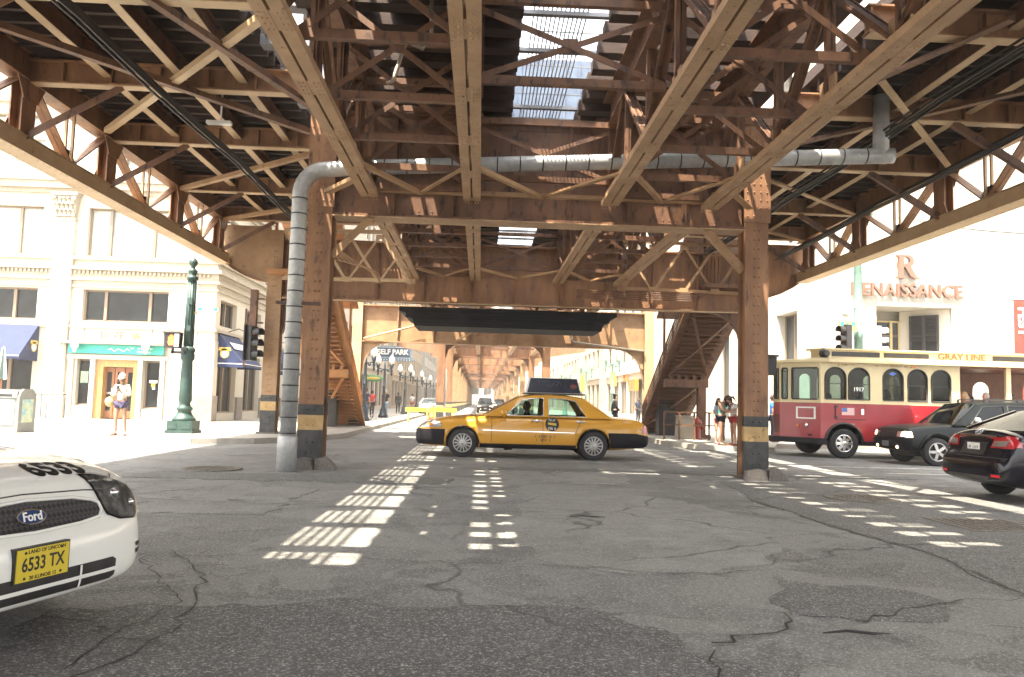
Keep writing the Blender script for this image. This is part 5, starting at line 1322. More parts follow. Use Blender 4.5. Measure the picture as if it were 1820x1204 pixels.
# ---- tour trolley
TR = thing('tour_trolley', 'red and cream vintage style tour trolley bus with arched windows and an open rear half', 'bus', (9.75,22,0))
M['trolley_red'] = mat('trolley_red_paint', (.32,.018,.026), .35, 0, (.26,.014,.021), None, 2, coat=.5)
M['trolley_cream'] = mat('trolley_cream_paint', (.66,.54,.30), .4, 0, (.60,.48,.26), None, 2, coat=.3)
M['trolley_wood'] = mat('trolley_ceiling_wood', (.23,.10,.045), .5, 0, (.16,.07,.03), None, 4)
Y0, Y1 = 22.0, 24.5; plan = [(13.85,Y0),(9.75,Y0),(9.15,22.75),(8.95,23.0),(8.95,23.5),(9.15,23.75),(9.75,Y1),(13.85,Y1)]
def arch(x0,x1,z0,z1,n=10):
    c = (x0+x1)/2; r = (x1-x0)/2
    return [(x0,z0),(x1,z0)]+[(c+r*math.cos(math.pi*i/n), z1-r*.95+r*.95*math.sin(math.pi*i/n)) for i in range(n+1)]
wx = [(9.88,10.49),(10.57,11.18),(11.58,12.17),(12.31,12.88),(13.0,13.57)]
wxf = [(10.15,10.5),(10.72,11.02),(11.14,11.5),(12.2,12.62),(12.95,13.4)]
wn_ = [arch(a,b,1.69,2.60) for a,b in wx]
NEAR = lambda u,v,w: (u,Y0-w+.05,v); FAR = lambda u,v,w: (u,Y1+w-.05,v)
k = MB(); k.plate(rect(9.75,13.85,1.57,2.78), wn_, .05, NEAR); k.plate(rect(9.75,13.85,1.57,2.78), [arch(a,b,1.69,2.5) for a,b in wxf], .05, FAR)
fp = []
for i in range(1,6):
    a, b = V((*plan[i],0)), V((*plan[i+1],0)); d = (b-a); L = d.length; d.normalize(); nr = V((d.y,-d.x,0))
    if nr.dot(V((-1,0,0))) < 0: nr = -nr
    mpf = lambda u,v,w,a=a,d=d,nr=nr: tuple(a+d*u+nr*(w-.05)+V((0,0,v)))
    hole = [(.09,1.67),(L-.09,1.67),(L-.07,1.70),(L-.07,2.55),(L-.1,2.58),(.1,2.58),(.07,2.55),(.07,1.70)] if L > .3 else None
    k.plate([(0,1.57),(L,1.57),(L,2.78),(0,2.78)], [hole] if hole else [], .05, mpf); fp.append((mpf,L,hole))
for x in (15.3,16.9,18.5):
    for ya_ in (Y0, Y1-.1): kp = MB(); kp.box((x-.07,ya_,1.5),(x+.07,ya_+.1,2.78)); part('roof_post', kp, M['trolley_cream'], TR)
k.box((13.80,Y0+.05,1.6),(13.85,Y0+.5,2.78)); k.box((13.80,Y1-.5,1.6),(13.85,Y1-.05,2.78))
up = part('upper_body', k, M['trolley_cream'], TR)
k = MB(); full = [(19,Y0)]+plan[1:7]+[(19,Y1)]
k.box((18.8,Y0+.1,.5),(18.9,Y1-.1,1.5)); k.prism([(18.9,Y0-.004)]+[(x-.003,y) for x,y in plan[1:7]]+[(18.9,Y1+.004)], 'z', .50, 1.568)
lo = part('lower_body', k, M['trolley_red'], TR)
for a, b in wx:
    for mp, yv in ((NEAR,0),):
        g_ = MB(); g_.plate(arch(a+.01,b-.01,1.70,2.59), [], .004, lambda u,v,w,mp=mp: mp(u,v,w+.015)); w_ = part('window', g_, M['glass_mid'], TR)
        g_ = MB(); pts = arch(a,b,1.69,2.60); g_.path([mp(u,v,.055) for u,v in pts+[pts[0]]], .022, 6, False); g_.bar(mp(a,2.13,.03), mp(b,2.13,.03), .02, .02); part('window_frame', g_, M['black'], w_)
for a, b in wxf:
    g_ = MB(); g_.plate(arch(a+.01,b-.01,1.70,2.49), [], .004, lambda u,v,w: FAR(u,v,w+.015)); part('window', g_, M['glass'], TR)
for mpf, L, hole in fp:
    if hole:
        g_ = MB(); g_.plate(hole, [], .004, lambda u,v,w,mpf=mpf: mpf(u,v,w+.02)); w_ = part('windscreen_pane', g_, M['glass'], TR)
        g_ = MB(); g_.path([mpf(u,v,.055) for u,v in hole+[hole[0]]], .02, 6, False); part('window_frame', g_, M['black'], w_)
k = MB(); rf = [(19.2,Y0-.22),(9.9,Y0-.22),(9.2,22.3),(8.72,22.75),(8.6,23.25),(8.72,23.75),(9.2,24.2),(9.9,Y1+.22),(19.2,Y1+.22)]
cx = V((12,23.25,0)); n = len(rf); vs = [(x,y,2.735) for x,y in rf]+[(x,y,2.80) for x,y in rf]
inn = [(max(9.9,x+.8),23.25+(y-23.25)*.55) for x,y in rf]; vs += [(x,y,2.93) for x,y in inn]
fs = [tuple(range(n))[::-1]]+[(i,(i+1)%n,n+(i+1)%n,n+i) for i in range(n)]+[(n+i,n+(i+1)%n,2*n+(i+1)%n,2*n+i) for i in range(n)]+[tuple(range(2*n,3*n))]
k.add(vs, fs); part('roof', k, M['trolley_cream'], TR)
k = MB(); k.prism([(10.25,22.7),(10.0,23.25),(10.25,23.8),(19.0,23.8),(19.0,22.7)], 'z', 2.9, 3.16); k.prism([(10.15,22.6),(9.85,23.25),(10.15,23.9),(19.05,23.9),(19.05,22.6)], 'z', 3.16, 3.20); cl = part('clerestory', k, M['trolley_cream'], TR)
for a, b in ((10.4,11.85),(11.98,13.35),(15.3,16.8),(16.95,18.3)):
    k = MB(); k.box((a,22.685,2.97),(b,22.699,3.11)); part('vent_window', k, M['black'], cl)
k = MB(); k.text('GRAY LINE', lambda u,v,w: (u+14.35,22.69-w,v+3.04), .26, .01, .004, sx=1.15); part('lettering', k, M['tan_letter'], cl)
k = MB(); k.lathe([(.08,-.12),(.16,.1)], (10.15,22.55,3.03), 10, 'y'); part('loudspeaker', k, M['black'], TR)
k = MB(); k.box((9.9,22.06,2.68),(18.9,24.44,2.73)); part('ceiling', k, M['trolley_wood'], TR)
k = MB(); k.plate(rect(13.86,18.9,1.57,2.72), [arch(14.35,14.8,1.85,2.4), arch(15.75,16.3,1.85,2.4), arch(17.4,17.9,1.85,2.4)], .05, lambda u,v,w: (u,Y1-.14+w,v)); part('far_side_panel', k, M['trolley_wood'], TR)
k = MB(); k.plate(rect(22.1,24.4,.7,2.68), [rect(22.9,23.6,.75,2.4)], .04, lambda u,v,w: (13.6+w,u,v)); part('added_partition', k, M['trolley_wood'], TR)  # wooden panel added to darken the view through the side windows
k = MB(); k.box((13.7,22.1,1.5),(13.79,24.4,2.68)) if False else k.box((9.5,22.2,.62),(18.8,24.3,.67)); part('cabin_floor', k, M['interior'], TR)
k = MB()
for x in (10.9,11.7,12.5,13.3,14.6,15.4,16.2,17.0,17.8):
    for y in (22.55,23.95): k.box((x,y-.4,.68),(x+.4,y+.4,1.12)); k.box((x+.38,y-.4,.68),(x+.46,y+.4,1.62))
part('bench', k, M['seat'], TR, kind=None)
k = MB(); k.box((9.75,Y0-.012,2.70),(13.85,Y0-.002,2.76)); part('sign_strip', k, M['trolley_cream'], TR)
k = MB(); unread(k, lambda u,v,w: (u+11.9,Y0-.004-w,v+2.68), 11, 18, 1.1, .05); unread(k, lambda u,v,w: (u+10.5,Y0-.004-w,v+2.68), 12, 8, .5, .05); part('lettering', k, M['tan_letter'], up)
k = MB(); k.box((12.4,Y0-.03,2.64),(12.55,Y0-.003,2.70)); part('marker_lamp', k, M['amber'], up)
k = MB(); k.text('1917', lambda u,v,w: (u+10.87,Y0+.02-w,v+1.98), .16, .004, .004); part('window_number', k, M['signwhite'], TR)
k = MB(); k.prism([(11.875,2.52),(11.99,2.46),(11.875,2.40),(11.76,2.46)], 'y', Y0+.018, Y0+.022); part('window_sticker', k, mat('sticker_blue',(.1,.18,.5)), TR)
# lower body fittings
k = MB(); k.box((8.7,Y0-.05,.40),(9.8,24.55,.56)) if False else k.prism([(9.9,Y0-.06),(9.62,Y0-.06),(9.0,22.68),(8.72,22.95),(8.72,23.55),(9.0,23.82),(9.62,Y1+.06),(9.9,Y1+.06)], 'z', .40, .56); part('front_bumper', k, M['darkplastic'], TR)
mpf, L, hole = fp[0]
k = MB()
for (a,b,c,d) in ((.15,.20,1.10,1.45),(.70,.75,1.10,1.45),(.2,.7,1.10,1.14),(.2,.7,1.41,1.45)): k.add([mpf(a,c,.07),mpf(b,c,.07),mpf(b,d,.07),mpf(a,d,.07),mpf(a,c,.05),mpf(b,c,.05),mpf(b,d,.05),mpf(a,d,.05)], [(0,1,2,3),(0,4,5,1),(1,5,6,2),(2,6,7,3),(3,7,4,0)])
part('poster_frame', k, M['signwhite'], lo)
for u, z, r_, mm, nm in ((.42,.92,.075,'silver','headlight'),(.70,.90,.05,'amber','indicator')):
    k = MB(); c = V(mpf(u,z,.08)); k.ball(c, r_, 12, 8, (.7,.7,1)); part(nm, k, M[mm], lo)
k = MB(); mq, Lq, hq = fp[2]
for i in range(9): z = .68+i*.06; k.add([mq(.04,z,.07),mq(Lq-.04,z,.07),mq(Lq-.04,z+.035,.055),mq(.04,z+.035,.055)], [(0,1,2,3)])
part('radiator_grille', k, M['black'], lo)
k = MB(); k.box((10.18,Y0-.02,1.12),(11.05,Y0-.005,1.53)); hp_ = part('side_hatch', k, M['trolley_red'], lo)
k = MB()
for z in (1.18,1.47): k.box((10.15,Y0-.035,z-.03),(10.24,Y0-.02,z+.03))
k.path([(10.18,Y0-.021,1.12),(11.05,Y0-.021,1.12),(11.05,Y0-.021,1.53),(10.18,Y0-.021,1.53),(10.18,Y0-.021,1.12)], .006, 5, False); part('hinge', k, M['black'], hp_)
k = MB(); k.box((10.92,Y0-.028,1.26),(11.0,Y0-.02,1.42)); part('latch', k, M['silver'], hp_)
k = MB(); k.box((10.36,Y0-.024,1.23),(10.72,Y0-.02,1.44)); fg = part('flag', k, M['signwhite'], hp_)
k = MB()
for i in range(7): k.box((10.36,Y0-.026,1.23+i*.03),(10.72,Y0-.0245,1.245+i*.03))
part('flag_stripes', k, mat('flag_red',(.5,.07,.08)), fg)
k = MB(); k.box((10.36,Y0-.029,1.335),(10.51,Y0-.0265,1.44)); part('flag_canton', k, mat('flag_blue',(.08,.16,.42)), fg)
k = MB(); unread(k, lambda u,v,w: (u+10.5,Y0-.006-w,v+.98), 13, 16, .46, .035); part('lettering', k, M['signwhite'], lo)
for y, sd in ((Y0+.10,-1),(Y1-.10,1)):
    for x in (10.42,15.6):
        wheel(TR, x, y, .43, .26, sd, 8, 'silver', .58)
        k = MB(); k.path([(x+.55*math.cos(t),y+sd*.12,.45+.55*math.sin(t)) for t in [math.pi*i/14 for i in range(15)]], .035, 6); part('wheel_arch', k, M['black'], TR)
        k = MB(); k.lathe([(.54,0),(.001,0)], (x,y+sd*.108,.45), 28, 'y'); k.v = [(a,b,max(c,.5)) for a,b,c in k.v]; part('arch_liner', k, M['black'], TR)
k = MB(); k.box((9.9,22.3,.36),(18.6,24.2,.499)); part('chassis', k, M['black'], TR)

# ---- distant traffic under the tracks
for src, loc, rz, lab in ((SU,(.6,86,0),-90,'dark car far down the street under the tracks, left of the taxi roof'),(SU,(3.0,118,0),-90,'distant dark car beneath the far end of the tracks')):
    c = copy_tree(src); c.location = loc; c.rotation_euler = (0,0,R(rz)); c['label'] = lab; c.name = 'parked_car'
c = copy_tree(WT); c.location = (-4.2,70,0); c.rotation_euler = (0,0,R(90)); c.name = 'parked_car'; c['label'] = 'small white car parked at the left kerb far down the street'; c['category'] = 'car'
for ch in list(c.children):
    if ch.name.split('.')[0] in ('badge','number_plate','plate_holder','hood_number'): 
        for q in list(ch.children): bpy.data.objects.remove(q)
        bpy.data.objects.remove(ch)
# ------------------------------------------------------------------ people
SK = [mat('skin_light',(.50,.31,.22),.55), mat('skin_tan',(.36,.20,.13),.55), mat('skin_brown',(.14,.075,.05),.55)]
CL = {}
def cloth(n, c):
    if n not in CL: CL[n] = mat('cloth_'+n, c, .9, 0, tuple(x*.8 for x in c), None, 9)
    return CL[n]
HAIR = {'dark': mat('hair_dark',(.014,.010,.009),.6), 'brown': mat('hair_brown',(.06,.03,.018),.6), 'fair': mat('hair_fair',(.40,.27,.12),.6), 'grey': mat('hair_grey',(.4,.38,.36),.6)}
EYE = mat('eye',(.02,.015,.012),.2); LIP = mat('lip',(.33,.11,.09),.5)
def skin_mesh(name, J, E_, rad, m, par, root='pelvis', lv=1):
    names = []
    for a, b in E_:
        for q in (a, b):
            if q not in names: names.append(q)
    me = bpy.data.meshes.new(name)
    me.from_pydata([J[q] for q in names], [(names.index(a), names.index(b)) for a, b in E_], [])
    o = bpy.data.objects.new(name, me); COL.objects.link(o); o.parent = par
    sk = o.modifiers.new('k','SKIN'); sk.use_smooth_shade = True
    for i, q in enumerate(names):
        r = rad[q]; me.skin_vertices[0].data[i].radius = r if isinstance(r, tuple) else (r, r)
        me.skin_vertices[0].data[i].use_root = (q == (root if root in names else names[0]))
    ss = o.modifiers.new('s','SUBSURF'); ss.levels = lv; ss.render_levels = lv
    evald(o); o.data.materials.clear(); o.data.materials.append(m)
    for p in o.data.polygons: p.use_smooth = True
    ORG[o.name] = (0,0,0)
    return o
def append_mb(o, mb, mats=()):
    me = o.data; bm = bmesh.new(); bm.from_mesh(me)
    base = len(me.materials); 
    for m in mats: me.materials.append(m)
    vs = [bm.verts.new(v) for v in mb.v]
    for f, mi, sm in zip(mb.f, mb.mi, mb.sm):
        try:
            q = bm.faces.new([vs[i] for i in f]); q.material_index = mi; q.smooth = sm
        except ValueError: pass
    bm.to_mesh(me); bm.free()
POSE = dict(pelvis=(0,0,.93),waist=(0,0,1.07),chest=(0,.01,1.27),neck=(0,.012,1.44),skull=(0,-.005,1.53),
    hipL=(.09,0,.88),kneeL=(.10,-.025,.49),ankL=(.10,.02,.085),toeL=(.115,-.15,.03),hipR=(-.09,0,.88),kneeR=(-.10,-.025,.49),ankR=(-.10,.02,.085),toeR=(-.115,-.15,.03),
    shL=(.165,.015,1.38),elL=(.23,.04,1.11),wrL=(.235,-.04,.87),haL=(.235,-.07,.79),shR=(-.165,.015,1.38),elR=(-.23,.04,1.11),wrR=(-.235,-.04,.87),haR=(-.235,-.07,.79))
def person(label, loc, rz, h=1.7, pose=None, skin=0, top=('white',(.6,.6,.58)), sleeves='short', low=('navy',(.03,.035,.07)), legs='long', hair='dark', style='short', shoes=(.03,.03,.03), extras=None, female=True, group=None, parts=True):
    P_ = thing('person', label, 'person', loc, group, local=True); P_.rotation_euler = (0,0,R(rz)); k_ = h/1.7
    J = dict(POSE); J.update(pose or {}); J = {a: tuple(V(b)*k_) for a, b in J.items()}
    tw = .88 if female else 1.05
    rad = dict(pelvis=(.135*tw,.11),waist=(.115*tw,.095),chest=(.135*tw,.105),neck=.052,skull=.06,hipL=.088,kneeL=.056,ankL=.038,toeL=.032,hipR=.088,kneeR=.056,ankR=.038,toeR=.032,shL=.055,elL=.04,wrL=.028,haL=.026,shR=.055,elR=.04,wrR=.028,haR=.026)
    rad = {a: (tuple(x*k_ for x in b) if isinstance(b, tuple) else b*k_) for a, b in rad.items()}
    E_ = [('pelvis','waist'),('waist','chest'),('chest','neck'),('neck','skull')]
    for s_ in 'LR': E_ += [('pelvis','hip'+s_),('hip'+s_,'knee'+s_),('knee'+s_,'ank'+s_),('ank'+s_,'toe'+s_),('chest','sh'+s_),('sh'+s_,'el'+s_),('el'+s_,'wr'+s_),('wr'+s_,'ha'+s_)]
    body = skin_mesh('body', J, E_, rad, SK[skin], P_)
    sk = V(J['skull']); nk = V(J['neck']); up = (sk-nk).normalized(); c = sk+up*.055*k_
    fw = V((0,-1,0)); fw = (fw-up*fw.dot(up)).normalized(); sd = up.cross(fw)*-1
    hd = MB()
    def at(a, b, cc): return c+sd*a*k_+fw*b*k_+up*cc*k_
    o0 = len(hd.v); hd.ball((0,0,0), 1, 14, 10)
    hd.v = [tuple(at(x*.076*(1-.18*max(0,-z)), y*-.095, z*.118-.004)) for x,y,z in hd.v]
    nose = [at(-.014,.088,-.018),at(.014,.088,-.018),at(0,.114,-.022),at(0,.09,.022)]; hd.add(nose, [(0,2,1),(0,3,2),(2,3,1)])
    for s_ in (-1,1): hd.ball(tuple(at(s_*.078,-.005,-.005)), .022*k_, 6, 5, (.5,1,1.4))
    hd.m = 1
    for s_ in (-1,1): hd.ball(tuple(at(s_*.03,.083,.012)), .011*k_, 6, 4)
    hd.m = 2; hd.ball(tuple(at(0,.086,-.05)), .02*k_, 8, 4, (1,.5,.35))
    hd.m = 0
    for s_ in 'LR':                                    # palms and five fingers
        w = V(J['wr'+s_]); ha = V(J['ha'+s_]); d = (ha-w).normalized(); sx = V((1 if s_ == 'L' else -1,0,0)); ax = d.cross(sx)
        if ax.length < .2: ax = d.cross(V((0,1,0)))
        ax.normalize(); pn = ax.cross(d).normalized()
        for i, ln in enumerate((.068,.078,.073,.058)):
            b = ha+ax*(.028-.019*i)*k_; m_ = b+d*ln*.5*k_-pn*.006*k_; e = m_+d*ln*.45*k_-pn*.022*k_
            hd.path([b,m_,e], [.0095*k_,.0085*k_,.006*k_], 5)
        t0 = w+d*.03*k_+ax*.024*k_; hd.path([t0,t0+(d*.4+ax*.8)*.04*k_,t0+(d*.9+ax*.6)*.065*k_], [.011*k_,.0095*k_,.007*k_], 5)
    append_mb(body, hd, (EYE, LIP))
    def sub(nm, names, grow, m, ed):
        J2 = dict(J); r2 = {}
        for q in names: r = rad[q]; r2[q] = tuple(x+grow for x in r) if isinstance(r, tuple) else r+grow
        return skin_mesh(nm, J2, ed, r2, m, P_)
    # mid-points for sleeve and hem ends
    def midj(n, a, b, t, r): J[n] = tuple(V(J[a]).lerp(V(J[b]), t)); rad[n] = r*k_
    for s_ in 'LR':
        midj('slv'+s_,'sh'+s_,'el'+s_,.62,.052); midj('hem'+s_,'hip'+s_,'knee'+s_,.42,.082); midj('cuf'+s_,'el'+s_,'wr'+s_,.9,.034); midj('shn'+s_,'knee'+s_,'ank'+s_,.92,.045)
    J['nk2'] = tuple(V(J['chest']).lerp(V(J['neck']), .75)); rad['nk2'] = (.085*k_,.065*k_)
    te = [('pelvis','waist'),('waist','chest'),('chest','nk2')]
    for s_ in 'LR':
        if sleeves != 'none': te += [('chest','sh'+s_)]+([('sh'+s_,'slv'+s_)] if sleeves == 'short' else [('sh'+s_,'el'+s_),('el'+s_,'cuf'+s_)])
    nm_ = {q for e in te for q in e}; sub('shirt', nm_, .020*k_, cloth(*top), te)
    le = []
    for s_ in 'LR': le += [('pelvis','hip'+s_)]+([('hip'+s_,'hem'+s_)] if legs == 'short' else [('hip'+s_,'knee'+s_),('knee'+s_,'shn'+s_)])
    sub('shorts' if legs == 'short' else 'trousers', {q for e in le for q in e}, .016*k_, cloth(*low), le)
    hr = MB(); o0 = len(hr.v); hr.ball((0,0,0), 1, 14, 10)
    pts = []
    for x,y,z in hr.v:
        f_ = -y; zz = z*.135+.008
        if f_ > .3 and z < .35: pts.append(tuple(at(x*.06, .02, max(zz,.02)))) 
        else: pts.append(tuple(at(x*.088, f_*.106-.012, zz if z > -.35 else (-.06 if style == 'short' else zz))))
    hr.v = pts
    if style == 'long':
        dn = V((0,0,-1)); b0 = at(0,-.05,.0); hr.path([b0, b0+dn*.13*k_+V((0,.02,0)), b0+dn*.30*k_+V((0,.03,0))], [.085*k_,.088*k_,.04*k_], 10)
        for s_ in (-1,1): q0 = at(s_*.066,-.01,.03); hr.path([q0, q0+dn*.12*k_, q0+dn*.25*k_], [.038*k_,.038*k_,.018*k_], 8)
    if style == 'bun': hr.ball(tuple(at(0,-.10,.10)), .055*k_, 10, 7)
    if style == 'tail': hr.path([at(0,-.1,.04),at(0,-.17,-.02),at(0,-.16,-.2)], [.03*k_,.04*k_,.012*k_], 8)
    part('hair', hr, HAIR[hair], P_)
    sh = MB()
    for s_ in 'LR':
        a, t = V(J['ank'+s_]), V(J['toe'+s_]); d = (t-a); d.z = 0; L = d.length; d.normalize() if L > 1e-4 else None
        b = V((a.x,a.y,0)); 
        z0 = min(a.z,t.z)-.035*k_
        sh.path([b-d*.05*k_+V((0,0,z0+.04*k_)), b+d*.06*k_+V((0,0,z0+.045*k_)), b+d*(L*.8)+V((0,0,z0+.035*k_)), b+d*(L*1.25)+V((0,0,z0+.028*k_))], [.03*k_,.042*k_,.043*k_,.022*k_], 8)
    part('shoes', sh, cloth('shoe%d' % int(shoes[0]*100), shoes), P_)
    if extras: extras(P_, J, at, k_)
    return P_
def hat_bag(P_, J, at, k_):
    k = MB(); k.ball((0,0,0), 1, 14, 8); k.v = [tuple(at(x*.098, -y*.115-.005, max(z,-.1)*.14+.045)) for x,y,z in k.v]
    k.add([at(-.085,.05,.045),at(.085,.05,.045),at(.06,.17,.03),at(-.06,.17,.03),at(-.085,.05,.058),at(.085,.05,.058),at(.06,.17,.04),at(-.06,.17,.04)], [(0,1,2,3),(4,5,6,7),(0,1,5,4),(1,2,6,5),(2,3,7,6),(3,0,4,7)])
    part('cap', k, cloth('cream',(.62,.57,.46)), P_)
    k = MB(); k.ball((-.30,.02,.90), .17, 12, 8, (.75,.5,.8)); k.path([(-.27,.0,1.0),(-.12,-.12,1.25),(.05,-.1,1.44),(.1,.08,1.42),(-.2,.14,1.1),(-.3,.06,1.0)], .012, 5); part('shoulder_bag', k, cloth('straw',(.50,.38,.18)), P_)
    k = MB(); k.box((-.04,-.27,1.20),(.04,-.262,1.34)); part('phone', k, M['black'], P_)
person('woman in pale cap, white shirt and lavender shorts with a phone on the sunny kerb', (-9.65,21.45,.15), 4, 1.63,
    dict(elL=(.24,-.02,1.13),wrL=(.05,-.20,1.22),haL=(.02,-.24,1.27),elR=(-.24,-.02,1.13),wrR=(-.05,-.20,1.22),haR=(-.02,-.24,1.27),kneeL=(.13,-.03,.49),ankL=(.17,.0,.085),toeL=(.2,-.16,.03),toeR=(-.16,-.14,.03)),
    1, ('white_shirt',(.62,.60,.54)), 'long', ('lavender',(.085,.07,.13)), 'short', 'fair', 'tail', (.30,.10,.07), hat_bag)
lean = dict(waist=(0,-.01,1.07),chest=(.0,-.04,1.26),neck=(.01,-.09,1.42),skull=(.03,-.16,1.48),elL=(.2,-.12,1.13),wrL=(.1,-.3,1.12),haL=(.08,-.36,1.13),elR=(-.2,-.12,1.13),wrR=(-.06,-.3,1.12),haR=(-.04,-.36,1.13))
person('girl in teal top and dark shorts with long dark hair near the right column', (7.72,24.75,.15), 60, 1.66, lean, 1, ('teal_top',(.06,.25,.25)), 'none', ('black_denim',(.015,.016,.025)), 'short', 'dark', 'long', (.1,.07,.05))
person('girl in white top and red shorts half hidden by the near right column', (8.12,24.7,.15), -80, 1.62, lean, 1, ('white_tee',(.6,.58,.56)), 'short', ('red_shorts',(.33,.03,.035)), 'short', 'brown', 'tail', (.3,.25,.2))
person('girl in a pale blue shirt behind the girl in the teal top', (7.85,25.45,.15), 20, 1.5, {}, 0, ('pale_blue',(.42,.52,.56)), 'short', ('pink',(.45,.12,.2)), 'short', 'brown', 'long', (.4,.1,.15))
person('man in a bright blue shirt on the far kerb by the front of the trolley', (10.75,28.3,.15), 80, 1.72, {}, 1, ('blue_tee',(.04,.19,.52)), 'short', ('grey_denim',(.08,.09,.12)), 'long', 'brown', 'short', (.3,.3,.3), None, False)
walk = dict(kneeL=(.10,-.16,.52),ankL=(.10,-.22,.085),toeL=(.11,-.37,.04),kneeR=(-.10,.06,.49),ankR=(-.10,.28,.13),toeR=(-.11,.15,.04),elL=(.22,.1,1.12),wrL=(.22,.12,.87),haL=(.22,.11,.79),elR=(-.22,-.02,1.11),wrR=(-.22,-.2,.93),haR=(-.22,-.25,.86))
person('woman in black with her hair in a bun walking behind the yellow taxi boot', (6.3,36.2,.15), 90, 1.66, walk, 0, ('black_top',(.012,.011,.013)), 'long', ('black_denim',(.015,.016,.025)), 'long', 'dark', 'bun')
person('person in a red shirt and black trousers walking away along the left pavement', (-6.75,49.3,.15), 180, 1.66, walk, 1, ('red_shirt',(.48,.05,.045)), 'short', ('black_denim',(.015,.016,.025)), 'long', 'dark', 'short', female=True)
person('man in a black shirt and pale jeans walking beside the person in red', (-5.95,49.6,.15), 180, 1.74, walk, 1, ('black_top',(.012,.011,.013)), 'short', ('pale_jeans',(.20,.30,.40)), 'long', 'grey', 'short', female=False)
person('man in dark clothes standing by the bicycles on the left pavement', (-6.3,43.6,.15), 150, 1.72, {}, 1, ('dark_blue',(.02,.03,.06)), 'short', ('grey_denim',(.08,.09,.12)), 'long', 'dark', 'short', female=False)
person('person in dark clothes leaning by the third street lamp far along the left pavement', (-6.6,63.5,.15), 200, 1.7, {}, 2, ('black_top',(.012,.011,.013)), 'long', ('black_denim',(.015,.016,.025)), 'long', 'dark', 'short', female=False)
person('person in white by the white car farther down the left pavement', (-6.2,72,.15), 180, 1.68, walk, 1, ('white_tee',(.6,.58,.56)), 'short', ('red_shorts',(.33,.03,.035)), 'short', 'dark', 'short')
person('person in dark clothes outside the white shop on the right', (10.6,52,.15), 30, 1.7, {}, 2, ('dark_blue',(.02,.03,.06)), 'short', ('black_denim',(.015,.016,.025)), 'long', 'dark', 'short', female=False)
sit = dict(pelvis=(0,.0,.10),waist=(0,.0,.24),chest=(0,.0,.44),neck=(0,-.005,.61),skull=(0,-.015,.70),hipL=(.1,-.03,.08),kneeL=(.12,-.44,.10),ankL=(.12,-.42,-.28),toeL=(.12,-.55,-.34),hipR=(-.1,-.03,.08),kneeR=(-.12,-.44,.10),ankR=(-.12,-.42,-.28),toeR=(-.12,-.55,-.34),
    shL=(.17,.01,.55),elL=(.24,-.06,.30),wrL=(.17,-.26,.22),haL=(.15,-.33,.23),shR=(-.17,.01,.55),elR=(-.24,-.06,.30),wrR=(-.17,-.26,.22),haR=(-.15,-.33,.23))
drive = dict(sit, wrL=(.14,-.34,.44),haL=(.13,-.42,.48),wrR=(-.14,-.34,.44),haR=(-.13,-.42,.48))
def seated(lab, x, y, z, rz, **kw): return person(lab, (x,y,z), rz, 1.68, kw.pop('pose', sit), **kw)
seated('driver of the yellow taxi, a dark figure behind the window', 1.22, 20.05, .50, -90, pose=drive, skin=2, top=('black_top',(.012,.011,.013)), female=False)
seated('driver of the black sport utility car seen through its side window', 13.35, 20.25, .60, -90, pose=drive, skin=1, top=('dark_blue',(.02,.03,.06)), female=False)
seated('fair-haired trolley passenger at the front of the open section', 14.3, 22.5, 1.14, -90, skin=0, top=('pink',(.45,.12,.2)), hair='fair', style='long')
seated('grey-haired trolley passenger in the second row of the open section', 14.95, 22.5, 1.14, -90, skin=0, top=('white_tee',(.6,.58,.56)), hair='grey')
seated('trolley passenger in blue in the third row of the open section', 15.75, 22.55, 1.14, -90, skin=1, top=('blue_tee',(.04,.19,.52)), hair='dark')
seated('trolley passenger in red on the far bench of the open section', 15.3, 23.9, 1.14, -90, skin=0, top=('red_shirt',(.48,.05,.045)), hair='brown', style='tail')
seated('trolley driver in red behind the front side window', 10.25, 22.6, 1.0, -90, pose=drive, skin=1, top=('red_shirt',(.48,.05,.045)), female=False)
seated('trolley passenger behind the arched window with the blue sticker', 11.95, 22.5, 1.14, -90, skin=1, top=('dark_blue',(.02,.03,.06)), hair='brown', style='long')
seated('trolley passenger behind the second arched window', 11.1, 22.5, 1.14, -90, skin=0, top=('red_shirt',(.48,.05,.045)), hair='dark', style='long')
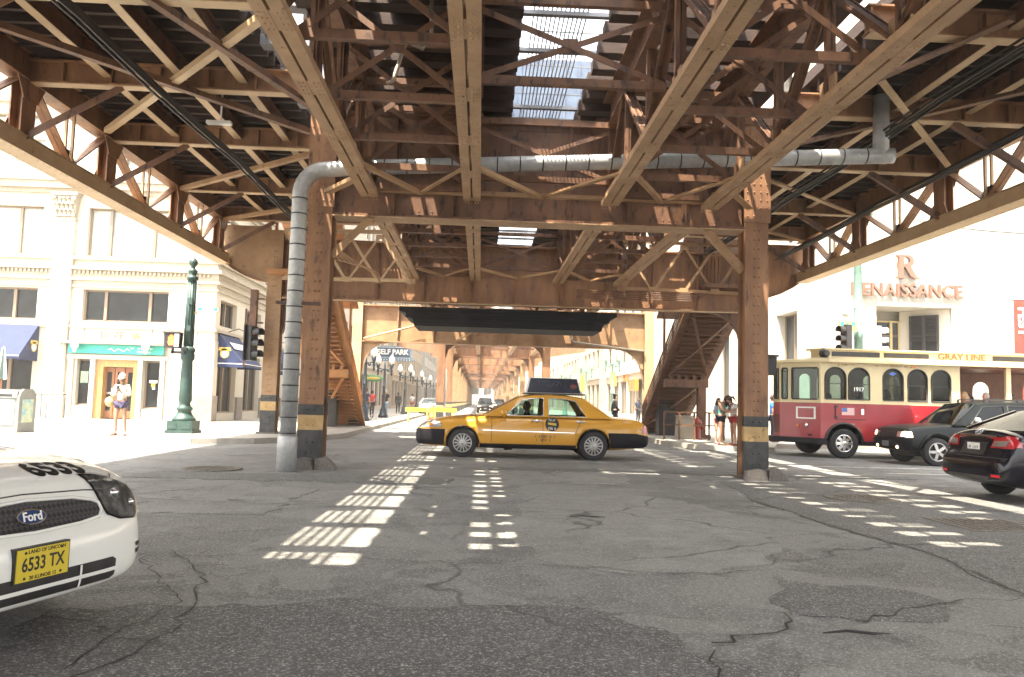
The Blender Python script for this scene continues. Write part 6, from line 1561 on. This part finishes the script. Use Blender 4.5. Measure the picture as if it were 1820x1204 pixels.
# ------------------------------------------------------------------ stairs
def stair(lab, xa, xb, m1, m2, post_x):
    o = thing('station_stair', lab, 'staircase', ((xa+xb)/2,34,.15))
    ya, za, yb, zb = 34.2, .15, 25.6, 5.15; n = 26; sl = (zb-za)/(ya-yb)
    def zz(y): return za+(ya-y)*sl
    for x in (xa, xb):
        k = MB(); k.bar((x,ya,zz(ya)+.02),(x,yb,zz(yb)+.02), .08, .34, (1,0,0)); part('stringer', k, m1, o)
    k = MB()
    for i in range(n):
        y = ya-(i+.5)*(ya-yb)/n; z = zz(y); d = (ya-yb)/n
        k.box((xa+.05,y-d/2,z+.02),(xb-.05,y+d/2+.02,z+.055)); k.box((xa+.05,y+d/2-.02,z-.17),(xb-.05,y+d/2+.0,z+.019))
    part('treads', k, m2, o)
    k = MB()
    for i in range(34):
        y = ya-.3-i*(ya-yb-.4)/34; z = zz(y)-.17; k.box((xa+.05,y-.11,z-.03),(xb-.05,y+.10,z))
    part('soffit_boards', k, m2, o)
    k = MB(); k.bar((xa+.1,33,zz(33)-.24),(xb-.1,30.2,zz(30.2)-.24),.1,.05); k.bar((xa+.1,29.6,zz(29.6)-.24),(xb-.1,26.4,zz(26.4)-.24),.1,.05); k.bar((xb-.1,29.6,zz(29.6)-.24),(xa+.1,26.4,zz(26.4)-.24),.1,.05); part('brace', k, m1, o)
    for x in (xa, xb):
        k = MB()
        for h in (.45,.62,.80,1.0): k.bar((x,ya,zz(ya)+h+.1),(x,yb,zz(yb)+h+.1), .035 if h < 1 else .06, .045, (1,0,0))
        for i in range(9): y = ya-.2-i*1.03; k.box((x-.03,y-.03,zz(y)),(x+.03,y+.03,zz(y)+1.12))
        part('railing', k, m1, o)
    k = MB(); yl = 29.9; k.box((xa-.05,yl-.12,zz(yl)-.55),(xb+.05,yl+.12,zz(yl)-.25))
    for i in range(5): k.box((xa+.12+i*.3,yl-.2,zz(yl)-.25),(xa+.22+i*.3,yl+.2,zz(yl)-.08))
    part('cross_beam', k, m1, o)
    k = MB(); k.box((post_x-.15,yl-.15,.15),(post_x+.15,yl+.15,zz(yl)-.55)); k.box((post_x-.3,yl-.3,.15),(post_x+.3,yl+.3,.3)); part('post', k, m1, o)
    k = MB(); k.box((xa-.1,24.2,zb+.0),(xb+.1,25.6,zb+.12)); part('landing', k, m1, o)
    k = MB(); k.box((xa+.2,31.8,.15),(xa+.85,32.4,1.9)); part('cupboard', k, M['black'], o)
    # roof over the upper flight
    k = MB(); x0, x1 = xa-.25, xb+.25
    k.add([(x0,30.5,zz(30.5)+2.5),(x1,30.5,zz(30.5)+2.5),(x1,24.4,zz(24.4)+2.4),(x0,24.4,zz(24.4)+2.4),(x0,30.5,zz(30.5)+2.56),(x1,30.5,zz(30.5)+2.56),(x1,24.4,zz(24.4)+2.46),(x0,24.4,zz(24.4)+2.46)], [(0,1,2,3),(4,5,6,7),(0,1,5,4),(1,2,6,5),(2,3,7,6),(3,0,4,7)])
    for y in (30.2,27.4,24.8):
        for x in (xa,xb): k.box((x-.04,y-.04,zz(y)+.3),(x+.04,y+.04,zz(y)+2.5))
    part('roof', k, m1, o)
    return o
M['stair_wood'] = mat('stair_boards', (.17,.085,.045), .75, 0, (.12,.06,.032), None, 3, stretch=(.5,4,4))
M['stair_orange'] = mat('stair_paint_orange', (.40,.19,.07), .6, 0, (.33,.15,.055), None, 2)
stair('brown timber station stair rising over the right pavement behind the yellow taxi', 7.15, 8.75, M['steel'], M['stair_wood'], 8.55)
stair('orange-brown station stair rising over the left pavement behind the pipe column', -6.65, -5.1, M['stair_orange'], M['stair_orange'], -6.45)
k = MB()
for i in range(5): x = 6.75+i*.55; k.box((x-.03,28.3,.15),(x+.03,28.36,1.15))
for z in (.65,1.12): k.box((6.75,28.3,z),(8.95,28.36,z+.05))
solo('guard_rail', k, M['steel'], 'low brown guard rail at the foot of the right station stair', 'railing', (7.8,28.3,.15))
k = MB(); k.prism([(7.35,.15),(8.0,.15),(7.95,.95),(7.4,.95)], 'y', 28.6, 29.2); k.box((7.38,28.57,.96),(7.97,29.23,1.02)); solo('concrete_block', k, M['pave'], 'grey concrete utility block behind the right guard rail', 'block', (7.65,28.9,.15))
h = thing('fire_hydrant', 'red fire hydrant on the right pavement between the stair and its post', 'hydrant', (8.15,29.0,.15))
M['hyd'] = mat('hydrant_red', (.33,.05,.04), .5, 0, (.25,.04,.03), None, 6)
k = MB(); k.lathe([(.19,.15),(.19,.2),(.13,.22),(.13,.72),(.17,.74),(.17,.78),(.13,.85),(.06,.92),(.04,.98),(.001,.99)], (8.15,29,0), 14); part('barrel', k, M['hyd'], h)
for s_ in (-1,1): k = MB(); k.lathe([(.08,s_*.12),(.08,s_*.24),(.05,s_*.26)], (8.15,29,.6), 10, 'x'); part('nozzle', k, M['hyd'], h)

# ------------------------------------------------------------------ big lamp post with walk signal (left corner)
lx, ly = -8.83, 23.8
L1_ = thing('lamp_post', 'green fluted cast iron lamp post with a lit orange hand signal on the left corner', 'lamp post', (lx,ly,.15))
k = MB(); k.box((lx-.40,ly-.40,.15),(lx+.40,ly+.40,.24)); k.box((lx-.36,ly-.36,.24),(lx+.36,ly+.36,.52)); 
for s_ in (-1,1): k.box((lx+s_*.2-.12,ly-.372,.28),(lx+s_*.2+.12,ly-.361,.48))
k.lathe([(.33,.52),(.33,.58),(.27,.64),(.22,.72),(.19,.8),(.23,.84),(.23,.90),(.175,.95),(.16,1.05),(.195,1.12),(.18,1.5),(.165,2.0),(.15,2.3),(.20,2.36),(.20,2.5),(.18,2.55),(.205,2.6),(.205,2.66),(.15,2.74)], (lx,ly,0), 20)
part('pedestal', k, M['lamp_green'], L1_)
k = MB(); k.lathe([(.14,2.74),(.12,4.75)], (lx,ly,0), 16)
for i in range(12):
    a = i*math.pi/6; k.path([(lx+.140*math.cos(a),ly+.140*math.sin(a),2.76),(lx+.120*math.cos(a),ly+.120*math.sin(a),4.74)], .014, 5)
k.box((lx-.02,ly-.18,4.0),(lx+.10,ly-.1,4.2)); k.box((lx-.02,ly-.2,3.2),(lx+.10,ly-.1,3.36)); part('shaft', k, M['lamp_green'], L1_)
k = MB(); k.lathe([(.12,4.75),(.17,4.78),(.17,4.86),(.10,4.9),(.13,5.0),(.15,5.04),(.07,5.1),(.05,5.16),(.12,5.25),(.13,5.32),(.08,5.42),(.02,5.46)], (lx,ly,0), 14); part('finial', k, M['lamp_green'], L1_)
k = MB(); k.box((lx-.02,ly-.3,2.62),(lx+.06,ly-.1,2.7)); hx = lx-.34; k.prism([(hx-.22,2.66),(hx+.22,2.66),(hx+.24,3.12),(hx-.24,3.12)], 'y', ly-.42, ly-.18); k.box((hx-.24,ly-.55,3.1),(hx+.24,ly-.2,3.13)); k.box((hx-.04,ly-.32,2.5),(lx,ly-.26,2.58)); k.box((hx-.03,ly-.32,2.52),(hx+.03,ly-.26,2.68)); ws = part('walk_signal', k, M['black'], L1_)
M['hand'] = emit('hand_lamp', (1,.16,.03), 1.1)
k = MB(); Y_ = ly-.424
k.plate([(hx-.12,2.84),(hx-.08,2.74),(hx+.03,2.74),(hx+.06,2.83),(hx+.11,2.9),(hx+.09,2.92),(hx+.05,2.88),(hx+.045,3.03),(hx+.02,3.03),(hx+.015,2.92),(hx+.005,3.06),(hx-.02,3.06),(hx-.025,2.92),(hx-.04,3.05),(hx-.065,3.04),(hx-.06,2.91),(hx-.085,3.0),(hx-.105,2.99),(hx-.1,2.88)], [], .004, lambda u,v,w: (u,Y_-w,v)); part('hand_symbol', k, M['hand'], ws)
k = MB(); k.box((hx+.07,Y_-.003,2.70),(hx+.21,Y_,3.08)); part('signal_face', k, M['silver'], ws)
st_ = MB(); st_.box((lx+.16,ly-.02,3.80),(lx+.86,ly+.01,3.97)); st_.box((lx+.1,ly-.03,3.72),(lx+.2,ly+.02,3.8)); sn = part('street_name_sign', st_, M['brass'], L1_)
k = MB(); k.box((lx+.18,ly-.026,3.82),(lx+.84,ly-.021,3.95)); part('sign_border', k, M['signwhite'], sn)
k = MB(); k.box((lx+.22,ly-.03,3.845),(lx+.36,ly-.0262,3.93)); k.box((lx+.68,ly-.03,3.845),(lx+.8,ly-.0262,3.93)); part('sign_panel', k, M['teal'], sn)
k = MB(); unread(k, lambda u,v,w: (u+lx+.52,ly-.0265-w,v+3.885), 14, 5, .24, .06); part('lettering', k, M['gold'], sn)

# traffic signals
def signal(name, par, c, d, lit=None, m='black', n=3):
    """three-lamp head, lamps thrown along d (unit, horizontal)"""
    c = V(c); d = V(d).normalized(); s_ = V((-d.y,d.x,0)); k = MB()
    k.bar(c-V((0,0,.53)), c+V((0,0,.53)), .30, .26, d); o = part(name, k, M[m], par)
    for i in range(n):
        z = .34-.34*i; p = c+V((0,0,z)); v = MB()
        for a in range(9):
            t = math.pi*(-.15+1.3*a/8); t2 = math.pi*(-.15+1.3*(a+1)/8)
            q = [p+d*.13+s_*.14*math.cos(t)+V((0,0,.14*math.sin(t))), p+d*.13+s_*.14*math.cos(t2)+V((0,0,.14*math.sin(t2)))]
            if a < 8: v.add([q[0],q[1],q[1]+d*.27,q[0]+d*.27], [(0,1,2,3)])
        part('visor', v, M[m], o)
        v = MB(); v.ball(tuple(p+d*.13), .11, 12, 6); part('lens', v, M['sig%d' % i], o)
    return o
M['sig0'] = mat('signal_red_lens', (.12,.01,.01), .2); M['sig1'] = mat('signal_amber_lens', (.16,.08,.01), .2); M['sig2'] = mat('signal_green_lens', (.01,.09,.06), .2)
M['signal_grey'] = mat('signal_silver', (.50,.52,.52), .4, .3)
T1 = thing('traffic_signal', 'black traffic signal hanging beside the rusty column on the left corner', 'traffic light', (-7.12,24.3,2.3))
signal('signal_head', T1, (-7.12,24.3,2.92), (.9,-.45,0))
k = MB(); k.box((-7.2,24.25,3.45),(-7.0,24.45,4.6)); k.box((-7.35,24.3,2.2),(-7.3,24.36,4.0)); k.box((-7.1,24.3,3.55),(-6.8,24.4,3.6)); k.box((-7.1,24.35,4.3),(-6.8,24.45,4.35)); part('control_box', k, M['steel'], T1)
k = MB(); k.box((-7.3,24.1,2.4),(-7.27,24.5,3.5)); part('backplate', k, M['black'], T1)
# tall pole on the right with two heads, a sign, a camera and an ornate lantern top
px, py = 13.78, 27.9
T2 = thing('lamp_post', 'tall pale green ornamental lamp pole carrying two traffic signals behind the trolley', 'lamp post', (px,py,.15))
k = MB(); k.lathe([(.34,.15),(.34,.6),(.22,.8),(.2,1.2),(.17,1.4),(.15,4.0),(.165,4.02),(.165,4.3),(.15,4.32),(.135,7.6),(.2,7.66),(.2,7.74),(.15,7.8),(.15,8.0),(.22,8.05),(.22,8.15),(.12,8.25),(.12,8.9),(.18,9.0),(.05,9.2),(.02,9.5)], (px,py,0), 16); part('shaft', k, M['lamp_pale'], T2)
for s_ in (-1,1):
    k = MB(); k.path([(px,py,8.3),(px+s_*.25,py,8.2),(px+s_*.42,py,8.35),(px+s_*.4,py,8.55)], .03, 6); k.path([(px,py,8.75),(px+s_*.2,py,8.65),(px+s_*.4,py,8.8)], .022, 6); a_ = part('arm', k, M['lamp_pale'], T2)
    k = MB(); k.lathe([(.05,8.5),(.16,8.6),(.19,8.95),(.1,9.1),(.03,9.25)], (px+s_*.42,py,0), 10); part('lantern', k, M['lamp_pale'], a_)
k = MB(); k.path([(px,py,5.05),(px-.3,py-.1,5.2),(px-.5,py-.15,5.05)], .03, 6); k.ball((px-.52,py-.15,4.92), .15, 12, 8, (1,1,1.1)); k.box((px-.6,py-.2,5.02),(px-.44,py-.1,5.12)); part('camera_dome', k, M['signal_grey'], T2)
k = MB(); k.box((px-.85,py-.25,4.42),(px-.15,py-.22,4.62)); k.box((px-.45,py-.25,4.25),(px-.15,py-.22,4.40)); sn = part('street_name_sign', k, M['brass'], T2)
k = MB(); k.box((px-.78,py-.256,4.45),(px-.64,py-.251,4.59)); k.box((px-.36,py-.256,4.45),(px-.24,py-.251,4.59)); part('sign_panel', k, M['teal'], sn)
k = MB(); unread(k, lambda u,v,w: (u+px-.5,py-.2515-w,v+4.52), 15, 5, .2, .06); part('lettering', k, M['teal'], sn)
signal('signal_head', T2, (px-.55,py-.2,3.95), (-.9,-.4,0)); signal('signal_head', T2, (px+.62,py-.1,3.95), (1,-.1,0), m='signal_grey')
k = MB(); k.path([(px-.5,py-.2,4.5),(px-.1,py,4.55),(px+.6,py-.1,4.5)], .03, 6); k.path([(px,py-.1,4.4),(px+.3,py-.1,4.2),(px+.55,py-.1,4.42)], .018, 5); k.path([(px,py-.1,4.3),(px+.3,py-.1,4.1),(px+.58,py-.1,4.4)], .018, 5); part('arm', k, M['signal_grey'], T2)
T3 = thing('traffic_signal', 'small dark walk signal box fixed to the near right column', 'signal', (5.0,15.0,2.1))
k = MB(); k.prism([(5.62,2.02),(5.84,2.02),(5.86,2.4),(5.62,2.4)], 'y', 15.2, 15.4); k.box((5.55,15.28,2.2),(5.62,15.32,2.24)); k.box((5.62,15.1,2.38),(5.86,15.2,2.42)); part('signal_head', k, M['black'], T3)

# ------------------------------------------------------------------ street lamps down both pavements
def street_lamp(x, y, lab, m, grp, zt=4.1):
    o = thing('street_lamp', lab, 'street lamp', (x,y,.15), grp); s = zt/4.1
    k = MB(); k.lathe([(.30,.15),(.30,.3),(.24,.36),(.2,.6),(.13,.8),(.10,1.0),(.085,2.0),(.11,2.02),(.11,2.1),(.08,2.14),(.07,3.1*s),(.1,3.14*s),(.07,3.2*s),(.05,3.45*s),(.02,3.6*s)], (x,y,0), 10); part('post', k, m, o)
    for s_ in (-1,1):
        k = MB(); xx = x+s_*.42; k.path([(x,y,3.1*s),(x+s_*.25,y,3.2*s),(xx,y,3.2*s)], .045, 6); k.lathe([(.03,2.75*s),(.07,2.85*s),(.04,2.95*s),(.09,3.05*s),(.05,3.2*s),(.08,3.25*s),(.15,3.5*s)], (xx,y,0), 8); k.ball((x+s_*.2,y,3.08*s), .09, 8, 5); a_ = part('arm', k, m, o)
        k = MB(); k.lathe([(.14,3.5*s),(.19,3.65*s),(.18,3.8*s),(.1,3.98*s),(.03,4.06*s),(.001,4.1*s)], (xx,y,0), 10); part('globe', k, M['globe'], a_)
M['globe'] = mat('opal_globe', (.72,.70,.64), .3)
for i, (x, y) in enumerate(((-5.95,40.5),(-6.0,49),(-6.0,62.5),(-6.05,75),(-6.05,88),(-6.05,101))):
    street_lamp(x, y, ['nearest','second','third','fourth','fifth','sixth'][i]+' of the dark twin-globe street lamps along the left pavement', M['lamp_dark'], 'street lamps along the left pavement')
for i, (x, y) in enumerate(((8.15,48),(8.15,60),(8.2,75))):
    street_lamp(x, y, ['nearest','middle','farthest'][i]+' of the pale twin-globe street lamps on the right behind the taxi', M['lamp_pale'], 'street lamps along the right pavement', 5.0)
k = MB(); k.box((7.7,59.9,2.3),(8.0,59.95,3.6)); solo('lamp_banner', k, M['gold'], 'yellow banner hanging from the middle right-hand street lamp', 'banner', (7.85,59.9,2.3))

# ------------------------------------------------------------------ litter bin, cafe railings, umbrella
bx0, bx1, by0, by1 = -14.2, -12.38, 21.55, 22.35
B_ = thing('litter_bin', 'large grey public litter bin with white poster panels on the sunny left kerb', 'bin', (-13.3,21.95,.15))
M['bin_grey'] = mat('bin_grey', (.20,.21,.20), .5, 0, (.16,.17,.16), None, 4)
k = MB(); k.prism([(by0,.15),(by1,.15),(by1,1.1),(by1-.06,1.24),(by1-.2,1.33),(by0+.2,1.33),(by0+.06,1.24),(by0,1.1)], 'x', bx1-.06, bx1); k.box((bx0,by0+.02,.15),(bx1-.06,by1-.02,.3)); k.box((bx0,by0+.03,.3),(bx1-.06,by1-.03,1.08)); k.box((bx0,by0,1.08),(bx1-.06,by1,1.26)); k.box((bx0,by0+.12,1.26),(bx1-.06,by1-.12,1.31)); part('shell', k, M['bin_grey'], B_)
k = MB(); k.box((bx0+.1,by0+.012,.36),(bx1-.14,by0+.029,1.02)); pp = part('poster_panel', k, M['signwhite'], B_)
k = MB(); k.text('ROOT', lambda u,v,w: (u-13.1,by0+.011-w,v+.72), .34, .003, -.004, sx=1.0, sp=1.1); part('lettering', k, M['terra_trim'], pp)
k = MB(); k.box((bx1+.001,by0+.14,.42),(bx1+.008,by1-.14,1.05)); part('picture_panel', k, mat('poster_blue',(.15,.35,.45),.4,0,(.5,.5,.25),(.6,.6,.5),5), B_)
k = MB(); k.box((bx0+.4,by0-.004,1.12),(bx1-.2,by0-.0005,1.18)); part('slot', k, M['black'], B_)
k = MB()
for i in range(17): x = -21.5+.26*i; k.box((x-.012,31.2,.15),(x+.012,31.22,1.15))
for z in (.3,1.12): k.box((-21.5,31.2,z),(-17.3,31.22,z+.03))
for i in range(6): y = 31.2+.4*i; k.box((-17.32,y-.012,.15),(-17.3,y+.012,1.15))
k.box((-17.32,31.2,1.12),(-17.3,33.5,1.15)); fr = solo('cafe_railing', k, M['lamp_green'], 'thin iron cafe railing below the left awning', 'railing', (-19,31.2,.15))
k = MB(); k.prism([(-18.2,.5),(-17.85,.5),(-17.85,1.12),(-18.2,1.12)], 'y', 31.15, 31.18); solo('hanging_board', k, mat('board_yellow',(.50,.44,.03),.5,0,(.55,.5,.2),None,6), 'yellow board hung on the cafe railing', 'sign', (-18.0,31.15,.5))
um = thing('patio_umbrella', 'closed green and white striped umbrella in front of the left awning', 'umbrella', (-19.15,32.0,.15))
k = MB(); k.tube((-19.15,32,.15),(-19.15,32,3.0),.03,8); part('pole', k, M['oak'], um)
for i in range(8):
    k = MB(); a, b = i*math.pi/4, (i+1)*math.pi/4; f_ = lambda t, r, z: (-19.15+r*math.cos(t), 32+r*math.sin(t), z)
    k.add([f_(a,.06,2.95),f_(b,.06,2.95),f_(b,.22,1.7),f_(a,.22,1.7),f_((a+b)/2,.13,1.66)], [(0,1,2,3),(3,2,4)]); part('canopy_gore', k, M['signwhite'] if i % 2 else M['lamp_green'], um)
# ------------------------------------------------------------------ bicycles, barriers
def bicycle(x, y, rz, lab, m):
    o = thing('bicycle', lab, 'bicycle', (x,y,.15), 'bicycles by the nearest left street lamp', local=True)
    for s_ in (-.5,.5):
        k = MB(); k.path([(s_+.33*math.cos(t*math.pi/10),0,.33+.33*math.sin(t*math.pi/10)) for t in range(21)], .018, 5, False); w_ = part('wheel', k, M['tyre'], o)
        k = MB()
        for t in range(8): k.tube((s_,0,.33),(s_+.31*math.cos(t*math.pi/4),0,.33+.31*math.sin(t*math.pi/4)),.004,4)
        part('spokes', k, M['alloy'], w_)
    k = MB(); q = {'b':(-.08,0,.3),'s':(-.2,0,.82),'h':(.36,0,.85),'r':(-.5,0,.33),'f':(.5,0,.33)}
    for a, b in ('bs','bh','sh','br','sr','hf'): k.tube(q[a],q[b],.018,6)
    part('frame', k, m, o)
    k = MB(); k.ball((-.22,0,.9),.1,8,5,(1.3,.7,.4)); part('saddle', k, M['black'], o)
    k = MB(); k.path([(.36,0,.85),(.4,0,1.0)],.014,5); k.path([(.3,-.25,1.0),(.42,-.1,1.02),(.42,.1,1.02),(.3,.25,1.0)],.014,5); part('handlebar', k, M['black'], o)
    o.rotation_euler = (0,0,R(rz))
bicycle(-6.9,41.6,35,'black bicycle parked left of the nearest left street lamp', M['black']); bicycle(-6.35,41.9,40,'dark blue bicycle leaning by the foot of the nearest left street lamp', M['signblue2'])
def barrier(x, y, lab):
    o = thing('road_barrier', lab, 'barrier', (x,y,0), 'yellow barriers beyond the taxi bonnet')
    k = MB(); k.box((x-.75,y-.03,.62),(x+.75,y+.03,.86)); part('rail', k, M['yel'], o)
    for s_ in (-.55,.55):
        k = MB(); k.bar((x+s_,y-.3,0),(x+s_,y,.8),.06,.05); k.bar((x+s_,y+.3,0),(x+s_,y,.8),.06,.05); part('leg', k, M['yel'], o)
M['yel'] = mat('barrier_yellow', (.55,.50,.04), .5)
barrier(-3.6,46,'yellow road barrier nearest the left kerb beyond the taxi'); barrier(-2.15,47.5,'yellow road barrier behind the taxi bonnet, beside the column')
k = MB(); k.lathe([(.25,0),(.24,.3),(.22,.31),(.21,.6),(.19,.62),(.17,.95),(.08,1.0)], (-3.0,50,0), 12); solo('traffic_barrel', k, mat('barrel_orange',(.55,.10,.02)), 'orange traffic barrel between the yellow barriers', 'barrel', (-3.0,50,0))
# dark mark standing for a small road hole, and a loose stick
for i, (x, y, lab) in enumerate(((1.3,9.3,'small dark mark standing for a hole in the worn asphalt'),(2.3,4.72,'short dark stick lying on the asphalt patch'))):
    k = MB(); k.path([(x-.2,y,.02),(x-.05,y+.02,.03),(x+.1,y-.01,.025),(x+.22,y+.015,.02)], [.004,.009,.009,.004], 6); solo('road_dark_piece', k, M['cable'], lab, 'litter', (x,y,0))
# ------------------------------------------------------------------ summer haze in the street
hz = MB(); hz.box((-300,-60,-1),(300,360,50))
M['haze'] = bpy.data.materials.new('haze'); M['haze'].use_nodes = True
_n = M['haze'].node_tree; _n.nodes.remove(_n.nodes['Principled BSDF']); _v = _n.nodes.new('ShaderNodeVolumePrincipled'); _v.inputs['Color'].default_value = (1,.955,.89,1); _v.inputs['Density'].default_value = .0016
_v.inputs['Anisotropy'].default_value = .2
_n.links.new(_v.outputs[0], _n.nodes['Material Output'].inputs['Volume'])
ho = bpy.data.objects.new('haze', mesh_of('haze', hz, M['haze'])); COL.objects.link(ho); ho['kind'] = 'stuff'
# ------------------------------------------------------------------ light, sky, camera
w = bpy.data.worlds.new('World'); sc.world = w; w.use_nodes = True
nt = w.node_tree; bg = nt.nodes['Background']
sky = nt.nodes.new('ShaderNodeTexSky'); sky.sky_type = 'NISHITA'; sky.sun_disc = False
SX, SY = .27, .30
el = math.atan2(1, math.hypot(SX, SY)); az = math.atan2(-SX, -SY)
sky.sun_elevation = el; sky.sun_rotation = az % (2*math.pi); sky.dust_density = 4.0; sky.ozone_density = .6; sky.air_density = 1.2
hs = nt.nodes.new('ShaderNodeHueSaturation'); hs.inputs['Saturation'].default_value = .22
nt.links.new(sky.outputs[0], hs.inputs['Color']); nt.links.new(hs.outputs[0], bg.inputs['Color'])
bg.inputs['Strength'].default_value = .15
sl = bpy.data.lights.new('sun', 'SUN'); sl.energy = 4.2; sl.angle = R(.53); sl.color = (1, .90, .73)
so = bpy.data.objects.new('sun', sl); COL.objects.link(so); so.location = (-20,-20,60)
so.rotation_euler = V((SX, SY, -1)).to_track_quat('-Z', 'Y').to_euler()
cd_ = bpy.data.cameras.new('camera'); cam = bpy.data.objects.new('camera', cd_); COL.objects.link(cam)
cd_.sensor_width = 36; cd_.lens = 36*1384/1820; cd_.clip_end = 2000; cd_.clip_start = .05
psi, th, ph = R(2.22204), R(4.64912), R(1.6)
f = V((math.sin(psi)*math.cos(th), math.cos(psi)*math.cos(th), math.sin(th)))
r0 = V((math.cos(psi), -math.sin(psi), 0)); u0 = r0.cross(f)
u = u0*math.cos(ph) - r0*math.sin(ph); r_ = r0*math.cos(ph) + u0*math.sin(ph)
cam.matrix_world = Matrix(((r_.x,u.x,-f.x,0),(r_.y,u.y,-f.y,0),(r_.z,u.z,-f.z,1.35),(0,0,0,1)))
sc.camera = cam
vs = sc.view_settings; vs.view_transform = 'Standard'; vs.look = 'None'; vs.exposure = 2.65; vs.gamma = 1
sc.cycles.max_bounces = 8; sc.cycles.diffuse_bounces = 4; sc.cycles.transparent_max_bounces = 12
sc.cycles.sample_clamp_indirect = 8
